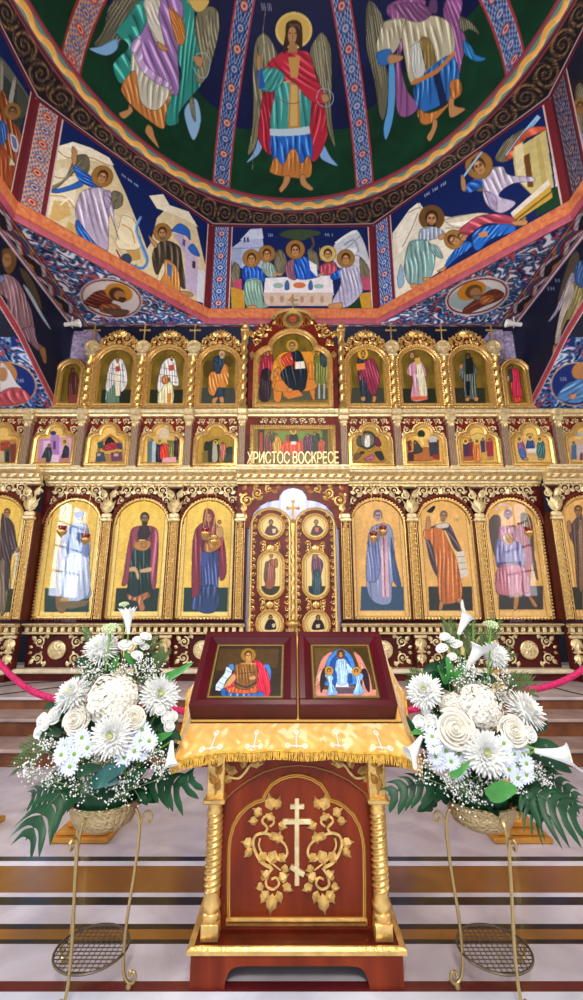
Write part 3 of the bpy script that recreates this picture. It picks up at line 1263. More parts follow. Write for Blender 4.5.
for k in range(8):
    s = face(k)
    if k == 7:
        s.draw(F_L, (30, 110, 3.151)); face_strip(s, ('c98a6a', '41629c', 'b8402f', 'd8b8a0', '6b1f28'))
    elif k == 1:
        s.draw(F_R, (375, 110, 2.915)); face_strip(s, strip_c)
    elif k == 0:
        s.draw(F_C, (200, 215, 2.99)); face_strip(s, strip_c)
    elif k == 6:
        s.draw(F_LL, (0, 40, 5.55)); face_strip(s, strip_c)
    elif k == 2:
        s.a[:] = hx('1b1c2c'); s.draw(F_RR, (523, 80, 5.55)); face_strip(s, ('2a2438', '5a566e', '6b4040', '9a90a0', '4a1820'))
    else:
        face_strip(s, strip_c)
    s.speckle(0.07, 16, k)
    nm = ['wall_front', 'wall_front_right', 'wall_right', 'wall_back_right', 'wall_back', 'wall_back_left', 'wall_left', 'wall_front_left'][k]
    tag(s.build(nm, M_FRESCO), labels.get(k, 'drum mural behind the viewer'), kind=ST)

# ---- orange cornice below the drum faces
M_ORANGE = mat('orange_red_cornice_paint', 'c05a38', 0.6, c2='d98a55', vscale=14, bump=0.2, bscale=30)
M_REDLINE = mat('dusty_red_trim_paint', 'a4485a', 0.6, var=0.1)


def oct_ring(mb, prof):
    n = 8
    vs = []
    for (r, z) in prof:
        for k in range(8):
            a = (k + 0.5) * math.pi / 4
            q = r / math.cos(math.pi / 8)
            vs.append((q * math.sin(a), C8 + q * math.cos(a), z))
    fs = [(j * 8 + k, j * 8 + (k + 1) % 8, (j + 1) * 8 + (k + 1) % 8, (j + 1) * 8 + k) for j in range(len(prof) - 1) for k in range(8)]
    mb.add(vs, fs)


b_ = MB(); oct_ring(b_, [(R8 + 0.02, HB + 0.01), (R8 - 0.03, HB), (R8 - 0.05, HB - 0.03), (R8 - 0.05, HB - 0.23), (R8 - 0.03, HB - 0.24)])
tag(b_.build('trim_4', M_ORANGE, smooth=20), 'orange-red cornice under the drum murals', kind=ST)
b_ = MB(); oct_ring(b_, [(R8 - 0.03, HB - 0.24), (R8 - 0.06, HB - 0.26), (R8 - 0.06, HB - 0.31), (R8 - 0.04, HB - 0.365), (R8 + 0.03, HB - 0.34)])
tag(b_.build('trim_5', M_REDLINE, smooth=20), 'dusty red moulding under the orange cornice', kind=ST)

# ---- soffit of the crossing: leafwork corners with portrait roundels, key-pattern bands
sof = plane_surf((0, C8, HS), (1, 0, 0), (0, 1, 0), -WX, WX, -R8 - 0.2, WY - C8, 62)
U, V = sof.grid()
sof.a[:] = foliage(U, V, 2.6, 4, ('1a2c60', '3a6cc0', '14224a', 'eef0f4', 'c8443c', '5590d8', '2a5a68', '8fb4d4'))
sx = np.abs(U)
bx = sx > 4.13
mm = meander(V * 2.1, (sx - 4.13) / (WX - 4.13))
sof.a[bx] = mm[bx]
by = V > R8 - 0.02
mm = meander(U * 2.1, np.clip((V - R8 + 0.02) / (WY - C8 - R8 + 0.02), 0, 1))
sof.a[by & ~bx] = mm[by & ~bx]
MED_L = '''
e cdb6ae 432,305,124,78,10
e 6a1f2a 432,305,117,72,10
e e0d8d6 432,305,112,67,10
f 6a2a20 20 6 .25 325,320 370,280 420,275 440,310 400,345 350,335
f a05a34 30 4 .2 390,330 440,325 470,345 430,365 390,355
e c98a2c 462,282,55,35,15
e 4a2c1a 455,288,32,26,15
e a87a4c 465,293,22,18,15
s 4a2c1a 465,300 490,305 480,320 462,315
s 6a4a3a 400,345 495,350 490,368 440,372
'''
sof.draw(MED_L, (0, 220, 3.887))
MED_R = '''
e d8c8c8 172,296,128,72,-14
e 7a2a34 172,296,121,66,-14
e e4e6ea 172,296,114,60,-14
e a8c0c8 150,300,90,45,-14
e d08a28 150,275,58,34,-20
f 7a3a2a 150 6 .25 115,350 150,320 230,270 275,285 260,310 200,335 130,365
f b06a3c 150 3 .2 180,300 225,290 240,310 190,330
e 6a4a2c 158,278,34,26,-20
e b08050 165,282,22,18,-20
s 8a8070 150,295 185,292 180,310 160,308
'''
sof.draw(MED_R, (433, 220, 3.887))


def sof_mask(U, V):
    k = np.round(np.arctan2(U, V) / (math.pi / 4)) * math.pi / 4
    return (U * np.sin(k) + V * np.cos(k)) > R8 - 0.03


tag(sof.build('ceiling_corner', M_FRESCO, mask=sof_mask), 'corner vaults with coloured leafwork, oval portraits and key-pattern bands', kind=ST)

# ---- side walls of the crossing with an arch each
ARCH = [(7.85, 3.575), (7.64, 3.70), (7.25, 3.89), (6.91, 4.05), (6.6, 4.21), (6.32, 4.35), (5.82, 4.51), (5.3, 4.62), (4.7, 4.70), (4.0, 4.75)]
ARCH = ARCH + [(2 * C8 - y + 0.4, z) for (y, z) in ARCH[:-1]][::-1]
ARCH = [(y, z + EYE) for (y, z) in ARCH]
ya = np.array([p[0] for p in ARCH][::-1]); za = np.array([p[1] for p in ARCH][::-1])
SW_L = '''
f 8a6a74 80 7 .25 0,210 40,190 100,230 150,330 180,420 185,530 100,530 70,490 40,400 40,330 0,290
f 7d5f6c 70 6 .25 110,500 185,480 205,560 245,600 215,615 165,570
s 8a6440 215,600 250,600 258,675 242,680
s 4a4030 110,150 160,190 210,290 235,380 210,360 160,270 120,200
s 9fa8bc 130,258 160,275 230,400 280,490 262,478 210,400
s 6a4a2c 10,60 50,45 90,80 85,150 50,190 20,150
e 9a7048 38,112,24,38
l 5a3a22 5 28,105 55,108
l b8a0ac 5 60,250 75,330 60,420
s 6f8ec0 0,190 30,215 0,235
t 8090b8 105,770,4,20,12
'''
SW_R = '''
s 50463c 370,100 420,70 415,190 330,300 300,400 310,300
f 9a94ac 110 5 .2 375,190 400,230 350,330 290,420 250,455 300,370
f 8a8050 110 6 .25 385,240 440,240 444,420 400,480 360,440 320,520 335,400
f b0a8a0 110 6 .2 350,260 390,240 390,320 330,450 320,540 290,580 300,480
s a07848 280,585 295,590 292,650 275,630
f 34558c 100 4 .25 405,140 444,120 444,260 400,230
t 8090b8 250,260,4,20,15
t 8090b8 290,215,3,20,10
'''
for sd, spec, T in ((-1, SW_L, (0, 240, 5.55)), (1, SW_R, (503, 240, 5.55))):
    sw = plane_surf((sd * WX, 0, EYE), (0, 1, 0), (0, 0, 1), -0.9, WY, 1.9, HS - EYE, 60, '10142e')
    U, V = sw.grid()
    sw.draw(spec, T)
    az_ = np.interp(U, ya, za) - EYE
    d = V - az_
    sw.a[d < 0.19] = hx('c8b0b4'); sw.a[d < 0.165] = hx('a8404e'); sw.a[d < 0.05] = hx('b9616c'); sw.a[d < 0.02] = hx('d8c0c0')
    sw.a[(V > HS - EYE - 0.06)] = hx('b8a4b0')
    sw.speckle(0.1, 12, 3)
    nm = 'wall_crossing_left' if sd < 0 else 'wall_crossing_right'
    tag(sw.build(nm, M_FRESCO, mask=lambda U, V: V >= np.interp(U, ya, za) - EYE - 0.012),
        'dark navy side wall with a robed angel above the %s arch' % ('left' if sd < 0 else 'right'), kind=ST)
    # soffit of the arch
    P0 = np.array([sd * WX, 7.85, ARCH[0][1]]); P1 = np.array([sd * WX, 6.32, ARCH[5][1]])
    vdir = (P1 - P0) / np.linalg.norm(P1 - P0)
    so = plane_surf(P0, (sd, 0, 0), vdir, 0, 1.5, 0, float(np.linalg.norm(P1 - P0)), 62)
    U, V = so.grid()
    so.a[:] = foliage(U, V, 2.4, 12, ('0d2a72', '2f6fd0', '0c1a4a', 'd4d8e4', 'c04a4a', '4f8fe0', '1d4a6c', '8fb4dc'))
    if sd < 0:
        so.draw('''
e d0a878 40,800,165,125,8
e 18307c 40,800,157,117,8
c c08a4c 20,750 75
s e6e4e8 0,690 50,720 90,790 120,830 40,850 0,850
e b98a5c 15,745,28,40
f c85a64 60 4 .25 0,850 60,820 130,830 170,880 120,905 0,920
t a8b0d0 100,770,4,22,13
''', (0, 240, 5.55))
    else:
        so.draw('''
e d0a888 400,800,138,122,-10
e 18307c 400,800,130,115,-10
c c8884c 430,730 48
e b98a5c 440,740,22,32
f 5f98dc 150 5 .25 300,880 340,810 400,780 444,780 444,890 380,905
s d8a080 370,860 410,850 400,880 375,885
t a8b0d0 320,760,4,22,13
''', (503, 240, 5.55))
    tag(so.build('trim_%d' % (6 if sd < 0 else 7), M_FRESCO), 'blue leafwork under the %s arch with an oval portrait' % ('left' if sd < 0 else 'right'), kind=ST)
    b_ = MB()
    pts = [p for p in ARCH if p[0] <= 6.33]
    vs = [(sd * WX, y, z) for y, z in pts] + [(sd * (WX + 1.5), y, z) for y, z in pts]
    n = len(pts)
    b_.add(vs, [(i, i + 1, n + i + 1, n + i) for i in range(n - 1)])
    tag(b_.build('trim_%d' % (8 if sd < 0 else 9), M_NAVY), 'rest of the painted soffit of the %s arch' % ('left' if sd < 0 else 'right'), kind=ST)
    # pier behind the corner
    b_ = MB()
    b_.box((sd * 4.30, 8.35, 3.83), (0.42, 0.7, 6.64))
    b_.box((sd * 4.06, 8.2, 3.83), (0.05, 0.34, 6.64))
    b_.box((sd * 4.20, 7.98, 3.83), (0.18, 0.05, 6.64))
    tag(b_.build('wall_pier_left' if sd < 0 else 'wall_pier_right', mat('lilac_pier_paint', '8f7f9c', 0.7, var=0.3, vscale=14), smooth=0), 'lilac painted pier at the %s corner behind the icon screen' % ('left' if sd < 0 else 'right'), kind=ST)

# ---- sanctuary behind the screen, aisle walls with bright windows
b_ = MB().box((0, 10.3, 5.0), (13.0, 0.2, 10.0))
tag(b_.build('wall_sanctuary', M_NAVY, smooth=0), 'dark navy sanctuary wall behind the icon screen', kind=ST)
tag(MB().box((0, 9.1, HS + 0.06), (9.2, 2.45, 0.1)).build('ceiling_sanctuary', M_NAVY, smooth=0), 'navy ceiling over the sanctuary', kind=ST)
M_PANE = {-1: mat('bright_window_pane', 'e8f0ff', 0.4, emit=('dfeaff', 20.0)), 1: mat('soft_window_pane', 'e8f0ff', 0.4, emit=('f2e8ee', 8.0))}
for sd in (-1, 1):
    nm = 'left' if sd < 0 else 'right'
    X = sd * 6.7
    wy, wz = (1.1, 2.9), (2.0, 4.7)
    M = Matrix.Rotation(math.pi / 2, 4, 'Z')
    b_ = MB()
    b_.plate([(-3.0, 0), (9.5, 0), (9.5, 6.4), (-3.0, 6.4)], [[(wy[0], wz[0]), (wy[1], wz[0]), (wy[1], wz[1]), (wy[0], wz[1])]], -0.1, 0.1, Matrix.Translation((X, 0, 0)) @ M)
    tag(b_.build('wall_aisle_' + nm, M_PLASTER, smooth=0), 'plain pale aisle wall on the ' + nm, kind=ST)
    w = empty('window_%d' % (1 if sd < 0 else 2), (X, 2.0, wz[0]), 'bright daylight window in the %s aisle wall' % nm, None)
    w['kind'] = ST
    MB().box((X + sd * 0.02, 2.0, 3.35), (0.02, 1.8, 2.7)).build('pane', M_PANE[sd], w, smooth=0)
    f = MB()
    f.box((X, 2.0, 3.35), (0.08, 0.05, 2.7)); f.box((X, 2.0, 2.7), (0.08, 1.8, 0.04)); f.box((X, 2.0, 3.4), (0.08, 1.8, 0.04)); f.box((X, 2.0, 4.1), (0.08, 1.8, 0.04))
    f.build('window_frame', M_WOODD, w, smooth=0)


# ------------------------------------------------------------------ the icon screen
DP = 7.6                      # plane of the boards


def arch_pts(w, z0, z1, n=14, flat=1.0):
    """round-headed outline, counter-clockwise in x, z"""
    r = w / 2
    zs = z1 - r * flat
    p = [(-r, z0), (r, z0), (r, zs)]
    p += [(r * math.cos(a), zs + r * flat * math.sin(a)) for a in np.linspace(0, math.pi, n + 1)[1:-1]]
    p += [(-r, zs)]
    return p


def trefoil_pts(w, z0, zs, lobe_r, top, n=8):
    """outline with two shoulders and a round top lobe"""
    r = w / 2
    p = [(-r, z0), (r, z0), (r, zs)]
    sr = r - lobe_r
    p += [(lobe_r + sr * math.cos(a), zs + sr * math.sin(a) * 0.9) for a in np.linspace(0, math.pi / 2, n)[1:]]
    zc = zs + sr * 0.9
    p += [(lobe_r * 0.94 * math.cos(a), zc + (top - zc) * math.sin(a)) for a in np.linspace(0, math.pi, 2 * n + 1)]
    p += [(-lobe_r - sr * math.cos(a), zs + sr * math.sin(a) * 0.9) for a in np.linspace(math.pi / 2, 0, n)[:-1]]
    p += [(-r, zs)]
    out = []
    for q in p:
        if not out or math.hypot(q[0] - out[-1][0], q[1] - out[-1][1]) > 1e-4:
            out.append(q)
    return out


def shift(p, dx=0, dz=0):
    return [(x + dx, z + dz) for x, z in p]


def beads(mb, outline, y, r, step, closed=False, o=0.0):
    """row of beads along an outline"""
    P = np.array(list(outline) + ([outline[0]] if closed else []), float)
    seg = np.hypot(*np.diff(P, axis=0).T); L = np.concatenate([[0], np.cumsum(seg)])
    n = max(2, int(L[-1] / step))
    for s in np.linspace(0, L[-1], n):
        x = np.interp(s, L, P[:, 0]); z = np.interp(s, L, P[:, 1])
        mb.ball((x, y, z), r, 5, 4)


def leaf(mb, x, z, a, L, w, y, h=0.012):
    """small raised leaf pointing along angle a in the x-z plane"""
    c, s = math.cos(a), math.sin(a)
    T = lambda u, v, hh: (x + (u * c - v * s), y - hh, z + (u * s + v * c))
    k = [(0, 0), (0.3, 0.5), (0.62, 0.42), (0.72, 0.2), (1, 0)]
    vs = [T(u * L, v * w, 0.0) for u, v in k] + [T(u * L, -v * w, 0.0) for u, v in k[1:-1]] + [T(0.35 * L, 0, h), T(0.75 * L, 0, h * 0.7)]
    # 0..4 upper rim, 5..7 lower rim (k1..k3), 8, 9 spine
    mb.add(vs, [(0, 8, 1), (1, 8, 2), (2, 8, 9), (2, 9, 3), (3, 9, 4), (0, 5, 8), (5, 6, 8), (6, 9, 8), (6, 7, 9), (7, 4, 9)])


def scroll(mb, x, z, R, y, a0=0.0, turn=1.6, sg=1, th=0.013, leaves=True):
    """spiral tendril ending in a curl"""
    pts, rad = [], []
    n = 16
    for i in range(n):
        t = i / (n - 1)
        r = R * (1 - 0.78 * t)
        a = a0 + sg * turn * 2 * math.pi * t
        pts.append((x + r * math.cos(a), y - 0.008, z + r * math.sin(a)))
        rad.append(th * (1 - 0.45 * t))
    mb.tube(pts, rad, 5, 0.8, (0, -1, 0))
    mb.ball((x, y - 0.012, z), R * 0.26, 6, 4)
    if leaves:
        for t in (0.1, 0.32, 0.55):
            a = a0 + sg * turn * 2 * math.pi * t
            r = R * (1 - 0.78 * t)
            leaf(mb, x + r * math.cos(a), z + r * math.sin(a), a - sg * 0.5, R * 0.75, R * 0.5, y)


def swag(mb, x0, x1, z, h, y, n=3):
    """frieze of alternating scrolls between x0 and x1"""
    st_ = (x1 - x0) / n
    for i in range(n):
        xc = x0 + (i + 0.5) * st_
        sg = 1 if xc < (x0 + x1) / 2 else -1
        scroll(mb, xc, z, min(h, st_) * 0.42, y, math.pi if sg > 0 else 0, 1.3, -sg, h * 0.07)
        leaf(mb, xc - sg * st_ * 0.2, z - h * 0.25, math.pi / 2 + sg * 1.2, h * 0.6, h * 0.35, y)


def column_gold(mb, x, y, z0, z1, r, turns=4.0, lobes=2):
    H = z1 - z0
    prof = [(r * 1.5, z0), (r * 1.5, z0 + 0.05 * H), (r * 1.1, z0 + 0.07 * H)]
    prof += [(r, z0 + H * t) for t in np.linspace(0.09, 0.9, 40)]
    prof += [(r * 1.15, z0 + 0.92 * H), (r * 1.45, z0 + 0.96 * H), (r * 1.55, z1)]
    tw = lambda a, z: 1 + (0.26 * math.cos(lobes * a - turns * 2 * math.pi * (z - z0) / H) if 0.08 * H < z - z0 < 0.91 * H else 0)
    mb.lathe(prof, 12, Matrix.Translation((x, y, 0)), tw)


def gold_cross(mb, x, y, z0, h, t=0.018):
    mb.bevbox((x, y, z0 + h / 2), (t, t, h), 0.004)
    mb.bevbox((x, y, z0 + h * 0.66), (h * 0.5, t * 1.15, t), 0.004)
    for p in ((x, z0 + h), (x - h * 0.25, z0 + h * 0.66), (x + h * 0.25, z0 + h * 0.66)):
        mb.ball((p[0], y, p[1]), t * 0.95, 6, 4)


screen = empty('iconostasis', (0, DP - 0.2, 0.5), 'tall gilded and maroon carved icon screen across the sanctuary', 'icon screen')
LB = [-5.02, -3.80, -2.62, -1.46, 1.46, 2.62, 3.80, 5.02]        # bays of the lower tier
fwd = lambda x: 0.17 if abs(x) > 4.35 else 0.0                     # the outer wings stand forward

# base
b_ = MB()
b_.box((0, DP + 0.05, 0.555), (8.8, 0.5, 0.11))
for s in (-1, 1):
    b_.box((s * 5.2, DP - 0.05, 0.555), (1.6, 0.64, 0.11))
b_.build('plinth', M_WOODD, screen, smooth=0)
b_ = MB()
b_.bevbox((0, DP + 0.03, 0.645), (8.75, 0.6, 0.07), 0.02)
for s in (-1, 1):
    b_.bevbox((s * 5.2, DP - 0.06, 0.645), (1.62, 0.72, 0.07), 0.02)
b_.build('ledge', mat('cream_ledge_paint', 'e6d6b4', 0.4, var=0.08), screen, smooth=20)
# socle panels with roundels and scrolls
for x in LB + [-0.62, 0.62]:
    w = 0.98 if abs(x) > 1 else 0.5
    y = DP - 0.05 - fwd(x)
    if abs(x) < 1:
        continue
    p = MB().box((x, y + 0.06, 0.945), (1.0, 0.1, 0.53)).build('socle_panel', M_WOODD, screen, smooth=0)
    q = MB()
    M = Matrix.Translation((x, y, 0.95)) @ Matrix.Rotation(math.pi / 2, 4, 'X')
    q.lathe([(0.145, 0.0), (0.145, 0.03), (0.128, 0.04), (0.12, 0.028), (0.05, 0.036), (0.0005, 0.05)], 24, M)
    for k in range(8):
        leaf(q, x, 0.95, k * math.pi / 4, 0.11, 0.06, y - 0.03, 0.015)
    q.build('rosette', M_GOLDP, p)
    q = MB()
    for sx in (-1, 1):
        for sz in (-1, 1):
            scroll(q, x + sx * 0.30, 0.95 + sz * 0.12, 0.085, y, math.pi / 2 * sz, 1.4, sx * sz, 0.016)
            leaf(q, x + sx * 0.36, 0.95 + sz * 0.14, math.atan2(sz, sx), 0.12, 0.07, y)
            leaf(q, x + sx * 0.17, 0.95 + sz * 0.17, math.atan2(sz, sx * 0.4), 0.11, 0.06, y)
            leaf(q, x + sx * 0.40, 0.95 + sz * 0.03, 0.4 * sz if sx > 0 else math.pi - 0.4 * sz, 0.08, 0.05, y)
    build_pieces(q, 'scroll_trim', M_GOLDP, p)
# dentil moulding
rails, dent = MB(), MB()
segs = [(-4.36, -0.78, 0), (0.78, 4.36, 0), (-6.0, -4.36, 0.17), (4.36, 6.0, 0.17)]
for (xa, xb, fo) in segs:
    xc, w = (xa + xb) / 2, xb - xa
    y = DP - 0.06 - fo
    rails.bevbox((xc, y - 0.02, 1.21), (w, 0.16, 0.035), 0.012)
    rails.bevbox((xc, y - 0.04, 1.345), (w, 0.20, 0.03), 0.012)
    rails.bevbox((xc, y - 0.0, 1.318), (w, 0.12, 0.025), 0.008)
    n = int(w / 0.115)
    for i in range(n):
        dent.bevbox((xa + (i + 0.5) * w / n, y - 0.015, 1.265), (w / n * 0.55, 0.09, 0.075), 0.006)
rails.build('moulding', M_GOLDP, screen, smooth=30)
dent.build('dentil_moulding', M_GOLDP, screen, smooth=0)
b_ = MB()
for (xa, xb, fo) in segs:
    b_.box(((xa + xb) / 2, DP - 0.0 - fo, 1.28), (xb - xa, 0.08, 0.2))
b_.build('moulding_backing', M_WOODD, screen, smooth=0)

# lower pilasters
for x in (-5.62, -4.42, -3.20, -2.04, -0.90, 0.90, 2.04, 3.20, 4.42, 5.62):
    fo = 0.17 if abs(x) > 4.35 else 0
    y = DP - 0.06 - fo
    cx = abs(x) < 1
    ps = MB()
    ps.box((x, y + 0.02 + fo, 2.30), (0.20 if not cx else 0.22, 0.14 + 2 * fo, 1.78))
    p = ps.build('pilaster', M_WOODD, screen, smooth=0)
    q = MB()
    n_ = 38
    q.bevbox((x, y - 0.045, 2.25), (0.11, 0.03, 1.64), 0.01)
    for s_ in (-1, 1):
        q.bevbox((x + s_ * 0.072, y - 0.055, 2.25), (0.014, 0.04, 1.66), 0.005)
    for i in range(n_):
        z = 1.46 + i * 1.62 / n_
        sg = 1 if i % 2 else -1
        leaf(q, x - sg * 0.03, z, math.pi / 2 - sg * 0.75, 0.095, 0.075, y - 0.06, 0.035)
        leaf(q, x + sg * 0.02, z + 0.02, math.pi / 2 + sg * 0.9, 0.075, 0.06, y - 0.06, 0.03)
        q.ball((x + sg * 0.04, y - 0.08, z + 0.045), 0.016, 5, 4)
    q.build('carved_shaft', M_CARVE, p)
    q = MB()
    zc = 3.07
    q.bevbox((x, y - 0.05, zc), (0.20, 0.14, 0.06), 0.015)
    q.bevbox((x, y - 0.06, zc + 0.07), (0.17, 0.10, 0.09), 0.02)
    if not cx:
        for i, (a, L) in enumerate(((math.pi / 2, 0.34), (math.pi / 2 + 0.28, 0.36), (math.pi / 2 - 0.28, 0.36), (math.pi / 2 + 0.6, 0.30), (math.pi / 2 - 0.6, 0.30))):
            leaf(q, x + (i % 2 * 2 - 1) * 0.02 * (i > 0), zc + 0.10, a, L, 0.11, y - 0.09 - 0.01 * (i == 0), 0.045)
        for sg in (-1, 1):
            scroll(q, x + sg * 0.10, zc + 0.44, 0.07, y - 0.08, 0, 1.2, sg, 0.018, False)
            leaf(q, x + sg * 0.03, zc + 0.38, math.pi / 2 - sg * 0.5, 0.22, 0.10, y - 0.08, 0.04)
        q.bevbox((x, y - 0.05, zc + 0.60), (0.24, 0.14, 0.05), 0.012)
    q.build('capital', M_GOLDP, p)
    q = MB()
    q.bevbox((x, y - 0.03, 0.945), (0.20, 0.12, 0.53), 0.015)
    q.build('pedestal', M_WOODD, p)
    q = MB()
    q.bevbox((x, y - 0.095, 1.16), (0.2, 0.06, 0.05), 0.012)
    for a, L in ((-math.pi / 2, 0.32), (-math.pi / 2 - 0.45, 0.2), (-math.pi / 2 + 0.45, 0.2)):
        leaf(q, x, 1.14, a, L, 0.11, y - 0.095, 0.05)
    q.bevbox((x, y - 0.1, 0.93), (0.15, 0.05, 0.03), 0.01)
    for a, L in ((-math.pi / 2, 0.2), (-math.pi / 2 - 0.5, 0.15), (-math.pi / 2 + 0.5, 0.15), (math.pi / 2 + .4, 0.1), (math.pi / 2 - .4, 0.1)):
        leaf(q, x, 0.90, a, L, 0.09, y - 0.1, 0.04)
    build_pieces(q, 'pedestal_trim', M_GOLDP, p)

# spandrel boards over the lower icons with a scroll frieze
for x in LB:
    y = DP - 0.03 - fwd(x)
    hole = shift(arch_pts(0.955, 1.405, 3.49, 18), x)
    b_ = MB().plate([(x - 0.60, 1.40), (x + 0.60, 1.40), (x + 0.60, 3.76), (x - 0.60, 3.76)], [hole], y, y + 0.06)
    p = b_.build('spandrel_board', M_WOODD, screen, smooth=0)
    q = MB()
    swag(q, x - 0.42, x + 0.42, 3.62, 0.20, y, 4)
    for sg in (-1, 1):
        scroll(q, x + sg * 0.39, 3.44, 0.075, y, 0, 1.3, sg, 0.015)
        leaf(q, x + sg * 0.34, 3.50, math.pi / 2 + sg * 0.9, 0.16, 0.08, y, 0.02)
        leaf(q, x + sg * 0.45, 3.33, -math.pi / 2 + sg * 0.2, 0.16, 0.07, y, 0.02)
    leaf(q, x, 3.53, math.pi / 2, 0.16, 0.12, y, 0.03)
    build_pieces(q, 'frieze_trim', M_GOLDP, p)
    q = MB()
    a_ = [pt for pt in shift(arch_pts(0.99, 1.405, 3.51, 22), x) if pt[1] > 2.9]
    q.rim(a_, [(0.0, 0.0), (0.0, 0.05), (0.025, 0.06), (0.04, 0.04), (0.045, 0.0)], y, closed=False)
    q.build('arch_moulding', M_WOOD, p)

# main cornice
def run(mb, xa, xb, prof, y):
    """straight moulding: prof of (forward, z)"""
    n = len(prof)
    vs = [(x, y - f, z) for x in (xa, xb) for f, z in prof]
    fs = [(i, i + 1, n + i + 1, n + i)[::-1] for i in range(n - 1)] + [tuple(range(n)), tuple(range(n, 2 * n))[::-1]]
    mb.add(vs, fs)


PR = [(0, 3.74), (0.05, 3.74), (0.06, 3.78), (0.09, 3.79), (0.10, 3.83), (0.14, 3.86), (0.15, 3.93), (0.18, 3.94), (0.24, 4.00), (0.25, 4.04), (0.27, 4.05), (0.27, 4.09), (0.0, 4.10)]
PR = [(f, 3.70 + (z - 3.74) * 0.78) for f, z in PR]
c_ = MB()
for (xa, xb, fo) in ((-4.36, -0.97, 0), (0.97, 4.36, 0), (-6.2, -4.36, 0.17), (4.36, 6.2, 0.17), (-0.97, 0.97, 0.14)):
    run(c_, xa, xb, PR, DP - fo)
cor = c_.build('cornice', M_GOLDP, screen, smooth=25)
q = MB()
for (xa, xb, fo) in ((-4.36, -0.97, 0), (0.97, 4.36, 0), (-6.0, -4.36, 0.17), (4.36, 6.0, 0.17), (-0.95, 0.95, 0.14)):
    n = int((xb - xa) / 0.14)
    for i in range(n):
        xx = xa + (i + 0.5) * (xb - xa) / n
        leaf(q, xx - 0.05, 3.80, 0.35, 0.10, 0.045, DP - fo - 0.145, 0.02)
        leaf(q, xx + 0.05, 3.84, math.pi + 0.35, 0.10, 0.055, DP - fo - 0.15, 0.02)
q.build('leaf_trim', M_GOLD, cor)
q = MB()
for (xa, xb, fo) in ((-4.36, -0.97, 0), (0.97, 4.36, 0)):
    n = int((xb - xa) / 0.10)
    for i in range(n):
        q.ball((xa + (i + 0.5) * (xb - xa) / n, DP - 0.06, 3.705), 0.02, 5, 4, (1.6, 1, 1))
q.build('bead_edging', M_GOLD, cor)

# canopy over the royal doors, with a trefoil opening
yc = DP - 0.12
op = [at_depth(230 + zx / 4.664, 475 + zy / 4.664, yc) for zx, zy in
      ((88, 240), (95, 205), (110, 170), (140, 138), (175, 120), (205, 114), (228, 112), (232, 92), (250, 68), (275, 57), (295, 55))]
R_ = [(-abs(p.x), p.z) for p in op]
opening = R_[:-1] + [(0.0, R_[-1][1])] + [(-x, z) for x, z in R_[:-1]][::-1]
zb = opening[0][1]
can = MB().plate([(-0.97, 2.93), (opening[0][0], 2.93)] + opening + [(opening[-1][0], 2.93), (0.97, 2.93), (0.97, 3.76), (-0.97, 3.76)], [], yc, yc + 0.1)
can = can.build('door_canopy', M_WOOD, screen, smooth=0)
q = MB()
for sg in (-1, 1):
    scroll(q, sg * 0.80, 3.42, 0.12, yc, math.pi / 2, 1.5, -sg, 0.028)
    scroll(q, sg * 0.62, 3.55, 0.09, yc, -math.pi / 2, 1.4, sg, 0.022)
    scroll(q, sg * 0.42, 3.62, 0.07, yc, math.pi / 2, 1.3, -sg, 0.018)
    for (lx, lz, a, L) in ((0.86, 3.20, 1.7, 0.22), (0.84, 3.05, 1.6, 0.2), (0.70, 3.63, 2.4, 0.16), (0.52, 3.50, -0.6, 0.16), (0.36, 3.56, 2.8, 0.14), (0.30, 3.66, 3.0, 0.12), (0.88, 3.60, 2.2, 0.14)):
        leaf(q, sg * lx, lz, a if sg > 0 else math.pi - a, L, L * 0.5, yc, 0.03)
build_pieces(q, 'scroll_trim', M_GOLD, can)

# ---- festal tier
FB = [-5.31, -4.33, -3.36, -2.385, -1.405, 1.405, 2.385, 3.36, 4.33, 5.31]
FP = [-5.80, -4.83, -3.85, -2.875, -1.90, -0.925, 0.925, 1.90, 2.875, 3.85, 4.83, 5.80]
y = DP
for x in FB + [0.0]:
    w = 0.88 if x else 1.66
    p = MB().box((x, y + 0.05, 4.53), (w + 0.08, 0.1, 1.12)).build('frieze_panel', M_WOOD, screen, smooth=0)
    q = MB()
    if x:
        swag(q, x - 0.36, x + 0.36, 4.955, 0.13, y, 4)
        for sg in (-1, 1):
            scroll(q, x + sg * 0.30, 4.79, 0.07, y, 0, 1.3, sg, 0.016)
            leaf(q, x + sg * 0.36, 4.75, -math.pi / 2, 0.12, 0.07, y)
    else:
        swag(q, -0.6, 0.6, 4.965, 0.13, y, 7)
    build_pieces(q, 'scroll_trim', M_GOLDP, p)
for x in FP:
    p = MB().bevbox((x, y - 0.03, 4.50), (0.125, 0.14, 1.04), 0.01).build('pilaster_strip', mat('fluted_taupe_wood', '8a6f62', 0.5, var=0.2, vscale=20), screen, smooth=0)
    q = MB()
    for i in range(4):
        q.box((x - 0.045 + 0.03 * i, y - 0.105, 4.45), (0.008, 0.010, 0.86))
    q.build('fluting_trim', mat('worn_gilt_line', 'b39a6e', 0.5, metal=0.3), p, smooth=0)
    q = MB()
    q.bevbox((x, y - 0.05, 4.985), (0.19, 0.18, 0.10), 0.02)
    q.bevbox((x, y - 0.05, 4.90), (0.15, 0.16, 0.06), 0.02)
    for a in (-math.pi / 2, -math.pi / 2 - .5, -math.pi / 2 + .5):
        leaf(q, x, 4.90, a, 0.12, 0.07, y - 0.11, 0.03)
    q.bevbox((x, y - 0.05, 4.03), (0.17, 0.17, 0.07), 0.015)
    q.build('capital', M_GOLDP, p)
P2 = [(0, 5.03), (0.07, 5.03), (0.08, 5.06), (0.12, 5.08), (0.14, 5.11), (0.14, 5.145), (0.0, 5.15)]
c_ = MB(); run(c_, -6.2, 6.2, P2, DP)
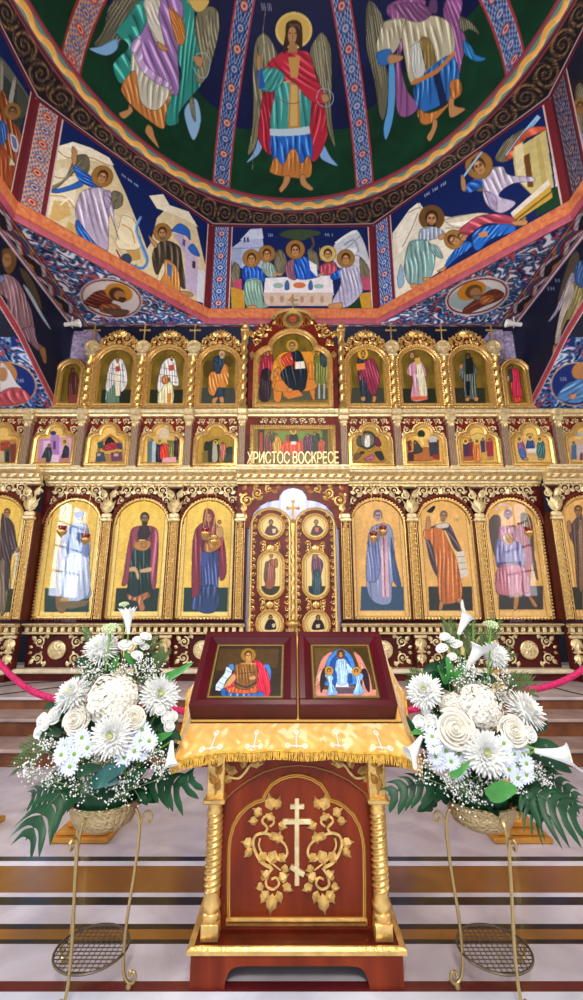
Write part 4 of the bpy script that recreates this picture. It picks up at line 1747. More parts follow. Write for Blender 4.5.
for x in FP:
    c_.bevbox((x, DP - 0.09, 5.09), (0.21, 0.18, 0.13), 0.03)
c_.build('upper_cornice', M_GOLDP, screen, smooth=25)

# ---- upper tier
UB = [-3.36, -2.385, -1.405, 1.405, 2.385, 3.36]
for x in UB + [-4.20, 4.20, 0.0]:
    if x == 0:
        o_ = [(-0.85, 5.15), (0.85, 5.15), (0.85, 6.55)] + [(0.80, 6.62), (0.74, 6.95), (0.62, 7.03), (0.50, 7.02), (0.42, 7.1)]
        o_ += [(0.42 * math.cos(a), 7.06 + 0.27 * math.sin(a)) for a in np.linspace(0.15, math.pi - 0.15, 10)]
        o_ += [(-0.42, 7.1), (-0.50, 7.02), (-0.62, 7.03), (-0.74, 6.95), (-0.80, 6.62), (-0.85, 6.55)]
    elif abs(x) > 4:
        o_ = shift(arch_pts(0.60, 5.15, 6.26), x)
    else:
        o_ = [(-0.47, 5.15), (0.47, 5.15), (0.47, 6.25)] + [(0.46 * math.cos(a), 6.28 + 0.44 * math.sin(a)) for a in np.linspace(0, math.pi, 14)] + [(-0.47, 6.25)]
        o_ = shift(o_, x)
    p = MB().plate(o_, [], y + 0.0, y + 0.09).build('back_board', M_WOOD, screen, smooth=0)
    if abs(x) > 4:
        continue
    q = MB()
    if x:
        z0 = 6.50
        # openwork crest of leaves and scrolls over the arch
        for a in np.linspace(0.12, math.pi - 0.12, 15):
            xx, zz = x + 0.445 * math.cos(a), 6.10 + 0.46 * math.sin(a)
            leaf(q, xx, zz, a, 0.10, 0.085, y - 0.03, 0.03)
        for sg in (-1, 1):
            scroll(q, x + sg * 0.16, 6.68, 0.115, y - 0.02, math.pi / 2, 1.5, sg, 0.024)
            scroll(q, x + sg * 0.36, 6.53, 0.085, y - 0.02, math.pi / 2, 1.4, sg, 0.022)
            scroll(q, x + sg * 0.29, 6.64, 0.06, y - 0.02, 0, 1.2, -sg, 0.018)
            leaf(q, x + sg * 0.44, 6.40, math.pi / 2 - sg * 0.4, 0.14, 0.10, y - 0.02, 0.035)
            for k in range(6):
                q.ball((x + sg * (0.05 + 0.07 * k), y - 0.04, 6.80 - 0.010 * k * k), 0.026, 6, 4)
        for a in np.linspace(-1.1, 1.1, 7):
            leaf(q, x + 0.03 * math.sin(a), 6.72, math.pi / 2 - a, 0.17, 0.09, y - 0.045, 0.035)
        q.ball((x, y - 0.05, 6.72), 0.05, 8, 6)
        for k in range(9):
            a = 0.35 + (math.pi - 0.7) * k / 8
            q.ball((x + 0.40 * math.cos(a), y - 0.05, 6.12 + 0.42 * math.sin(a)), 0.02, 6, 4)
    else:
        for sg in (-1, 1):
            scroll(q, sg * 0.66, 6.82, 0.10, y - 0.02, math.pi / 2, 1.4, sg, 0.026)
            scroll(q, sg * 0.50, 6.93, 0.075, y - 0.02, 0, 1.3, sg, 0.02)
            scroll(q, sg * 0.70, 6.60, 0.075, y - 0.02, 0, 1.3, -sg, 0.02)
            for (lx, lz, a, L) in ((0.76, 6.7, 1.2, 0.2), (0.6, 6.95, 1.3, 0.14), (0.78, 6.42, -1.5, 0.2), (0.58, 6.72, 2.5, 0.14), (0.4, 7.0, 2.2, 0.14)):
                leaf(q, sg * lx, lz, a if sg > 0 else math.pi - a, L, L * 0.55, y - 0.02, 0.035)
        q.rim([(0.40 * math.cos(a), 7.06 + 0.25 * math.sin(a)) for a in np.linspace(0.1, math.pi - 0.1, 16)], [(-0.03, 0), (-0.03, 0.05), (0.02, 0.06), (0.05, 0.03), (0.05, 0)], y - 0.01, closed=False)
        q.rim([(0.155 * math.cos(a), 7.10 + 0.15 * math.sin(a)) for a in np.linspace(0, 2 * math.pi, 24, endpoint=False)], [(-0.02, 0), (-0.02, 0.05), (0.03, 0.06), (0.06, 0.02), (0.06, 0)], y - 0.01)
        for sg in (-1, 1):
            for k in range(3):
                q.rim([(sg * (0.20 + 0.06 * k) + 0.0 + 0.02 * math.cos(t_) * 1, 7.08 + (0.12 - 0.025 * k) * math.sin(t_)) for t_ in np.linspace(0, 2 * math.pi, 10, endpoint=False)], [(0, 0), (0.01, 0.04), (0.02, 0)], y - 0.01)
    build_pieces(q, 'crest_trim', M_GOLD, p)
    if not x:
        MB().lathe([(0.0005, 0.03), (0.10, 0.035), (0.15, 0.02), (0.15, 0.0)], 24, Matrix.Translation((0, y - 0.005, 7.10)) @ Matrix.Rotation(math.pi / 2, 4, 'X')).build('crest_medallion', mat('olive_gold_paint', '5a4a1c', 0.4), p)
        sr = MB()
        for a in (0.9, 2.24, 3.6, 5.6, 4.71):
            leaf(sr, 0, 7.11, a, 0.09, 0.09, y - 0.045, 0.015)
        sr.build('seraph_emblem', mat('vermilion_paint', 'b0402c', 0.4), p)
        f = MB(); gold_cross(f, 0, y - 0.02, 7.32, 0.36, 0.022); f.ball((0, y - 0.02, 7.34), 0.04, 8, 6)
        f.build('finial_cross', M_GOLD, p)

for x in (-3.85, -2.875, -1.90, -0.925, 0.925, 1.90, 2.875, 3.85):
    b_ = MB(); tall = abs(x) < 1
    zt = 6.78 if tall else 6.24
    column_gold(b_, x, y - 0.07, 5.15, zt, 0.055, 6.0 if not tall else 8.0)
    p = b_.build('twisted_column', M_GOLD, screen)
    q = MB()
    if not tall:
        q.bevbox((x, y - 0.07, 6.28), (0.18, 0.15, 0.07), 0.02)
        M = Matrix.Translation((x, y - 0.05, 6.47)) @ Matrix.Rotation(math.pi / 2, 4, 'X')
        q.lathe([(0.14, -0.03), (0.145, 0.02), (0.135, 0.045), (0.115, 0.045), (0.11, 0.025), (0.0005, 0.03)], 24, M)
        q.bevbox((x, y - 0.085, 6.47), (0.03, 0.02, 0.18), 0.006)
        q.bevbox((x, y - 0.085, 6.47), (0.18, 0.026, 0.03), 0.006)
        q.build('roundel', M_GOLDP, p)
        q = MB(); gold_cross(q, x, y - 0.05, 6.61, 0.36, 0.026)
        q.build('finial_cross', M_GOLD, p)
    else:
        q.bevbox((x, y - 0.07, 6.82), (0.17, 0.15, 0.08), 0.02)
        q.ball((x, y - 0.07, 6.93), 0.07, 10, 6, (1, 1, 1.2))
        q.build('finial', M_GOLD, p)

# gilded lettering standing on the central cornice
cu = bpy.data.curves.new('inscription', 'FONT')
cu.body = 'ХРИСТОС ВОСКРЕСЕ'
cu.size = 0.30; cu.extrude = 0.018; cu.align_x = 'CENTER'; cu.space_character = 0.92; cu.offset = 0.0
tmp = bpy.data.objects.new('inscription_source', cu)
COL.objects.link(tmp)
bpy.context.view_layer.update()
me = bpy.data.meshes.new_from_object(tmp.evaluated_get(bpy.context.evaluated_depsgraph_get()))
bpy.data.objects.remove(tmp)
n = len(me.vertices); co = np.empty(n * 3, np.float32); me.vertices.foreach_get('co', co); co = co.reshape(-1, 3)
sx_ = 1.56 / (co[:, 0].max() - co[:, 0].min())
zz = co[:, 1] / (co[:, 1].max() + 1e-6) * 0.215
loc = np.stack([co[:, 0] * sx_, DP - 0.425 - co[:, 2] - (DP - 0.2), 3.985 + zz - 0.5], -1)
me.vertices.foreach_set('co', loc.astype(np.float32).ravel()); me.update()
me.materials.clear(); me.materials.append(M_GOLDP)
ins = bpy.data.objects.new('inscription', me); COL.objects.link(ins); ins.parent = screen
ins['label'] = 'gilded capital letters over the doors'


# ------------------------------------------------------------------ icons set into the screen
def icon(name, label, group, x, z0, outline, panel_box, res, y, spec, T, base, frame_prof, frame_mat, bead=None, glass=False, inner=None, flat_extra=None):
    """an icon: painted panel (clipped to the outline), gilded frame, beaded edge"""
    e = empty(name, (x, y + 0.03, z0), label, 'icon', group)
    u0, u1, v0, v1 = panel_box
    s = plane_surf((x, y, 0), (1, 0, 0), (0, 0, 1), u0, u1, v0, v1, res, base)
    for f in (flat_extra or ()):
        f(s)
    for sp, TT in (spec if isinstance(spec, list) else [(spec, T)]):
        s.draw(sp, TT)
    P = np.array(outline)

    def mk(U, V):
        ux = (U - u0) / (u1 - u0) * s.W; vy = (V - v0) / (v1 - v0) * s.H
        X = (P[:, 0] - u0) / (u1 - u0) * s.W; Y = (P[:, 1] - v0) / (v1 - v0) * s.H
        full = np.zeros((s.H, s.W), bool)
        r = s.mask(X, Y)
        ys, xs, m = r
        full[ys, xs] = m
        return full[np.clip(vy.astype(int), 0, s.H - 1), np.clip(ux.astype(int), 0, s.W - 1)]
    s.speckle(0.08, 40, int(abs(x) * 10))
    s.build('painted_panel', M_ICONGLASS if glass else M_ICON, e, mk)
    b = MB().plate(shift(outline, x), [], y + 0.004, y + 0.03).build('backing_board', M_WOODD, e, smooth=0)
    MB().rim(shift(outline, x), frame_prof, y).build('gilded_frame', frame_mat, e, smooth=35)
    if bead:
        q = MB()
        off, r, step, yy = bead
        n = len(outline)
        o2 = []
        for i in range(n):
            a = Vector(outline[i - 1]); c = Vector(outline[i]); d = Vector(outline[(i + 1) % n])
            t = ((c - a).normalized() + (d - c).normalized()).normalized()
            nn = Vector((t.y, -t.x)); k = 1 / max(0.6, nn.dot(Vector(((c - a).normalized().y, -(c - a).normalized().x))))
            o2.append((c.x + nn.x * off * k + x, c.y + nn.y * off * k))
        beads(q, o2, y - yy, r, step, True)
        q.build('beaded_edge', M_GOLD, e)
    return e


def gold_ground(c_in, c_rim, w, h_floor=None, c_floor=None, line='b98a3a'):
    """gold ground with a plain margin, and a dark floor strip"""
    def f(s):
        U, V = s.grid()
        n = noise2(U * 18, V * 6, 9)
        s.a[:] = (hx(c_in) * (0.94 + 0.12 * n[..., None]))
        if h_floor:
            m = (V < h_floor) & (np.abs(U - (s.u0 + s.u1) / 2) < (s.u1 - s.u0) / 2 - w) & (V > s.v0 + w * 1.3)
            s.a[m] = hx(c_floor)
        m = (np.abs(U - (s.u0 + s.u1) / 2) > (s.u1 - s.u0) / 2 - w * 0.8) | (V < s.v0 + w)
        s.a[m] = hx(c_rim)
        m = np.abs(np.abs(U - (s.u0 + s.u1) / 2) - ((s.u1 - s.u0) / 2 - w * 0.85)) < 0.008
        s.a[m] = hx(line)
    return f


# ---- lower tier: eight large round-headed icons behind glass
big = {
 -5.02: ('large icon of a bald dark-robed elder holding a scroll, cut by left picture edge', '''
f 8a8078 85 5 .15 5,360 45,370 50,520 30,630 0,640
f 4a3c40 80 6 .25 5,190 30,178 65,215 80,300 90,345 60,360 50,420 35,530 0,520
p 33402c 0,530 60,528 78,530 70,640 0,645
f 7a6a58 85 4 .2 0,400 45,380 40,520 25,630 0,640
f 4a3c40 80 6 .25 5,190 30,178 62,215 75,270 82,340 55,350 48,440 30,540 20,380 0,380
p dcd8cc 70,345 102,340 105,430 90,455 62,450 75,420
l 9a9488 3 72,370 98,366
l 9a9488 3 74,395 100,391
l 9a9488 3 72,420 98,418
s a87a50 72,330 88,325 92,345 78,352
h 35,160,19 - 5a4030 a87a50 8a7a68
''', (0, 480, 4.858)),
 -3.80: ('large icon of a blue-white robed figure, glare on its glass, behind two red lamps', '''
p 2a4440 218,525 435,525 432,642 214,642
f 8a6a4a 85 5 .2 300,280 330,230 330,600 272,620 275,400
f 7f98c8 82 8 .25 330,240 350,215 410,212 430,240 438,330 432,470 436,570 330,575 295,560 300,400 312,300
f 6f86b8 80 6 .25 325,260 350,230 420,235 430,300 420,380 340,390 322,330
f b8c8e4 85 7 .2 305,380 420,375 428,560 300,575
p d0a040 292,575 330,575 330,592 292,590
p 7a6a4c 280,590 430,585 420,610 350,625 275,622
h 385,182,20 - 38456a 8a98b8
s 4a5f94 362,162 400,150 405,168 368,178
l 9aa4c4 5 340,260 380,330
''', (0, 480, 4.858)),
 -2.62: ('large icon of a bearded saint in a purple cape over dark green tunic', '''
p 1f3430 65,435 238,435 230,528 58,528
f 8f4055 95 5 .25 135,190 220,190 235,260 222,435 200,400 195,260 150,250 118,400 88,425 95,380 115,250
f 17332e 88 6 .3 150,270 200,270 200,380 212,470 180,470 112,460 118,380 130,290
s c8a878 118,352 145,350 158,390 150,400 140,370 118,368
s c8a878 160,360 205,350 205,368 165,372
f b0704a 100 4 .2 110,455 140,470 190,450 200,470 175,485 180,520 160,525 150,490 115,480
s b8803c 140,250 200,245 200,270 175,285 140,275
s a87850 165,255 185,252 185,268 168,270
p 2b2424 160,185 195,185 205,215 190,240 155,240 150,215
h 180,155,22 - 2b2018 8a6444 2b2420
p 3a2820 168,165 192,165 185,215 172,215
''', (100, 480, 4.02)),
 -1.46: ('large icon of a veiled woman in maroon and blue holding a child', '''
p 1f3a38 338,432 515,432 512,530 334,530
f 7f3040 90 6 .22 400,180 430,165 470,180 500,250 508,370 490,405 478,380 470,290 410,290 405,480 372,490 370,300 380,210
f 3f4f88 88 7 .25 408,290 470,285 475,440 465,520 372,520 378,470 405,460
f 2f4470 88 4 .2 405,430 470,430 468,525 395,525
f c8884a 60 4 .2 425,250 475,225 485,265 450,290 420,285
s c09060 470,190 490,190 495,225 475,235 465,215
h 480,172,10 - 6a4020 b08050
s 7f3040 420,120 445,118 462,145 460,180 415,182
h 437,150,18 - 7f3040 b08458 - 7f3040
s b08458 410,225 440,222 445,240 415,242
''', (100, 480, 4.02)),
 1.46: ('large icon of a blue-robed saint with a pink stole behind red lamps', '''
p 33506a 65,428 235,428 238,525 62,525
f 8a94b8 86 7 .22 105,190 160,175 190,205 200,300 210,370 225,425 190,410 185,490 140,500 100,470 85,395 90,250
f 7a86b4 86 5 .22 95,215 140,200 145,320 130,400 100,410 85,380
p d8b0bc 142,225 170,225 178,470 150,470
l 8a4a60 4 155,230 162,470
l e8ccd4 4 147,240 155,465
f 3a5480 80 4 .2 185,230 205,330 225,425 195,400
h 132,145,22 - 6a5a5a a89098 -
s b09080 120,200 150,195 150,212 125,218
''', (345, 480, 4.02)),
 2.62: ('large icon of an orange-robed prophet with a black raven above his hand', '''
p 2f302e 335,428 510,428 515,525 338,525
f 4a3c48 60 7 .22 345,190 385,175 420,180 445,230 470,290 440,275 400,200 370,260 380,390 350,350 330,270 325,220
f c26c34 88 9 .22 345,195 385,190 420,260 450,330 470,470 400,500 380,480 365,330 345,250 320,235 318,200
s b98050 328,150 340,150 345,195 325,200
p d8cfc0 448,290 478,285 495,385 465,395
l 8f8678 3 452,310 482,306
l 8f8678 3 456,335 486,331
l 8f8678 3 460,360 490,356
s 22202a 330,125 355,105 362,110 350,130 335,130
s b98050 380,490 395,490 390,520 378,520
s b98050 445,480 465,470 475,495 465,500
h 396,145,19,8 - 6a5a4c a8784c 7a6a5a
s cfc4b4 365,180 410,172 415,190 375,195
t 8a6a3c 440,155,4,12,7
''', (345, 480, 4.02)),
 3.80: ('large icon of a dark-winged angel in pink and orange with a violet sash', '''
p 3c3c3c 172,515 388,515 390,630 175,630
s 5a5050 150,170 180,180 180,250 165,330 155,370 130,270 128,200
s 5a5048 280,165 320,170 340,230 345,350 365,480 350,460 320,330 290,260
f a04050 85 5 .25 265,210 305,240 335,330 330,440 320,520 300,430 285,330
f c8824a 85 5 .25 180,240 250,220 270,270 240,310 190,300
f b87f98 85 9 .25 175,240 215,225 265,235 280,330 300,440 330,560 290,560 170,555 165,480 175,380
f 7f80b0 85 6 .25 165,290 215,300 285,310 300,400 270,425 165,420
p 44507f 165,400 285,395 285,420 165,425
f c07888 85 9 .25 170,425 290,420 320,545 170,550
f dcb08c 60 3 .15 190,270 235,255 240,310 205,310
s b98050 250,555 272,555 265,620 245,628
s b98050 318,570 335,570 362,612 345,615
h 218,170,24 - 5a4048 9a7080
l d8d0e0 6 160,150 180,120 230,130
''', (463, 480, 4.858)),
 5.02: ('large icon of a brown-robed elder raising one hand, cut by right picture edge', '''
p 33342c 525,520 583,520 583,630 545,630
f 5a4440 86 5 .2 545,190 583,185 583,520 555,515 540,330 520,280 515,240
f 8a6a50 86 5 .2 560,230 583,225 583,510 565,510
s a87850 505,205 520,200 528,250 512,255
h 560,150,24 - 5a4030 9a7048 7a6450
''', (463, 480, 4.858)),
}
PRB = [(-0.0, 0.0), (0.0, 0.012), (0.012, 0.028), (0.03, 0.03), (0.036, 0.012), (0.05, 0.01), (0.055, -0.02)]
for x, (lab, spec, T) in big.items():
    yy = DP - 0.015 - fwd(x)
    o_ = arch_pts(0.90, 1.48, 3.44, 22)
    gg = gold_ground('efc659' if x < 1 else 'e8b466', 'f8df86' if x < 0 else 'f2c67a', 0.07)
    icon('large_icon', lab, 'large icons of the lower tier', x, 1.48, o_, (-0.45, 0.45, 1.48, 3.44), 100, yy, spec, T, 'e0ae4c', PRB, M_GOLD,
         (0.045, 0.02, 0.055, 0.02), True, None, [gg])

# ---- festal tier: small trefoil icons
FO = trefoil_pts(0.74, 4.09, 4.55, 0.19, 4.885)
PRF = [(-0.055, -0.005), (-0.05, 0.03), (-0.02, 0.05), (0.005, 0.045), (0.01, 0.02), (0.03, 0.015), (0.035, -0.02)]
fest = {
 -5.31: ('small festal icon of a red-brown crowd, cut by left picture edge', (0, 400, 4.48), '''
p b07a4a 0,180 75,175 72,285 0,288
p a8412c 0,190 40,185 60,215 20,230 0,225
p 4a5a4a 20,220 45,215 45,280 20,282
p 7a3a2c 45,200 72,195 70,280 48,280
p 2f2a2a 28,230 40,228 40,283 25,283
p c8b088 0,230 18,230 20,283 0,285
h 12,205,7 - 4a2c1a a87a50
h 40,200,7 - 4a2c1a a87a50
'''),
 -4.33: ('small festal icon of two dark figures facing each other before pink buildings', (0, 400, 4.48), '''
p b88ab0 175,175 322,165 310,285 165,285
p d8b4cc 195,185 225,180 225,250 190,255
p a878b0 225,160 265,155 265,250 228,250
p caa0c4 265,175 320,170 315,240 265,250
p 5a3a6a 238,185 250,182 250,220 238,222
p e0c0d0 220,245 265,245 262,280 215,282
e 2a3468 238,148,14,10
f 2f3a3a 80 4 .25 205,215 225,210 232,245 220,280 180,283 190,250
f 2a2430 95 4 .25 290,205 308,215 305,270 295,280 275,270 282,230
h 220,205,8 - 3a2418 a87a50
h 290,190,9 e0b84c 3a2418 a87a50
p c08a70 170,262 205,258 205,284 166,285
p b87a68 268,262 310,258 308,284 265,285
'''),
 -3.36: ('small festal icon with a reclining red-robed figure in a dark cave', (0, 400, 4.48), '''
p a8783c 440,190 495,150 550,190 552,278 425,280
s c89a4c 450,200 500,165 545,205 540,240 455,240
s 2a2024 470,190 490,165 515,190 510,210 475,205
f a02c34 20 4 .25 455,210 500,190 530,205 515,220 470,226
h 462,208,6 - 3a2418 a87a50
p 2f4a44 435,190 462,185 465,215 440,218
p 4a3f5a 520,190 548,195 548,222 525,220
p 3f4a5a 430,235 465,232 475,275 428,278
p c0a48c 435,240 450,238 450,250 436,252
p 6a4058 495,235 545,232 548,272 500,276
p c8a880 510,240 530,238 530,252 510,252
h 525,236,6 - 3a2418 a87a50
h 445,236,6 - 3a2418 a87a50
'''),
 -2.385: ('small festal icon with figures in blue and vivid red beside a bed of steps', (120, 400, 4.664), '''
p 8a8a58 128,175 280,170 276,295 125,295
p c8a860 150,160 265,155 262,200 150,200
c c8b494 208,155 28
p 5a6a70 128,195 150,190 152,290 128,292
p a8b8b4 150,195 168,190 168,290 148,290
f 2a2438 88 3 .25 172,200 195,195 198,290 168,290
f d83c2c 88 4 .2 190,215 225,210 225,272 188,275
f 7a7838 88 3 .25 225,200 250,195 252,270 228,270
f 3a2430 88 3 .25 252,190 275,185 272,270 254,272
p d8a0a0 200,270 262,265 262,292 195,293
h 184,195,8 e0b84c 3a2418 a87a50
h 150,190,7 - 3a2418 a87a50
h 262,180,9 - 3a2020 a87a50
h 225,195,7 - 3a2418 a87a50
'''),
 -1.405: ('small dull gold festal icon with a dark cave arch and a pink-robed figure', (120, 400, 4.664), '''
p 9a7c2c 385,170 530,170 528,292 378,292
p 2a2c22 410,195 450,180 465,215 462,290 408,290
s a8a48c 432,205 450,205 455,280 430,285
p 2a2a2c 435,185 465,180 450,198
s 2a2a20 395,200 410,195 408,235 392,232
f c06a58 85 4 .25 465,215 490,205 495,270 480,285 468,260
s 24362a 495,225 525,220 525,255 500,262
p 3a4430 490,255 525,250 525,290 480,292
p 70602c 385,240 410,235 410,290 385,290
h 478,205,8 - 3a2418 a87a50
h 445,200,7 d8b450 3a2418 a87a50
'''),
 1.405: ('small festal icon of a pale figure in a dark round cloud above fallen figures', (340, 400, 4.664), '''
p b8923c 62,170 205,170 205,288 60,288
s a87828 62,270 100,215 140,240 175,210 205,265 203,288 62,288
c 3a3c34 127,187 44
c 6a6c58 127,187 32
f dcd8c8 88 3 .15 117,165 137,165 140,215 115,215
h 127,160,7 - 4a2c1a a87a50
s 4a4a44 78,180 95,170 98,215 80,210
s 6a2444 160,175 178,175 192,210 170,215
s 6a5030 65,255 100,245 95,265 70,280
f a05878 20 3 .2 110,275 150,255 160,270 130,285
s 2a2c34 160,245 190,240 205,275 185,280
s 3a2a1c 95,240 112,240 112,250 95,250
'''),
 2.385: ('small festal icon with a dark disc in the sky above a grey tower', (340, 400, 4.664), '''
p c88c4c 312,190 465,180 465,285 312,288
p d8a858 340,190 400,180 420,230 360,230
s b06838 325,280 360,230 420,225 440,270 400,285
c 24341f 379,158 18
p e8c878 372,172 386,172 392,205 380,215
p 3a3c44 412,190 460,185 462,250 450,268 418,262
p b8b4ac 415,165 450,162 452,195 418,198
s 3a4038 345,190 360,195 385,235 360,250 345,245
p 6a2c28 312,195 330,185 335,230 320,245
p 4a2c2a 315,245 345,240 345,285 315,286
p 88352c 430,255 465,250 465,280 435,275
h 330,205,7 - 3a2418 a87a50
h 352,200,6 - 3a2418 a87a50
'''),
 3.36: ('small festal icon of a figure in orange holding out his arms among a crowd', (455, 400, 4.555), '''
p b88448 35,170 175,165 178,275 35,278
s d8b868 70,165 105,150 140,165 130,190 80,190
p 4a3450 35,190 62,182 65,260 40,262
p 7a3040 62,195 80,190 82,262 65,262
f d07a3c 85 4 .2 82,195 115,190 122,270 85,272
p 34425a 115,185 135,182 138,240 120,245
p 9a3440 140,190 172,185 175,255 145,258
p c8a04c 120,240 145,235 148,272 122,274
p a85a38 40,258 80,255 85,276 40,277
h 100,190,9 e8c860 4a2c1a a87a50
h 48,190,8 e8c860 4a2c1a a87a50
h 72,185,7 - 4a2c1a a87a50
h 128,180,7 - 4a2c1a a87a50
h 158,182,8 - 4a2c1a a87a50
'''),
 4.33: ('small festal icon of three seated robed figures around a white table', (455, 400, 4.555), '''
p d8b070 280,175 415,170 420,275 285,275
e 8a6a3a 340,160,16,9
f 8a5a88 75 5 .22 285,190 305,185 318,215 325,262 305,270 290,235
f 2a4a80 85 4 .22 330,185 355,185 362,218 325,220
f 3a6a6a 105 5 .22 378,190 400,185 410,225 405,268 380,262 372,225
p e0dccc 325,222 372,220 368,240 330,240
p c8a868 330,240 368,240 365,255 332,255
s 4a6ab0 290,225 310,225 325,260 318,275 298,255
h 293,180,9 e8c468 4a2c1a a87a50
h 342,172,9 e8c468 4a2c1a a87a50
h 385,180,9 e8c468 4a2c1a a87a50
s b88a58 315,262 332,265 332,275 318,274
s b88a58 380,262 400,264 400,273 382,273
'''),
 5.31: ('small festal icon of a blue figure, cut by right picture edge', (455, 400, 4.555), '''
p d0a878 520,180 583,178 583,275 522,275
p a8b0b8 545,150 575,145 583,165 545,168
p 4a6a8a 530,205 552,200 555,270 530,272
p c0b0b4 555,205 583,200 583,250 555,255
p 6a3a58 570,240 583,240 583,275 568,275
h 540,198,8 - 4a2c1a a87a50
'''),
}


def fest_ground(c1, c2):
    def f(s):
        U, V = s.grid()
        s.a[:] = hx(c1)
        m = (np.abs(U) < 0.29) & (V > s.v0 + 0.08) & (V < 4.55)
        s.a[m] = hx(c2)
        m = np.hypot(U / 0.17, (V - 4.63) / 0.19) < 1
        s.a[m] = hx(c2)
    return f


for x, (lab, T, spec) in fest.items():
    dull = abs(x) < 2
    icon('festal_icon', lab, 'small festal icons of the middle tier', x, 4.09, FO, (-0.37, 0.37, 4.09, 4.885), 105, DP - 0.02, spec, T, 'e0b45c', PRF, M_GOLD,
         (0.03, 0.016, 0.036, 0.018), False, None, [fest_ground('d8a848' if not dull else 'b8903c', 'e4bc68' if not dull else 'b08a38')])

CS = '''
p 86702c 118,118 470,118 470,250 118,250
p 3a3420 130,125 160,122 160,250 130,250
p b04038 138,150 152,150 152,240 138,240
p 4a4a30 425,120 455,120 458,248 430,248
p 6a8a3a 160,150 430,150 430,180 160,180
p b8a060 165,128 425,128 425,135 165,135
f 7a3a38 85 4 .25 165,170 190,150 200,200 195,248 168,248
f c89030 85 4 .25 200,180 230,170 240,240 205,248
f 3a4a2c 85 3 .2 185,160 210,155 205,190 190,200
s 1c1e24 275,180 285,155 305,152 318,190 280,192
s a8321c 262,165 275,165 275,190 265,190
f e04a24 90 5 .2 245,200 345,198 335,252 250,252
p d8d4c0 285,192 308,192 308,208 285,208
f 5a2c44 85 5 .25 345,175 380,165 388,240 345,248
f 2c3c2c 85 4 .2 385,165 415,160 415,230 390,240
f b85038 85 4 .2 412,195 440,190 440,240 415,245
h 295,148,9 d8b040 3a2418 a87a50
h 180,160,8 - 3a2418 a87a50
h 215,165,8 - 3a2418 a87a50
h 195,152,7 - 3a2418 a87a50
h 362,165,8 - 3a2418 a87a50
h 395,158,8 - 3a2418 a87a50
h 425,185,8 - 3a2418 a87a50
'''
icon('festal_icon', 'wide rectangular icon of robed figures at a red table, above the gilded lettering', None, 0.0, 4.07, [(-0.74, 4.07), (0.74, 4.07), (0.74, 4.83), (-0.74, 4.83)],
     (-0.74, 0.74, 4.07, 4.83), 105, DP - 0.02, CS, (230, 400, 4.664), '8c742c', PRF, M_GOLD, (0.03, 0.016, 0.045, 0.018))

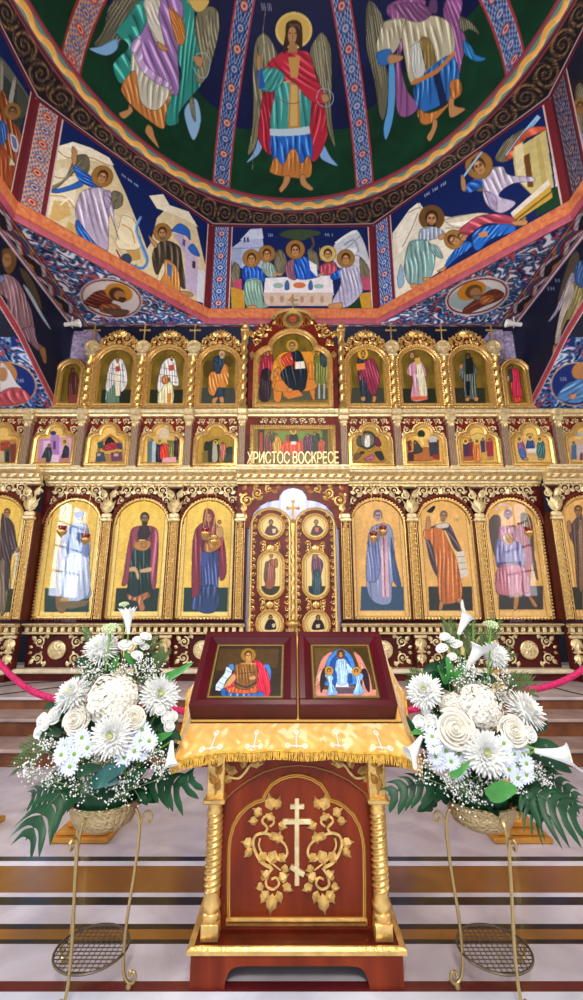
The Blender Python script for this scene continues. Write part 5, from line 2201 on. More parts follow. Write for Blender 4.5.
# ---- upper tier: saints in round-headed frames
upper = {
 -3.36: ('round-headed icon of a figure in patterned white cape over a green robe', (85, 320, 3.761), '''
p 24281a 64,262 178,262 170,318 58,318
f 5f7a64 88 5 .25 85,230 115,225 130,300 120,316 78,312
f d8d4cc 85 9 .3 95,165 115,145 140,150 155,190 158,240 135,270 125,220 105,245 85,270 78,250 85,200
p e0d4b4 112,200 128,200 132,285 115,285
l 6a6460 2 95,180 150,190
l 6a6460 2 90,200 150,212
l 6a6460 2 85,225 155,235
l 6a6460 2 105,160 100,250
l 6a6460 2 140,160 148,250
p a8402c 115,175 130,172 132,192 117,194
h 122,150,9 - 5a4838 a87850 6a5848
'''),
 -2.385: ('round-headed icon of a figure in patterned white cape over a cream robe', (85, 320, 3.761), '''
p 24281a 246,262 372,262 374,318 242,318
f ddd2a0 88 6 .2 285,240 325,235 330,312 275,315
f dcd8d0 85 9 .3 290,165 310,145 335,145 345,190 352,245 325,240 318,215 300,240 280,272 272,250 280,200
l 6a6460 2 290,180 345,190
l 6a6460 2 282,205 348,212
l 6a6460 2 278,230 350,236
l 6a6460 2 300,160 296,245
l 6a6460 2 335,160 340,240
p b04a34 315,170 335,168 338,188 318,192
f b8703c 80 3 .2 288,215 310,210 312,235 292,238
p c8803c 308,275 325,275 322,312 308,312
h 326,142,9 - 3a2c24 a87850 3a2c24
'''),
 -1.405: ('round-headed icon of a figure in a blue tunic and orange mantle', (85, 320, 3.761), '''
p 3a4038 440,255 562,255 570,318 436,318
e 4a3a14 465,185,22,35
e 4a3a14 540,155,18,22
f 2c3c4c 88 5 .25 485,140 520,140 525,200 520,300 490,300 482,200
f c8803c 70 8 .25 475,195 510,190 525,165 540,185 535,250 500,255 485,285 465,270 465,215
s 2c3c4c 480,150 505,165 510,200 490,195
s b88050 480,295 500,290 490,312 478,310
s b88050 505,290 520,290 522,312 508,308
h 515,130,12 - b8a888 b08458 b8a888
'''),
 1.405: ('round-headed icon of a figure in a magenta mantle holding an orange book', (345, 320, 3.761), '''
p 3c3c30 25,255 145,255 150,312 22,312
f 2a3440 88 4 .25 45,150 80,150 95,300 65,300
f 8a3048 75 8 .25 70,160 105,145 125,190 130,230 110,285 90,265 70,215 55,235 55,200
p d87830 42,165 75,162 75,185 45,190
s b88050 60,290 75,288 75,303 62,303
s b88050 105,285 118,290 112,310 104,305
h 68,130,12 d8a830 6a4a2c b08458 6a4a2c
'''),
 2.385: ('round-headed icon of a figure in a pink and cream robe', (345, 320, 3.761), '''
p 24281c 218,258 338,258 345,312 215,312
f c890a0 85 6 .22 245,165 280,150 300,180 308,210 300,220 310,285 305,300 250,300 255,220 235,205 235,180
f dccfae 88 5 .2 268,165 285,160 300,210 310,285 285,295 272,220
p d0603c 252,288 308,286 308,300 250,302
p c8a050 262,145 282,140 282,165 265,168
p e0d4c0 265,205 290,200 292,212 268,216
h 252,132,12 - 5a4030 b08860
'''),
 3.36: ('round-headed icon of a dark grey-robed figure with a black head cloth', (345, 320, 3.761), '''
p 2c2c1f 408,255 525,255 530,312 405,312
f 4a524c 86 7 .3 440,160 475,150 495,190 490,240 498,290 470,300 450,295 445,230 428,205 432,180
p 1a1c1e 452,140 480,140 485,200 455,205
p 141618 452,230 470,230 470,285 458,285
s b88050 430,170 442,165 442,182 432,184
s b88050 455,292 468,292 465,305 452,302
s b88050 485,290 500,290 500,304 488,304
h 462,138,12 - 141618 5a4430 1c1c1c
'''),
 -4.20: ('narrow icon at the left end of the top tier, dim reddish figure', (0, 240, 5.55), '''
f 5a2a28 86 5 .25 385,745 420,735 440,790 438,900 380,905
p 3a2c24 400,750 415,750 418,880 400,880
p 7a3a34 380,860 440,855 440,905 378,908
h 405,725,15 - 2a1c14 6a4a30 2a1c14
'''),
 4.20: ('narrow icon at the right end of the top tier, figure in bright crimson', (480, 340, 5.66), '''
f c8304a 88 5 .22 178,168 215,165 228,210 235,330 190,335 175,250
f 3a3c34 88 4 .2 160,170 178,165 185,230 168,230
f b8402c 88 4 .2 185,325 235,322 235,350 190,352
s b89070 150,200 165,205 165,235 152,230
h 175,155,13 - 2a1c14 8a6440 2a1c14
'''),
}


def olive(h, fl):  # gold ground painted dim olive, its dark reflection put into the colour
    def f(s):
        U, V = s.grid()
        n = noise2(U * 14, V * 5, 21)
        s.a[:] = hx('67531c') * (0.85 + 0.35 * n[..., None])
        edge = (np.abs(U - (s.u0 + s.u1) / 2) > (s.u1 - s.u0) / 2 - 0.03) | (V < s.v0 + 0.03)
        s.a[edge] = hx('9a7830')
    return f


PRU = [(0.0, -0.005), (0.0, 0.02), (0.015, 0.035), (0.035, 0.02), (0.06, 0.022), (0.085, 0.05), (0.10, 0.04), (0.105, -0.01)]
for x, (lab, T, spec) in upper.items():
    nar = abs(x) > 4
    w, z1 = (0.36, 6.12) if nar else (0.66, 6.43)
    o_ = arch_pts(w, 5.30, z1, 18)
    icon('saint_icon', lab, 'round-headed icons of the upper tier', x, 5.30, o_, (-w / 2, w / 2, 5.30, z1), 105, DP - 0.03, spec, T, '5a4818', PRU, M_GOLD,
         (0.088, 0.02, 0.048, 0.045), False, None, [olive(0, 0)])
CI = '''
p 4a4c38 120,410 470,410 470,466 120,466
f 9a2c3c 85 5 .25 160,245 190,240 205,300 195,380 130,385 130,320
f 2a1c24 88 5 .25 145,335 188,330 185,460 140,462
f d08a2c 80 3 .1 205,285 235,250 275,240 340,240 385,245 392,300 390,380 205,385 198,320
f c8782a 80 3 .1 205,330 235,320 240,460 205,462
f c8782a 80 3 .1 365,300 392,300 395,460 385,462 365,400
s c87a34 215,375 390,370 385,420 220,425
f b8402c 60 4 .25 240,265 290,240 300,290 270,320 245,300
f 16202a 85 7 .3 285,240 325,240 345,280 360,340 345,420 290,418 255,385 235,345 265,310 295,300
p e0d8c4 302,290 345,285 352,318 305,322
p b83a28 298,284 305,284 306,322 300,322
l 8a8474 2 327,290 329,318
p c8742a 248,425 320,420 340,445 275,462 248,445
f 6a7034 88 5 .25 395,270 430,260 455,300 460,380 400,390
f 2c3c44 88 4 .2 420,240 445,250 448,310 425,300
p a8a8a8 412,390 420,390 420,460 412,460
p a8a8a8 435,390 443,390 443,460 435,460
s b88050 200,340 215,330 222,352 208,360
s b88050 270,410 290,415 285,430 265,425
h 290,215,17 b08a2c 5a4a3c b08050 7a6a58
h 176,250,11 b08a2c 7a2430 a87850 - 7a2430
h 402,245,11 b08a2c 3a2c20 a87850 3a2c20
'''
o_ = trefoil_pts(1.30, 5.30, 6.20, 0.42, 6.78, 10)
icon('saint_icon', 'large central trefoil icon of an enthroned figure with an open book between two standing figures', None, 0.0, 5.30, o_, (-0.65, 0.65, 5.30, 6.78), 105, DP - 0.03, CI,
     (230, 300, 4.664), '5a4818', PRU, M_GOLD, (0.088, 0.02, 0.048, 0.045), False, None, [olive(0, 0)])

# ---- royal doors
yd = DP + 0.0
DT = (230, 475, 4.664)
dsp = {
 -1: [('roundel', -0.375, 2.975, 0.20, 0.20, '''
s 5a3038 165,262 178,240 208,240 225,262 218,285 168,283
h 191,222,13 - 2a1c14 a87850 2a1c14
p d8c8a0 195,252 215,250 212,270 200,272
'''), ('oval', -0.375, 2.155, 0.20, 0.385, '''
p 3c3c28 140,518 240,518 240,580 150,575
s 6a5838 165,410 180,405 182,440 165,500 158,470
f 9a5a4a 85 6 .25 180,400 205,395 210,430 205,520 165,525 172,460
s a8683c 205,395 220,390 222,425 210,430
h 192,380,11 - 5a3a20 a87850
'''), ('roundel', -0.38, 1.35, 0.20, 0.20, '''
s 2a2028 165,700 180,675 205,678 215,710 205,720 165,720
h 189,666,12 - 2a1c14 a87850 2a1c14
p d8c8a0 195,695 212,692 210,710 198,712
''')],
 1: [('roundel', 0.385, 2.975, 0.20, 0.20, '''
s 4a3438 380,262 392,240 418,240 435,262 430,280 382,280
h 402,222,13 - 5a4a3c a87850 6a5a4a
p c86a4a 395,245 415,245 412,265 398,265
'''), ('oval', 0.385, 2.155, 0.20, 0.385, '''
p 24382c 365,518 450,518 450,575 370,575
f 6a4058 86 6 .25 385,385 415,385 435,415 425,465 420,550 390,555 385,480 380,430
f 34505c 88 5 .25 388,450 420,450 425,560 385,560
h 398,380,12 - 6a4058 a87850 - 6a4058
'''), ('roundel', 0.385, 1.35, 0.20, 0.20, '''
s 2a2028 385,700 400,675 425,678 440,710 430,720 385,720
h 411,668,13 - 2a1c14 a87850 2a1c14
p d8c8a0 400,698 420,695 418,712 402,714
''')]}
for sg in (-1, 1):
    nm = 'left' if sg < 0 else 'right'
    o_ = arch_pts(0.72, 0.70, 3.32, 16, 0.86)
    cx = sg * 0.385
    d = empty('royal_door', (cx, yd, 0.70), 'carved %s leaf of the gilded royal doors with painted roundels' % nm, 'door leaf', 'royal door leaves')
    MB().plate(shift(o_, cx), [], yd, yd + 0.06).build('door_panel', M_WOOD, d, smooth=0)
    q = MB()
    q.rim(shift(o_, cx), [(-0.05, 0), (-0.045, 0.02), (-0.02, 0.03), (0.0, 0.02), (0.0, -0.02)], yd)
    q.build('gilded_edge', M_CARVE, d)
    q = MB()
    for z in np.arange(0.9, 3.25, 0.115):
        for sx in (-1, 1):
            hw = 0.29 if z < 2.95 else 0.29 * math.sqrt(max(0.05, 1 - ((z - 2.95) / 0.36) ** 2))
            scroll(q, cx + sx * hw, z, 0.040, yd, z * 9, 1.1, sx, 0.009, True)
    for z in (2.62, 2.68, 1.66, 1.72, 1.6, 2.56):
        for sx in (-1, 1):
            scroll(q, cx + sx * 0.12, z, 0.05, yd, z * 20, 1.2, sx, 0.010)
    for z in (2.6, 1.65):
        leaf(q, cx, z - 0.06, math.pi / 2, 0.16, 0.12, yd, 0.03)
    build_pieces(q, 'scroll_trim', M_GOLD, d)
    for (kind, mx, mz, rx, rz, spec) in dsp[sg]:
        t = np.linspace(0, 2 * math.pi, 32, endpoint=False)
        if kind == 'oval':
            ol = [(mx + rx * math.cos(a), mz + (rz - rx) * (1 if math.sin(a) >= 0 else -1) + rx * math.sin(a)) for a in t]
        else:
            ol = [(mx + rx * math.cos(a), mz + rz * math.sin(a)) for a in t]
        f = MB().rim(ol, [(-0.015, -0.03), (-0.015, 0.02), (0.0, 0.032), (0.012, 0.016), (0.02, 0.032), (0.036, 0.02), (0.038, -0.02)], yd - 0.02).build('medallion_frame', M_CARVE, d)
        s = plane_surf((0, yd - 0.025, 0), (1, 0, 0), (0, 0, 1), mx - rx, mx + rx, mz - rz, mz + rz, 130, 'ecd28a')
        s.draw(spec, DT)
        U, V = s.grid()
        if kind == 'oval':
            dd = np.hypot((U - mx), np.maximum(np.abs(V - mz) - (rz - rx), 0)) / rx
        else:
            dd = np.hypot((U - mx) / rx, (V - mz) / rz)
        s.a[(dd > 0.82)] = hx('f0dc98'); s.a[np.abs(dd - 0.80) < 0.03] = hx('b0853c')
        s.build('painted_medallion', M_ICON, f, lambda U, V, mx=mx, mz=mz, rx=rx, rz=rz, k=kind: (np.hypot(U - mx, np.maximum(np.abs(V - mz) - (rz - rx), 0)) <= rx * 1.02))
    if sg < 0:
        q = MB(); column_gold(q, 0.0, yd - 0.05, 0.9, 3.02, 0.036, 14.0)
        cl = q.build('centre_colonnette', M_GOLD, d)
        q = MB(); q.ball((0, yd - 0.05, 3.05), 0.05, 8, 6)
        gold_cross(q, 0.0, yd - 0.05, 3.06, 0.36, 0.035)
        q.build('cross', M_GOLDC, cl)
        q = MB(); q.ball((-0.0, yd - 0.12, 1.36), 0.085, 12, 8, (1.3, 1, 0.8)); q.build('lock_boss', M_GOLD, d)

# veil behind the doors, lit through by a point light added to brighten it
M_VEIL, nt, bs = new_mat('lavender_white_cloth')
bs.inputs['Base Color'].default_value = col4('e2e2f4'); bs.inputs['Roughness'].default_value = 0.8
tl = nt.nodes.new('ShaderNodeBsdfTranslucent'); tl.inputs['Color'].default_value = col4('e2e2f4')
mxs = nt.nodes.new('ShaderNodeMixShader'); mxs.inputs[0].default_value = 0.5
nt.links.new(bs.outputs[0], mxs.inputs[1]); nt.links.new(tl.outputs[0], mxs.inputs[2])
nt.links.new(mxs.outputs[0], nt.nodes['Material Output'].inputs['Surface'])
lamp('added_veil_backlight', 'POINT', (0.0, 8.9, 4.4), 250, (0.92, 0.94, 1.0), 0.3)
v = MB()
n_ = 46
for i in range(n_):
    a = -0.82 + 1.64 * i / n_; b2 = -0.82 + 1.64 * (i + 1) / n_
    fa, fb = 0.03 * math.sin(i * 1.15), 0.03 * math.sin((i + 1) * 1.15)
    v.add([(a, DP + 0.22 + fa, 0.52), (b2, DP + 0.22 + fb, 0.52), (b2, DP + 0.22 + fb, 3.78), (a, DP + 0.22 + fa, 3.78)], [(0, 1, 2, 3)])
v = v.build('altar_veil', M_VEIL, None, smooth=60)
tag(v, 'pale lavender veil hanging behind the royal doors', 'curtain')

# ---- hanging oil lamps
M_RED = mat('ruby_glass', 'a01420', 0.08, coat=0.5, trans=0.35)
for (px, py, lab, red) in ((62, 531, 'red hanging lamp before the blue-white robed icon, left of its pair', 1),
                           (85.5, 539, 'red hanging lamp before the blue-white robed icon, right of its pair', 1),
                           (205.5, 533, 'red hanging lamp before the icon of the veiled woman and child', 1),
                           (214, 541, 'all-gold lamp hanging before the icon of the veiled woman and child', 0),
                           (373.5, 537, 'red hanging lamp before the pink-stoled saint, left of its pair', 1),
                           (383, 531, 'red hanging lamp before the pink-stoled saint, right of its pair', 1),
                           (529, 532, 'red hanging lamp before the dark-winged angel icon', 1)):
    c = at_depth(px, py, 7.25)
    e = empty('hanging_lamp', c, lab, 'oil lamp', 'hanging oil lamps before the large icons')
    M = Matrix.Translation(c)
    k = 1.0 if px != 214 else 1.15
    MB().lathe([(0.03, 0.0), (0.055, 0.02), (0.068, 0.07), (0.066, 0.085), (0.058, 0.08), (0.0005, 0.03)], 16, M).build('glass_cup', M_RED if red else M_GOLD, e)
    q = MB()
    q.lathe([(0.012, -0.115), (0.02, -0.10), (0.012, -0.09), (0.035, -0.07), (0.07, -0.03), (0.078, -0.005), (0.074, 0.01), (0.05, 0.0)], 16, M)
    q.build('holder', M_GOLD, e)
    q = MB()
    for a in (0.5, 2.6, 4.7):
        q.tube([(c.x + 0.075 * math.cos(a), c.y + 0.075 * math.sin(a), c.z), (c.x, c.y, c.z + 0.42)], 0.0035, 4)
    q.tube([(c.x, c.y, c.z + 0.42), (c.x, c.y, 3.72), (c.x, DP - 0.06, 3.80)], 0.0045, 4)
    q.build('chain', M_GOLD, e)

# ---- two white spotlights at the corners of the vault
for sg, px, py in ((-1, 67, 323), (1, 517, 323)):
    c = Vector((sg * 4.32, 7.55, HS - 0.16))
    e = empty('spotlight', c, 'small white spotlight on a bracket at the %s vault corner' % ('left' if sg < 0 else 'right'), 'spotlight', 'white spotlights')
    M = Matrix.Translation(c) @ Matrix.Rotation(-sg * 1.45, 4, 'Y')
    MW = mat('white_enamel', 'e8e4dc', 0.35)
    MB().lathe([(0.03, -0.17), (0.04, -0.16), (0.04, 0.02), (0.075, 0.14), (0.078, 0.16), (0.06, 0.15), (0.0005, 0.10)], 16, M).build('housing', MW, e)
    MB().tube([(c.x, c.y, c.z), (c.x, c.y, HS - 0.0)], 0.012, 8).build('bracket', MW, e)


# ------------------------------------------------------------------ lectern with cloth and two boxed icons
LX = 0.016
Z3 = lambda zx, zy: (180 + zx / 2.429, 760 + zy / 2.429)      # magnified crop of the lectern front
YP = 2.415                                                      # its front panel
lec = empty('lectern', (LX, 2.6, 0), 'mahogany church lectern with gilded twisted columns and carved front', 'lectern')
# base with a cut-out foot
f0 = 2.285
ft = [(-0.445, 0.0), (-0.30, 0.0)] + [(-0.30 + 0.05 * (1 - math.cos(t)), 0.075 * math.sin(t)) for t in np.linspace(0.2, math.pi / 2, 6)] + [(-0.22, 0.078)]
ft = ft + [(-x, z) for x, z in ft][::-1] + [(0.445, 0.115), (-0.445, 0.115)]
ft = [(x + LX, z) for x, z in ft]
b_ = MB().plate(ft, [], f0, f0 + 0.03)
for s in (-1, 1):
    b_.box((LX + s * 0.43, 2.62, 0.0575), (0.03, 0.62, 0.115))
b_.box((LX, 2.94, 0.0575), (0.89, 0.03, 0.115))
b_.build('base', M_MAHOG, lec, smooth=0)
b_ = MB(); b_.bevbox((LX, 2.61, 0.123), (0.90, 0.66, 0.018), 0.004)
b_.build('base_top', M_MAHOGD, lec, smooth=0)
b_ = MB()
b_.rim([(LX - 0.45, 2.94), (LX - 0.45, f0), (LX + 0.45, f0), (LX + 0.45, 2.94)], [(-0.016, 0.012), (0.0, 0.016), (0.012, 0.008), (0.012, -0.008), (0.0, -0.014)], 0, Matrix(((1, 0, 0, 0), (0, 0, 1, 0), (0, -1, 0, 0.128), (0, 0, 0, 1))), closed=False)
b_.build('gilded_base_trim', M_GOLD, lec)
# body
b_ = MB()
b_.box((LX, YP + 0.012, 0.50), (0.72, 0.024, 0.74))
b_.build('front_panel', M_MAHOG, lec, smooth=0)
for s in (-1, 1):
    MB().box((LX + s * 0.36, 2.66, 0.52), (0.03, 0.48, 0.78)).build('side_panel', M_MAHOG, lec, smooth=0)
MB().box((LX, 2.89, 0.62), (0.70, 0.02, 0.98)).build('back_panel', M_MAHOGD, lec, smooth=0)
SL = math.radians(40)
S_ = Vector((0, math.cos(SL), math.sin(SL))); N_ = Vector((0, -math.sin(SL), math.cos(SL)))
O_ = Vector((LX, 2.335, 1.005))


def on_slope(u, s, n):
    return O_ + Vector((u, 0, 0)) + S_ * s + N_ * n


MS = Matrix((( 1, 0, 0, O_.x), (0, S_.y, N_.y, O_.y), (0, S_.z, N_.z, O_.z), (0, 0, 0, 1)))
MB().bevbox((0, 0.28, -0.03), (0.92, 0.60, 0.035), 0.008, MS).build('sloping_top', M_MAHOG, lec, smooth=0)
# upper apron with an arch line and gilded corner leaves
ap = [at_depth(*Z3(zx, zy), YP - 0.006) for zx, zy in ((105, 100), (130, 75), (165, 48), (205, 27), (245, 15), (285, 11), (325, 15), (368, 27), (410, 48), (445, 75), (466, 100))]
ap2 = [(p.x, p.z) for p in ap]
b_ = MB().plate([(LX - 0.36, ap2[0][1] - 0.0)] + ap2 + [(LX + 0.36, ap2[-1][1]), (LX + 0.36, 0.965), (LX - 0.36, 0.965)], [], YP - 0.014, YP)
b_.build('apron', M_MAHOG, lec, smooth=0)
q = MB()
q.tube([(x, YP - 0.016, z) for x, z in ap2], 0.004, 6)
q.build('apron_bead', mat('dull_bronze_line', '9c6a3c', 0.4, metal=0.5), lec)
q = MB()
for s in (-1, 1):
    for (zx, zy, a, L) in ((140, 30, 2.9, 0.07), (128, 40, 3.6, 0.06), (170, 15, 0.5, 0.08), (150, 22, 1.2, 0.06), (185, 8, 0.2, 0.05), (120, 30, 2.2, 0.06)):
        p = at_depth(*Z3(285 + s * (285 - zx), zy), YP - 0.016)
        leaf(q, p.x, p.z, a if s < 0 else math.pi - a, L, L * 0.6, YP - 0.016, 0.02)
    path = [at_depth(*Z3(285 + s * (285 - zx), zy), YP - 0.022) for zx, zy in ((120, 42), (142, 44), (158, 30), (172, 12), (200, 2))]
    q.tube([tuple(v) for v in cat(path)], 0.006, 6)
build_pieces(q, 'apron_leaves', M_CARVE, lec)
# trefoil moulding
tre = [(120, 388), (120, 300), (121, 220), (124, 190), (132, 160), (148, 132), (168, 112), (188, 100), (205, 95), (212, 78), (226, 58), (248, 44), (270, 37), (287, 35)]
tre = tre + [(574 - x, z) for x, z in tre[:-1]][::-1]
tp = [at_depth(*Z3(zx, zy), YP) for zx, zy in tre]
tp = [((p.x), p.z) for p in tp]
tp = [(0.5 * (tp[i][0] - tp[-1 - i][0]) + LX, 0.5 * (tp[i][1] + tp[-1 - i][1])) for i in range(len(tp))][::-1]
q = MB().rim(tp, [(-0.012, 0.0), (-0.011, 0.005), (-0.006, 0.007), (-0.002, 0.001), (0.001, 0.001), (0.004, 0.009), (0.008, 0.004), (0.009, 0.0)], YP)
q.build('trefoil_moulding', mat('antique_gold', 'cf9e52', 0.3, metal=0.8), lec)
q = MB(); q.rim([(tp[0][0] + 0.0, tp[0][1]), (tp[-1][0], tp[-1][1]), (tp[-1][0], tp[-1][1] - 0.012), (tp[0][0], tp[0][1] - 0.012)][::1], [(0, 0), (0, 0.012), (0.008, 0.008), (0.008, 0)], YP)
q.build('panel_sill', M_GOLD, lec)
# three-barred cross
q = MB()
def bar(za, zb, w, k=[0]):
    k[0] += 1
    a = at_depth(*Z3(*za), YP - 0.006); b = at_depth(*Z3(*zb), YP - 0.006)
    d = b - a
    M = Matrix.Translation((a + b) / 2) @ Matrix.Rotation(-math.atan2(d.z, d.x), 4, 'Y')
    q.bevbox((0, 0, 0), (d.length, 0.014 + 0.0015 * k[0], w), 0.003, M)
bar((284, 93), (284, 305), 0.022); bar((267, 113), (302, 113), 0.020); bar((249, 149), (319, 149), 0.022); bar((268, 257), (302, 278), 0.022)
q.build('three_barred_cross', M_GOLDP, lec)
# carved vine ornaments on either side of the cross
for s in (-1, 1):
    q = MB()
    fx = lambda zx: zx if s < 0 else 571 - zx
    pz = lambda zx, zy: at_depth(*Z3(fx(zx), zy), YP - 0.008)
    def vine(pts, r0, r1):
        r0, r1 = r0 * 1.35, r1 * 1.35
        P = cat([tuple(pz(*p)) for p in pts])
        n = len(P)
        q.tube([tuple(p) for p in P], [r0 + (r1 - r0) * i / (n - 1) for i in range(n)], 6, 0.8, (0, -1, 0))
    vine([(222, 262), (200, 250), (185, 228), (178, 204), (184, 184), (205, 178), (235, 188), (256, 208), (260, 230), (246, 244), (232, 236)], 0.006, 0.004)
    vine([(205, 178), (212, 165), (200, 150), (206, 138), (222, 138), (228, 152), (218, 162)], 0.005, 0.004)
    vine([(195, 190), (192, 210), (206, 236), (228, 255), (245, 268)], 0.004, 0.003)
    vine([(225, 262), (212, 282), (210, 305), (226, 314), (240, 302), (234, 286), (222, 290)], 0.005, 0.004)
    for (zx, zy, a, L, w) in ((222, 125, 1.75, 0.055, 0.030), (232, 122, 1.2, 0.045, 0.022), (200, 135, 2.6, 0.04, 0.025), (190, 148, 3.2, 0.035, 0.022), (238, 155, -0.4, 0.035, 0.024), (222, 175, -1.2, 0.03, 0.024),
                              (215, 150, 1.2, 0.03, 0.03), (180, 205, 3.0, 0.045, 0.026), (176, 215, 3.9, 0.04, 0.02), (236, 205, 1.3, 0.04, 0.026), (232, 220, -2.0, 0.05, 0.03), (210, 225, -2.3, 0.04, 0.026), (240, 228, -0.8, 0.035, 0.022),
                              (245, 262, -0.3, 0.03, 0.02), (215, 290, 2.4, 0.035, 0.028), (238, 292, 0.4, 0.04, 0.026), (248, 305, -0.4, 0.04, 0.022), (215, 318, -2.2, 0.045, 0.026), (225, 325, -1.7, 0.06, 0.030), (205, 308, 3.3, 0.03, 0.022), (236, 318, -1.2, 0.04, 0.02)):
        p = pz(zx, zy)
        leaf(q, p.x, p.z, a if s < 0 else math.pi - a, L * 1.45, w * 1.8, YP - 0.004, 0.022)
    q.build('vine_carving', M_CARVE, lec)
# columns at the front corners
for s in (-1, 1):
    cx, cy = LX + s * 0.378, 2.365
    b_ = MB()
    b_.bevbox((cx, cy, 0.165), (0.078, 0.078, 0.065), 0.004)
    prof = [(0.036, 0.197), (0.040, 0.205), (0.040, 0.222), (0.034, 0.23), (0.041, 0.245), (0.041, 0.262), (0.034, 0.27), (0.034, 0.30)]
    prof += [(0.034, z) for z in np.linspace(0.305, 0.612, 110)]
    prof += [(0.034, 0.615), (0.036, 0.625), (0.032, 0.63), (0.034, 0.655)]
    M = Matrix.Translation((cx, cy, 0))
    b_.lathe(prof, 24, M, lambda a, z: 1 + (0.13 * math.cos(2 * a - 2 * math.pi * (z - 0.3) / 0.0245) if 0.305 < z < 0.61 else 0))
    c = b_.build('twisted_column', M_GOLD, lec, smooth=50)
    q = MB()
    q.bevbox((cx, cy, 0.668), (0.10, 0.10, 0.022), 0.005)
    q.bevbox((cx, cy + 0.01, 0.80), (0.080, 0.06, 0.25), 0.004)
    q.build('upper_block', M_GOLD, c)
    q = MB()
    for k, (dz, a, L) in enumerate(((0.0, 1.2, 0.06), (0.03, 2.1, 0.06), (0.07, 1.0, 0.06), (0.10, 2.0, 0.06), (0.14, 1.3, 0.05), (0.17, 1.9, 0.05))):
        leaf(q, cx, 0.70 + dz, a, L, 0.035, cy - 0.021, 0.018)
    q.tube([(cx + 0.012 * math.sin(t * 6), cy - 0.024, 0.69 + 0.2 * t) for t in np.linspace(0, 1, 12)], 0.004, 6)
    q.build('leaf_carving', mat('deeper_gilding', 'b98a42', 0.35, metal=0.5), c)

# ---- the cloth
M_CLOTH, nt, bs = new_mat('yellow_brocade')
a = nt.nodes.new('ShaderNodeVertexColor'); a.layer_name = 'paint'
nt.links.new(a.outputs['Color'], bs.inputs['Base Color'])
bs.inputs['Roughness'].default_value = 0.55
bs.inputs['Sheen Weight'].default_value = 0.3
cl = empty('altar_cloth', (LX, 2.45, 1.0), 'yellow brocade cloth with fringe draped over the mahogany lectern top', 'cloth')
HW = 0.505


def cloth_front(u, v):
    """u -1..1 across, v 0 top .. 1 hem"""
    x = u * (HW + 0.055 * v) + 0.012 * v * np.sin(u * 9)
    y = 2.318 - 0.045 * v - 0.012 * v * np.sin(u * 14 + 0.6) - 0.02 * v * u * u
    z = 0.998 - 0.108 * v - 0.04 * v * np.abs(u) ** 4
    return np.stack([x + LX, y, z], -1)


def cloth_side(sg):
    def g(t, v):
        # t 0 front .. 1 back along the slope
        p = 0.56 * t
        y = 2.318 + p * S_.y - 0.045 * v * (1 - t) - 0.02 * v * (1 - t)
        z = 0.998 + p * S_.z - (0.148 + 0.02 * np.sin(t * 9)) * v
        x = sg * (HW + (0.055 + 0.02 * np.sin(t * 10 + 1.57) * t) * v) + 0.012 * v * math.sin(sg * 9)
        return np.stack([x + LX, y, z], -1)
    return g


def brocade(s, U, V, w, h, horiz):
    """gold-on-yellow foliate weave with pale crosses near the hem"""
    x = U * w; y = V * h
    f = np.sin(x * 62 + 2 * np.sin(y * 50)) * np.cos(y * 70 + 1.4 * np.sin(x * 55))
    s.a[:] = hx('e3aa52')
    s.a[f > 0.45] = hx('eebd62'); s.a[f < -0.6] = hx('e2a23e')
    n = noise2(x * 26, y * 26, 5)
    s.a[(n > 0.62) & (f > -0.2)] = hx('efd092')
    p = 0.19
    k = ((x + p / 2) % p) - p / 2
    yy = (V - 0.66) * h
    k = k * 1.35; yy = yy * 1.35
    cr = ((np.abs(k) < 0.0042) & (yy > -0.06) & (yy < 0.035)) | ((np.abs(yy - 0.022) < 0.0042) & (np.abs(k) < 0.045)) | (np.abs(np.hypot(k, yy + 0.058) - 0.011) < 0.0045)
    cr |= (np.abs(np.hypot(np.abs(k) - 0.045, yy - 0.022) - 0.010) < 0.0045)
    out = ((np.abs(k) < 0.0085) & (yy > -0.065) & (yy < 0.04)) | ((np.abs(yy - 0.022) < 0.0085) & (np.abs(k) < 0.05))
    s.a[out] = hx('c77f3e'); s.a[cr] = hx('efe3cf')


def cloth_piece(name, fn, u0, w, h):
    s = Surf(u0, 1, 0, 1, 1, None, fn)
    s.nx, s.ny = int(w * 330), int(h * 330)
    s.W, s.H = s.nx * 2, s.ny * 2
    s.a = np.empty((s.H, s.W, 3), np.float32)
    U, V = s.grid()
    brocade(s, U, V, w / (1 - u0), h, True)
    return s.build(name, M_CLOTH, cl)


cloth_piece('front_fall', cloth_front, -1, 1.06, 0.125)
for sg in (-1, 1):
    cloth_piece('side_fall', cloth_side(sg), 0, 0.56, 0.16)
b_ = MB(); b_.bevbox((0, 0.28, 0.0), (2 * HW, 0.57, 0.012), 0.004, MS)
b_.build('top_cover', mat('yellow_cloth', 'e3ab4c', 0.6), cl, smooth=0)
q = MB()
M_FR = mat('gold_fringe_thread', 'd8a63c', 0.5, metal=0.2, var=0.2, vscale=60)
rng = random.Random(3)
for i in range(330):
    u = -1 + 2 * (i + 0.5) / 330
    p = Vector(cloth_front(np.float64(u), np.float64(1.0)))
    q.tube([p, p + Vector((rng.uniform(-.004, .004), -0.004, -0.018)), p + Vector((rng.uniform(-.006, .006), -0.006 + rng.uniform(-.004, .004), -0.036 - 0.012 * abs(u) ** 4))], [0.0022, 0.0024, 0.0018], 4)
for sg in (-1, 1):
    g = cloth_side(sg)
    for i in range(150):
        t = (i + 0.5) / 150
        p = Vector(g(np.float64(t), np.float64(1.0)))
        q.tube([p, p + Vector((sg * 0.003, rng.uniform(-.004, .004), -0.02)), p + Vector((sg * 0.004, rng.uniform(-.006, .006), -0.045))], [0.0022, 0.0024, 0.0018], 4)
q.build('fringe', M_FR, cl)
q = MB()
q.tube([tuple(cloth_front(np.float64(u), np.float64(0.985)) + np.array([0, -0.004, 0])) for u in np.linspace(-1, 1, 80)], 0.005, 6)
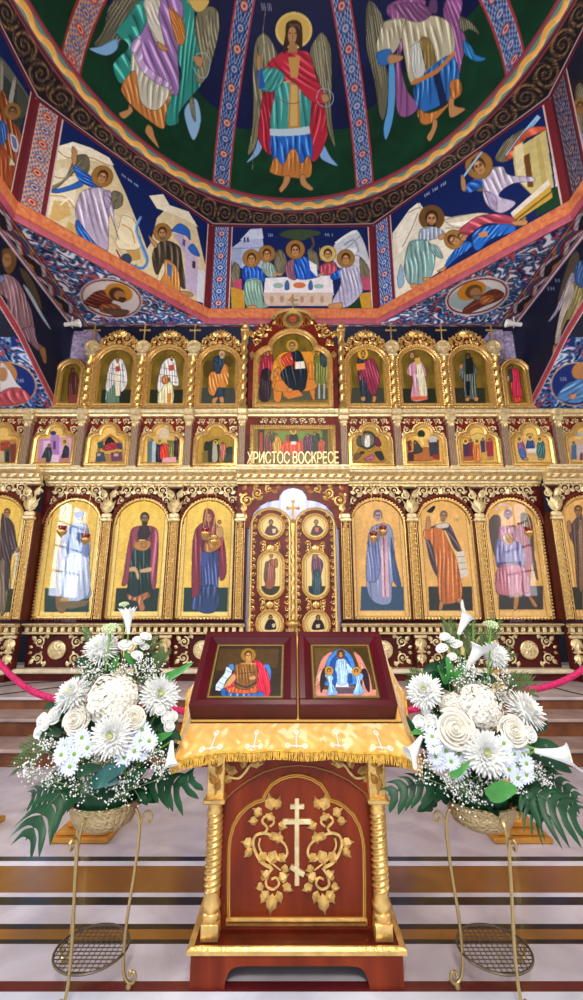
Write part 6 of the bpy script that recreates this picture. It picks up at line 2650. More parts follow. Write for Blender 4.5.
for sg in (-1, 1):
    q.tube([tuple(cloth_side(sg)(np.float64(t), np.float64(0.985)) + np.array([sg * 0.004, 0, 0])) for t in np.linspace(0, 1, 40)], 0.005, 6)
q.build('fringe_braid', M_FR, cl)

# ---- boxed icons
IC_L = '''
p 33261a 62,52 248,52 246,216 26,216
p 4a361c 66,60 236,60 232,120 50,130
p 2a2018 48,150 240,140 244,214 32,214
f c8203c 80 7 .25 160,100 185,103 205,140 212,180 208,216 172,216 160,180 158,140
f c8203c 70 5 .25 100,140 112,135 108,180 80,216 68,214
f 2f5fa8 85 7 .3 80,196 180,200 185,217 72,217
f c8582c 90 8 .25 92,185 165,180 172,202 130,208 85,202
f 7a5028 85 7 .2 108,112 130,102 160,102 175,130 172,165 162,185 130,195 104,182 112,150 104,130
l 5a3818 3 115,140 168,135
l 2a2c34 5 105,170 140,186 170,168
s b98a58 92,150 104,140 108,158 90,180 68,190 74,178
s c08a58 148,150 165,146 168,158 150,160
p c0d0e0 82,118 100,122 96,142 78,165 68,190 60,198 46,196 48,178 60,160 76,140
l 6a7a8c 2 80,130 96,136
l 6a7a8c 2 68,150 86,158
l 6a7a8c 2 58,168 74,178
l 6a7a8c 2 50,184 64,192
s 3f7fc0 88,112 102,108 104,128 94,126
s 3a78bc 192,112 206,110 214,130 212,165 206,140
s 2a60a0 62,196 74,188 76,214 64,214
h 147,82,13 8a6a28 4a2c14 b98450
p b07c4c 141,94 154,94 158,106 138,106
l d8b060 2 125,108 170,108
'''
IC_R = '''
p 4a3212 318,52 500,52 552,212 320,212
p 5a4420 325,58 400,58 380,110 330,150
p 40300f 450,58 498,58 520,120 480,110
s c88070 345,95 365,75 385,68 378,85 360,110 352,150 340,205 322,208 326,150
s d8a090 330,140 350,120 345,150 335,165
s c88070 455,70 475,78 495,105 520,150 532,205 500,208 490,150 475,110
s d8a090 480,100 498,120 490,135
s b87464 322,180 345,170 350,208 322,210
p c88474 330,190 545,190 550,212 322,212
s 3a78c4 360,130 366,95 385,72 410,58 435,68 455,90 468,130 472,170 360,175
s 1c4a94 372,130 378,100 395,80 413,70 430,82 445,105 452,140 450,170 375,172
s 2a1c24 345,135 356,118 368,130 350,185 342,200 340,165
s 2a1c24 486,128 500,120 515,150 522,198 505,180
s 3a2c3c 360,120 372,118 362,170
s 3a2c3c 470,120 480,118 488,170
p 5a4450 375,178 465,178 462,205 378,205
p 7a6068 375,178 465,178 465,183 375,183
p d0d4e0 400,165 440,165 445,180 396,180
f 8fb4e4 85 8 .25 398,95 412,88 430,92 440,110 448,130 440,138 436,170 405,172 400,140 395,120
f a8c8f0 60 4 .25 432,98 455,122 456,135 438,128
l dce8f8 3 412,100 420,165
f 78a8e0 85 7 .28 358,140 376,134 388,150 384,165 404,200 400,208 365,208 372,170
l d8e4f4 3 372,145 384,200
f 78a8e0 95 7 .28 466,138 486,134 494,145 486,165 500,195 490,208 462,206 470,170
l d8e4f4 3 478,145 470,200
h 413,76,9 5a3a18 3a2010 b08050
h 373,128,9 b8862c 3a2010 b08050
h 468,130,9 b8862c 3a2010 b08050
'''
for i, (x0, x1, spec, lab, q4) in enumerate(((-0.508, 0.004, IC_L, 'burgundy boxed icon of a red-caped figure with a scroll, left on the lectern', ((63, 50), (246, 50), (246, 218), (23, 218))),
                                             (0.012, 0.478, IC_R, 'burgundy boxed icon of a blue-white figure between two angels, right on the lectern', ((318, 50), (500, 50), (556, 215), (318, 215))))):
    xc, w = (x0 + x1) / 2, (x1 - x0)
    t = 0.10; L = 0.50
    e = empty('boxed_icon', on_slope(xc - LX * 0, 0.0, 0.008), lab, 'icon', 'boxed icons on the lectern')
    M2 = MS @ Matrix.Translation((xc, 0, 0.008))
    b_ = MB()
    rw = 0.036 if True else 0
    # outer box as four rails
    for (cx, cy, sx, sy) in ((0, rw / 2, w, rw), (0, L - rw / 2, w, rw), (-w / 2 + rw / 2, L / 2, rw, L - 2 * rw), (w / 2 - rw / 2, L / 2, rw, L - 2 * rw)):
        b_.bevbox((cx, cy, t / 2), (sx, sy, t), 0.005, M2)
    b_.build('box_frame', M_BURG, e, smooth=20)
    b_ = MB()
    iw, il, d1 = w / 2 - rw, L - 2 * rw, 0.030
    A = [(-iw, rw), (iw, rw), (iw, rw + il), (-iw, rw + il)]
    Bq = [(-iw + d1, rw + d1), (iw - d1, rw + d1), (iw - d1, rw + il - d1), (-iw + d1, rw + il - d1)]
    vs = [(x, y_, t - 0.008) for x, y_ in A] + [(x, y_, t - 0.035) for x, y_ in Bq]
    b_.add(vs, [(k, (k + 1) % 4, 4 + (k + 1) % 4, 4 + k) for k in range(4)], M2)
    b_.build('inner_bevel', M_BURG, e, smooth=0)
    O3 = M2 @ Vector((0, 0, t - 0.034)); 
    u0, u1 = -iw + d1, iw - d1
    v0, v1 = rw + d1, rw + il - d1
    s = plane_surf(O3, (1, 0, 0), S_, u0, u1, v0, v1, 420, '4a3512')
    # the painting keeps its own proportions: crop quadrilateral -> panel rectangle
    src = np.array(q4, float)
    dst = np.array([(u0 + 0.012, v1 - 0.012), (u1 - 0.012, v1 - 0.012), (u1 - 0.012, v0 + 0.012), (u0 + 0.012, v0 + 0.012)])
    Am = []; bm = []
    for (a_, b2), (c_, d_) in zip(src, dst):
        Am.append([a_, b2, 1, 0, 0, 0, -c_ * a_, -c_ * b2]); bm.append(c_)
        Am.append([0, 0, 0, a_, b2, 1, -d_ * a_, -d_ * b2]); bm.append(d_)
    Hm = np.append(np.linalg.solve(np.array(Am), np.array(bm)), 1).reshape(3, 3)

    def tu(px, py, Hm=Hm):
        qx = (np.asarray(px) - 200) * 2.99; qy = (np.asarray(py) - 625) * 2.99
        wv = Hm[2, 0] * qx + Hm[2, 1] * qy + Hm[2, 2]
        return (Hm[0, 0] * qx + Hm[0, 1] * qy + Hm[0, 2]) / wv, (Hm[1, 0] * qx + Hm[1, 1] * qy + Hm[1, 2]) / wv
    s.to_uv = tu
    s.draw(spec, (200, 625, 2.99))
    U, V = s.grid()
    ed = np.minimum(np.minimum(U - u0, u1 - U), np.minimum(V - v0, v1 - V))
    s.a[ed < 0.014] = hx('8a6a34'); s.a[ed < 0.006] = hx('3a2a14')
    s.speckle(0.1, 60, 4)
    s.build('painted_panel', M_ICONGLASS, e)


# ------------------------------------------------------------------ rope barrier and cables
def stanchion(x, y, label, h=1.22):
    e = empty('rope_stanchion', (x, y, 0), label, 'stanchion', 'gilded rope stanchions')
    b_ = MB()
    b_.bevbox((x, y, 0.018), (0.40, 0.38, 0.036), 0.008)
    b_.bevbox((x, y, 0.05), (0.34, 0.32, 0.03), 0.008)
    b_.bevbox((x, y, 0.078), (0.24, 0.22, 0.03), 0.01)
    b_.build('square_base', mat('warm_gold_base', 'c98f3e', 0.3, metal=0.6, var=0.1), e, smooth=20)
    M = Matrix.Translation((x, y, 0))
    prof = [(0.085, 0.09), (0.085, 0.11), (0.05, 0.13), (0.045, 0.16), (0.065, 0.19), (0.045, 0.22), (0.026, 0.26), (0.024, 0.60), (0.036, 0.63), (0.036, 0.66), (0.024, 0.69), (0.022, h - 0.24), (0.04, h - 0.21), (0.028, h - 0.18), (0.05, h - 0.14), (0.055, h - 0.09), (0.04, h - 0.05), (0.02, h - 0.03), (0.035, h - 0.01), (0.03, h + 0.03), (0.0005, h + 0.06)]
    MB().lathe(prof, 24, M).build('turned_post', M_GOLD, e)
    q = MB()
    q.lathe([(0.028, h - 0.245), (0.042, h - 0.24), (0.042, h - 0.22), (0.028, h - 0.215)], 16, M)
    for s in (-1, 1):
        q.tube([(x + s * (0.04 + 0.02 * math.sin(t)), y, h - 0.23 - 0.02 * (1 - math.cos(t))) for t in np.linspace(0, math.pi, 8)], 0.005, 6)
    q.build('hook_ring', M_GOLD, e)
    return Vector((x, y, h - 0.25))


pA = at_depth(-8, 640, 3.66); pB = at_depth(598, 640, 3.66)
S1 = stanchion(pA.x, 3.66, 'gilded turned rope stanchion cut by the left picture edge', 1.48)
S2 = stanchion(-1.45, 3.67, 'gilded rope stanchion on a square base behind the left flower stand')
S3 = stanchion(1.56, 3.67, 'gilded rope stanchion on a square base behind the right flower stand')
S4 = stanchion(2.46, 3.66, 'gilded rope stanchion at the far end of the right rope', 1.50)
M_ROPE = mat('magenta_rope', 'c2185c', 0.7, var=0.15, vscale=60)


def rope(a, b, sag, label, grp='magenta barrier ropes'):
    n = 46
    pts, mid = [], []
    for i in range(n):
        t = i / (n - 1)
        p = a.lerp(b, t); p.z -= sag * 4 * t * (1 - t)
        pts.append(p)
    e = empty('barrier_rope', tuple(a), label, 'rope', grp)
    q = MB()
    for ph in (0, 2.1, 4.2):            # three twisted strands
        st_ = []
        N = n * 4
        for i in range(N):
            t = i / (N - 1) * (n - 1); k = min(int(t), n - 2)
            p = pts[k].lerp(pts[k + 1], t - k)
            an = ph + i * 0.55
            st_.append((p.x, p.y + 0.012 * math.cos(an), p.z + 0.012 * math.sin(an)))
        q.tube(st_, 0.0145, 6)
    q.build('twisted_cord', M_ROPE, e)
    q = MB()
    for p, d in ((pts[0], pts[1] - pts[0]), (pts[-1], pts[-2] - pts[-1])):
        q.tube([p, p + d.normalized() * 0.06], 0.028, 10)
    q.build('end_cap', M_GOLD, e)


rope(S1, S2 + Vector((0, 0, -0.02)), 0.19, 'magenta rope sagging from the left picture edge to the left stanchion')
rope(S2 + Vector((0, 0, -0.03)), S3, 0.24, 'magenta rope hanging behind the lectern between the two inner stanchions')
rope(S3, S4, 0.13, 'magenta rope sagging from the right stanchion towards the right picture edge')
M_BLACK = mat('black_rubber', '1a1818', 0.6)
for i, (pts, lab) in enumerate((([(-20, 689), (20, 684), (60, 681), (90, 679)], 'thin black cable on the marble landing at the left, upper one'),
                                ([(-20, 697), (20, 692), (60, 687), (100, 683)], 'thin black cable on the marble landing at the left, lower one'),
                                ([(520, 684), (550, 687), (575, 693), (600, 698)], 'thin black cable on the marble landing at the right'))):
    P = [at_height(px, py, 0.505) for px, py in pts]
    q = MB().tube([tuple(p) for p in cat(P)], 0.007, 6).build('cable', M_BLACK)
    tag(q, lab, 'cable', 'black cables on the landing')


# ------------------------------------------------------------------ two flower arrangements on curled metal stands
M_WHITE = mat('white_petal', 'e7e8e4', 0.6, spec=0.2, sub=0.1)
M_CREAM = mat('cream_petal', 'ebe7da', 0.6, spec=0.2, sub=0.1)
M_COOL = mat('cool_white_petal', 'dce4f0', 0.6, spec=0.2, sub=0.1)
M_HEART = mat('yellow_green_heart', 'd9e07e', 0.6)
M_GEYE = mat('green_daisy_eye', '7fa52e', 0.6)
M_STEM = mat('green_stem', '5d8f35', 0.5)
M_LEAF = mat('deep_green_leaf', '0f331e', 0.42, spec=0.3, c2='1a4d2c', vscale=14)
M_LEAFL = mat('fresh_green_leaf', '2f7a33', 0.4, c2='4a9640', vscale=14)
M_PALM = mat('palm_green', '3d5a2a', 0.5, c2='5a6c33', vscale=14)
M_TEAL = mat('blue_green_leaf', '1c5050', 0.4, c2='2a6a62', vscale=12)


def aim(p, d, roll=0.0):
    q = Vector(d).to_track_quat('Z', 'Y').to_matrix().to_4x4()
    return Matrix.Translation(p) @ q @ Matrix.Rotation(roll, 4, 'Z')


def petal(mb, M, az, r0, r1, e0, e1, w, z0=0.0, cup=0.25, seg=4, tip=0.25):
    """strip petal leaving the axis at azimuth az; elevation bends from e0 to e1 (radians above the flower plane)"""
    ca, sa = math.cos(az), math.sin(az)
    x, z = r0, z0
    vs, fs = [], []
    L = (r1 - r0) / seg
    for i in range(seg + 1):
        t = i / seg
        ww = w * (0.45 + 1.1 * t - 0.55 * t * t) if t < 0.99 else w * tip
        for k in (-1, 0, 1):
            yy = k * ww
            zz = z + abs(k) * cup * ww
            vs.append((x * ca - yy * sa, x * sa + yy * ca, zz))
        e = e0 + (e1 - e0) * t
        x += L * math.cos(e); z += L * math.sin(e)
    for i in range(seg):
        for k in (0, 1):
            a = i * 3 + k
            fs.append((a, a + 1, a + 4, a + 3))
    mb.add(vs, fs, M)


def chrys(par, p, d, R, rnd, heart=True, spider=False):
    M = aim(p, d, rnd.random() * 6)
    b = MB()
    lay = ((30, 0.98, -0.45, -0.1, 0), (32, 1.0, -0.1, 0.2, .04), (30, 0.95, 0.15, 0.5, .08), (28, 0.84, 0.4, 0.85, .11), (24, 0.70, 0.65, 1.15, .14), (18, 0.54, 0.9, 1.45, .17), (12, 0.38, 1.1, 1.7, .2))
    for n, rr, e0, e1, z in lay:
        for i in range(n):
            a = 2 * math.pi * (i + rnd.random() * 0.5) / n
            k = rnd.uniform(0.88, 1.06)
            petal(b, M, a, 0.06 * R, rr * R * k * 1.12, e0 + rnd.uniform(-.12, .12), e1 + rnd.uniform(-.2, .2), R * (0.055 if spider else 0.075), z * R, 0.5, 4, 0.3)
    b.ball((0, 0, 0.10 * R), R * 0.62, 12, 8, (1, 1, 0.45), M)
    o = b.build('chrysanthemum', M_WHITE, par)
    if heart:
        h = MB()
        for n, rr, e0, e1 in ((14, 0.30, 0.9, 1.5), (8, 0.2, 1.2, 1.7)):
            for i in range(n):
                petal(h, M, 2 * math.pi * (i + rnd.random() * .4) / n, 0.02 * R, rr * R, e0, e1, R * 0.045, 0.28 * R, 0.5, 3, 0.4)
        h.build('heart', M_HEART, o)
    return o


def daisy(par, p, d, R, rnd):
    M = aim(p, d, rnd.random() * 6)
    b = MB()
    for ring, n, k in ((0, 15, 1.0), (1, 11, 0.86)):
        for i in range(n):
            a = 2 * math.pi * (i + 0.5 * ring + rnd.uniform(-.12, .12)) / n
            petal(b, M, a, 0.12 * R, R * k * rnd.uniform(.92, 1.05), 0.25, -0.1, R * 0.13, 0.02 * R * ring, 0.3, 3, 0.5)
    o = b.build('daisy', M_COOL, par)
    h = MB(); h.ball((0, 0, 0.05 * R), R * 0.22, 8, 5, (1, 1, 0.6), M)
    h.build('eye', M_GEYE, o)
    return o


def rose(par, p, d, R, rnd, m=None, name='rose', layers=6):
    """nested cupped petals with rolled-back rims round a closed bud"""
    M = aim(p, d, rnd.random() * 6)
    b = MB()
    for k in range(layers):
        t = k / max(1, layers - 1)
        n = 3 if k < 4 else 4
        r = R * (0.10 + 0.78 * t)
        for i in range(n):
            az = 2 * math.pi * (i + 0.41 * k) / n + rnd.uniform(-.12, .12)
            half = math.pi / n * 1.25
            rk = rnd.uniform(0.92, 1.10)
            U, Vn = 7, 7
            top = R * (0.42 - 0.42 * t ** 1.5) * rnd.uniform(0.75, 1.2)
            vs, fs = [], []
            for j in range(Vn):
                v = j / (Vn - 1)
                for q in range(U):
                    u = -1 + 2 * q / (U - 1)
                    edge = 1 - 0.22 * u * u
                    rr = r * rk * (1 + 0.16 * u * (1 - 0.5 * t)) * (0.45 + 0.62 * math.sin(v * math.pi * 0.62)) + R * 0.16 * t * max(0, v - 0.75) * 4 - R * 0.02 * (u + 1) * (1 - t)
                    z = -0.5 * R + (top + 0.5 * R) * math.sin(v * math.pi / 2) * edge - R * 0.16 * t * max(0, v - 0.8) * 4
                    a = az + u * half * (0.7 + 0.3 * v)
                    vs.append((rr * math.cos(a), rr * math.sin(a), z))
            for j in range(Vn - 1):
                for q in range(U - 1):
                    c = j * U + q
                    fs.append((c, c + 1, c + U + 1, c + U))
            b.add(vs, fs, M)
    b.ball((0, 0, 0.2 * R), R * 0.13, 8, 6, (1, 1, 1.8), M)
    b.ball((0, 0, -0.26 * R), R * 0.62, 14, 8, (1, 1, 0.5), M)
    return b.build(name, m or M_CREAM, par, smooth=70)


def hydrangea(par, p, d, R, rnd):
    M = aim(p, d)
    b = MB()
    n = 150
    for i in range(n):
        z = 1 - 1.35 * (i + .5) / n
        a = i * 2.39996
        q = math.sqrt(max(0, 1 - z * z))
        nrm = Vector((q * math.cos(a), q * math.sin(a), z))
        c = nrm * R * rnd.uniform(.9, 1.03)
        c.z *= 0.8
        F = M @ aim(c, nrm + Vector((rnd.uniform(-.3, .3), rnd.uniform(-.3, .3), 0)), rnd.random() * 3)
        s = R * 0.19 * rnd.uniform(.85, 1.15)
        for k in range(4):
            an = k * math.pi / 2
            ca, sa = math.cos(an), math.sin(an)
            pts = [(0.05, 0, 0), (0.5, -0.48, 0.12), (0.95, -0.3, 0.02), (1.05, 0, -0.05), (0.95, 0.3, 0.02), (0.5, 0.48, 0.12)]
            vs = [((x * ca - y * sa) * s, (x * sa + y * ca) * s, z_ * s) for x, y, z_ in pts]
            b.add(vs, [(0, 1, 2, 3), (0, 3, 4, 5)], F)
    b.ball((0, 0, -0.05 * R), R * 0.8, 14, 8, (1, 1, 0.75), M)
    return b.build('hydrangea', M_CREAM, par, smooth=30)


def lily(par, p, d, L, rnd, name='lily', calla=True):
    """trumpet from its narrow foot p along d"""
    M = aim(p, d, rnd.random() * 6)
    b = MB()
    n, m = 18, 9
    vs, fs = [], []
    for j in range(m):
        t = j / (m - 1)
        for i in range(n):
            a = 2 * math.pi * i / n
            if calla:
                tip = 0.32 * max(0, math.cos(a)) ** 3 * t ** 2
                r = L * (0.05 + 0.12 * t + 0.12 * t ** 4)
                z = L * (t * 0.8 + tip - 0.10 * t ** 6 + 0.05 * math.cos(a) * t)
            else:
                k = 0.5 + 0.5 * math.cos(6 * a)
                r = L * (0.05 + 0.11 * t + (0.03 + 0.17 * k) * t ** 3)
                z = L * (t * 0.85 + 0.16 * k * t ** 3 - 0.03 * t ** 7)
            vs.append((r * math.cos(a), r * math.sin(a), z))
    for j in range(m - 1):
        for i in range(n):
            i2 = (i + 1) % n
            fs.append((j * n + i, j * n + i2, (j + 1) * n + i2, (j + 1) * n + i))
    b.add(vs, fs, M)
    o = b.build(name, M_WHITE, par, smooth=70)
    s = MB(); s.tube([M @ Vector((0, 0, L * z)) for z in (0.1, 0.4, 0.72)], [L * .03, L * .04, L * .03], 6)
    s.build('spadix', M_HEART, o)
    return o


def umbel(par, p, d, R, rnd):
    M = aim(p, d)
    b = MB()
    for i in range(46):
        a = i * 2.4; q = math.sqrt((i + .5) / 46)
        c = (R * q * math.cos(a), R * q * math.sin(a), R * 0.35 * (1 - q * q) + rnd.uniform(-.05, .05) * R)
        b.ball(c, R * 0.12 * rnd.uniform(.8, 1.3), 5, 4, (1, 1, 1), M)
        if i % 3 == 0:
            b.tube([M @ Vector((0, 0, -R * 0.6)), M @ Vector(c)], R * 0.02, 4)
    return b.build('green_umbel', mat('pale_green_florets', 'cfe0b0', 0.6), par)


def blade(par, pts, w, m, name='leaf', fold=0.25, up=None):
    """lens-shaped leaf along a path of points"""
    P = [Vector(q) for q in cat([tuple(q) for q in pts], k=5)]
    n = len(P)
    vs, fs = [], []
    U = Vector(up) if up else Vector((0, -1, 0.3))
    for i in range(n):
        t = i / (n - 1)
        d = (P[min(i + 1, n - 1)] - P[max(i - 1, 0)]).normalized()
        s = d.cross(U).normalized()
        nn = s.cross(d)
        ww = w * math.sin(math.pi * (0.06 + 0.94 * t) ** 0.8) ** 0.8 if t < 1 else 0.0005
        vs += [P[i] - s * ww + nn * ww * fold, P[i], P[i] + s * ww + nn * ww * fold]
    for i in range(n - 1):
        for k in (0, 1):
            a = i * 3 + k
            fs.append((a, a + 1, a + 4, a + 3))
    b = MB(); b.add(vs, fs)
    return b.build(name, m, par, smooth=60)


def monstera(par, pts, W, rnd, m=None, lobes=6):
    """slit leaf: a midrib with broad drooping lobes on both sides and a pointed tip"""
    P = [Vector(q) for q in cat([tuple(q) for q in pts], k=10)]
    n = len(P)
    b = MB()
    U = Vector((0, -0.8, 0.5))
    b.tube(P, [0.006 * (1 - 0.7 * i / (n - 1)) for i in range(n)], 5)
    at = lambda t: P[min(int(t * (n - 1)), n - 2)].lerp(P[min(int(t * (n - 1)), n - 2) + 1], t * (n - 1) - min(int(t * (n - 1)), n - 2))
    for sd in (-1, 1):
        for k in range(lobes):
            t0 = 0.04 + 0.92 * k / lobes
            t1 = t0 + 0.92 / lobes * 0.97
            tm = (t0 + t1) / 2
            A, B = at(t0), at(t1)
            d = (at(min(1, tm + 0.06)) - at(max(0, tm - 0.06))).normalized()
            s = d.cross(U).normalized() * sd
            L = W * (0.55 + 0.75 * math.sin(math.pi * min(1, tm * 0.85 + 0.12))) * rnd.uniform(0.9, 1.08)
            tipv = rnd.uniform(0.7, 1.0)
            vs, fs = [], []
            m_ = 9
            for j in range(m_):
                v = j / (m_ - 1)
                hw = (B - A).length * 0.5 * (1.0 - 0.30 * math.sin(min(1, v * 1.6) * math.pi) * (v < 0.62) + 0.25 * v) * (1 - v ** 4) + 0.0006
                c = A.lerp(B, 0.5) + s * L * (v - 0.2 * v * v) + d * L * (0.15 * v + 0.65 * v * v * tipv) + Vector((0, 0.05, 1)).normalized() * L * (0.14 * v - 0.42 * v * v)
                vs += [c - d * hw, c + Vector((0, -0.7, 0.6)) * hw * 0.2, c + d * hw]
            for j in range(m_ - 1):
                for q in (0, 1):
                    a = j * 3 + q
                    fs.append((a, a + 1, a + 4, a + 3))
            b.add(vs, fs)
    return b.build('monstera_leaf', m or M_LEAF, par, smooth=60)


def frond(par, a, e, L, rnd, n=20, droop=0.06, w=0.0032, m=None):
    """feather palm frond from a to e with thin leaflets of length L"""
    a, e = Vector(a), Vector(e)
    b = MB()
    d = (e - a)
    pts = [a + d * t + Vector((0, 0, -droop * t * t)) for t in np.linspace(0, 1, 10)]
    b.tube(pts, [0.003 - 0.002 * i / 9 for i in range(10)], 4)
    side = d.cross(Vector((0, -1, 0.2))).normalized()
    for i in range(n):
        t = 0.2 + 0.8 * i / n
        p = a + d * t + Vector((0, 0, -droop * t * t))
        for sd in (-1, 1):
            q = (d.normalized() * 0.95 + side * sd * 0.5 + Vector((0, rnd.uniform(-.25, .1), rnd.uniform(-.15, .05)))).normalized()
            l = 1.35 * L * (1.1 - 0.6 * t) * rnd.uniform(.85, 1.1)
            s = q.cross(Vector((0, -1, 0))).normalized() * w
            b.add([p - s * .4, p + s * .4, p + q * l * .5 + s, p + q * l * .5 - s, p + q * l + Vector((0, 0, -l * .12))], [(0, 1, 2, 3), (3, 2, 4)])
    return b.build('palm_frond', m or M_PALM, par, smooth=0)


def gyps(par, clouds, root, rnd):
    """baby's breath: tiny white buds on hair-thin stems"""
    b, s = MB(), MB()
    for (c, r, n) in clouds:
        c = Vector(c)
        for i in range(n):
            v = Vector((rnd.gauss(0, 1), rnd.gauss(0, 1), rnd.gauss(0, 1)))
            p = c + Vector((v.x * r * .55, v.y * r * .4, v.z * r * .5))
            q = rnd.uniform(.0026, .0054)
            b.add([p + Vector(o) * q for o in ((1, 0, 0), (0, 1, 0), (-1, 0, 0), (0, -1, 0), (0, 0, 1), (0, 0, -1))],
                  [(0, 1, 4), (1, 2, 4), (2, 3, 4), (3, 0, 4), (1, 0, 5), (2, 1, 5), (3, 2, 5), (0, 3, 5)])
            if i % 4 == 0:
                f = p.lerp(c, 0.9) + Vector((0, 0.02, -0.03))
                s.tube([p, f], 0.0009, 3, cap=False)
        s.tube([c + Vector((0, 0.02, -0.03)), c.lerp(Vector(root), 0.6)], 0.0015, 4)
    o = b.build('gypsophila', M_WHITE, par, smooth=0)
    o['kind'] = 'stuff'
    st_ = s.build('gypsophila_stems', mat('grey_green_stem', '7f9468', 0.6), par, smooth=0)
    st_['kind'] = 'stuff'


def flower_stand(cx, cy, sg, label):
    e = empty('flower_stand', (cx, cy, 0), label, 'flower stand', 'curled metal flower stands')
    zt, R = 0.655, 0.150
    # hammered bowl
    M = Matrix.Translation((cx, cy, 0))
    MB().lathe([(0.02, zt - 0.085), (0.09, zt - 0.082), (0.128, zt - 0.06), (0.147, zt - 0.02), (0.154, zt + 0.02), (0.160, zt + 0.026), (0.152, zt + 0.03), (0.140, zt - 0.01), (0.06, zt - 0.05), (0.0005, zt - 0.055)], 40, M,
               lambda a, z: 1 + 0.012 * math.sin(a * 20) * math.sin(z * 170)).build('bowl', mat('hammered_pale_gold', 'c9b384', 0.36, metal=0.8, bump=0.8, bscale=70), e, smooth=60)
    # ground ring with wire grate
    gz, gr = 0.115, 0.150
    q = MB()
    q.tube([(cx + gr * math.cos(t), cy + gr * math.sin(t), gz) for t in np.linspace(0, 2 * math.pi, 49)], 0.0055, 8)
    for k in range(-6, 7):
        o = k * gr / 6.6
        h = math.sqrt(gr * gr - o * o)
        q.tube([(cx - h, cy + o, gz), (cx + h, cy + o, gz)], 0.0022, 5)
        q.tube([(cx + o + 0.0, cy - h, gz - 0.003), (cx + o, cy + h, gz - 0.003)], 0.0022, 5)
    q.build('wire_grate', mat('dark_bronze_wire', '6d6152', 0.4, metal=0.8), e)
    for k, a in enumerate((-0.22 if sg < 0 else 0.22 + math.pi, -1.75 if sg < 0 else -1.39, 2.6 if sg < 0 else 0.55)):
        leg = MB()
        c, s = math.cos(a), math.sin(a)
        pr = [(0.155, zt - 0.005), (0.172, zt - 0.03), (0.182, zt - 0.10), (0.172, 0.40), (0.155, 0.25), (0.150, 0.12), (0.158, 0.05), (0.178, 0.022), (0.200, 0.020), (0.212, 0.036), (0.205, 0.056), (0.188, 0.056), (0.183, 0.042)]
        P = cat([(cx + r * c, cy + r * s, z) for r, z in pr], k=6)
        leg.tube([tuple(p) for p in P], 0.0068, 8)
        o = leg.build('leg', M_IRON, e)
        cu_ = MB()
        pr = [(0.178, zt - 0.07), (0.20, zt - 0.02), (0.225, zt - 0.012), (0.238, zt - 0.03), (0.230, zt - 0.05), (0.215, zt - 0.046), (0.213, zt - 0.034)] if k != 1 else \
             [(0.178, zt - 0.13), (0.195, zt - 0.06), (0.222, zt - 0.045), (0.238, zt - 0.062), (0.230, zt - 0.082), (0.214, zt - 0.078)]
        P = cat([(cx + r * c, cy + r * s, z) for r, z in pr], k=6)
        cu_.tube([tuple(p) for p in P], 0.0055, 8)
        cu_.build('curl', M_IRON, o)
        ft_ = MB(); ft_.lathe([(0.012, 0.0), (0.014, 0.006), (0.010, 0.02)], 12, Matrix.Translation((cx + 0.186 * c, cy + 0.186 * s, 0)))
        ft_.build('foot', M_IRON, o)
    return e


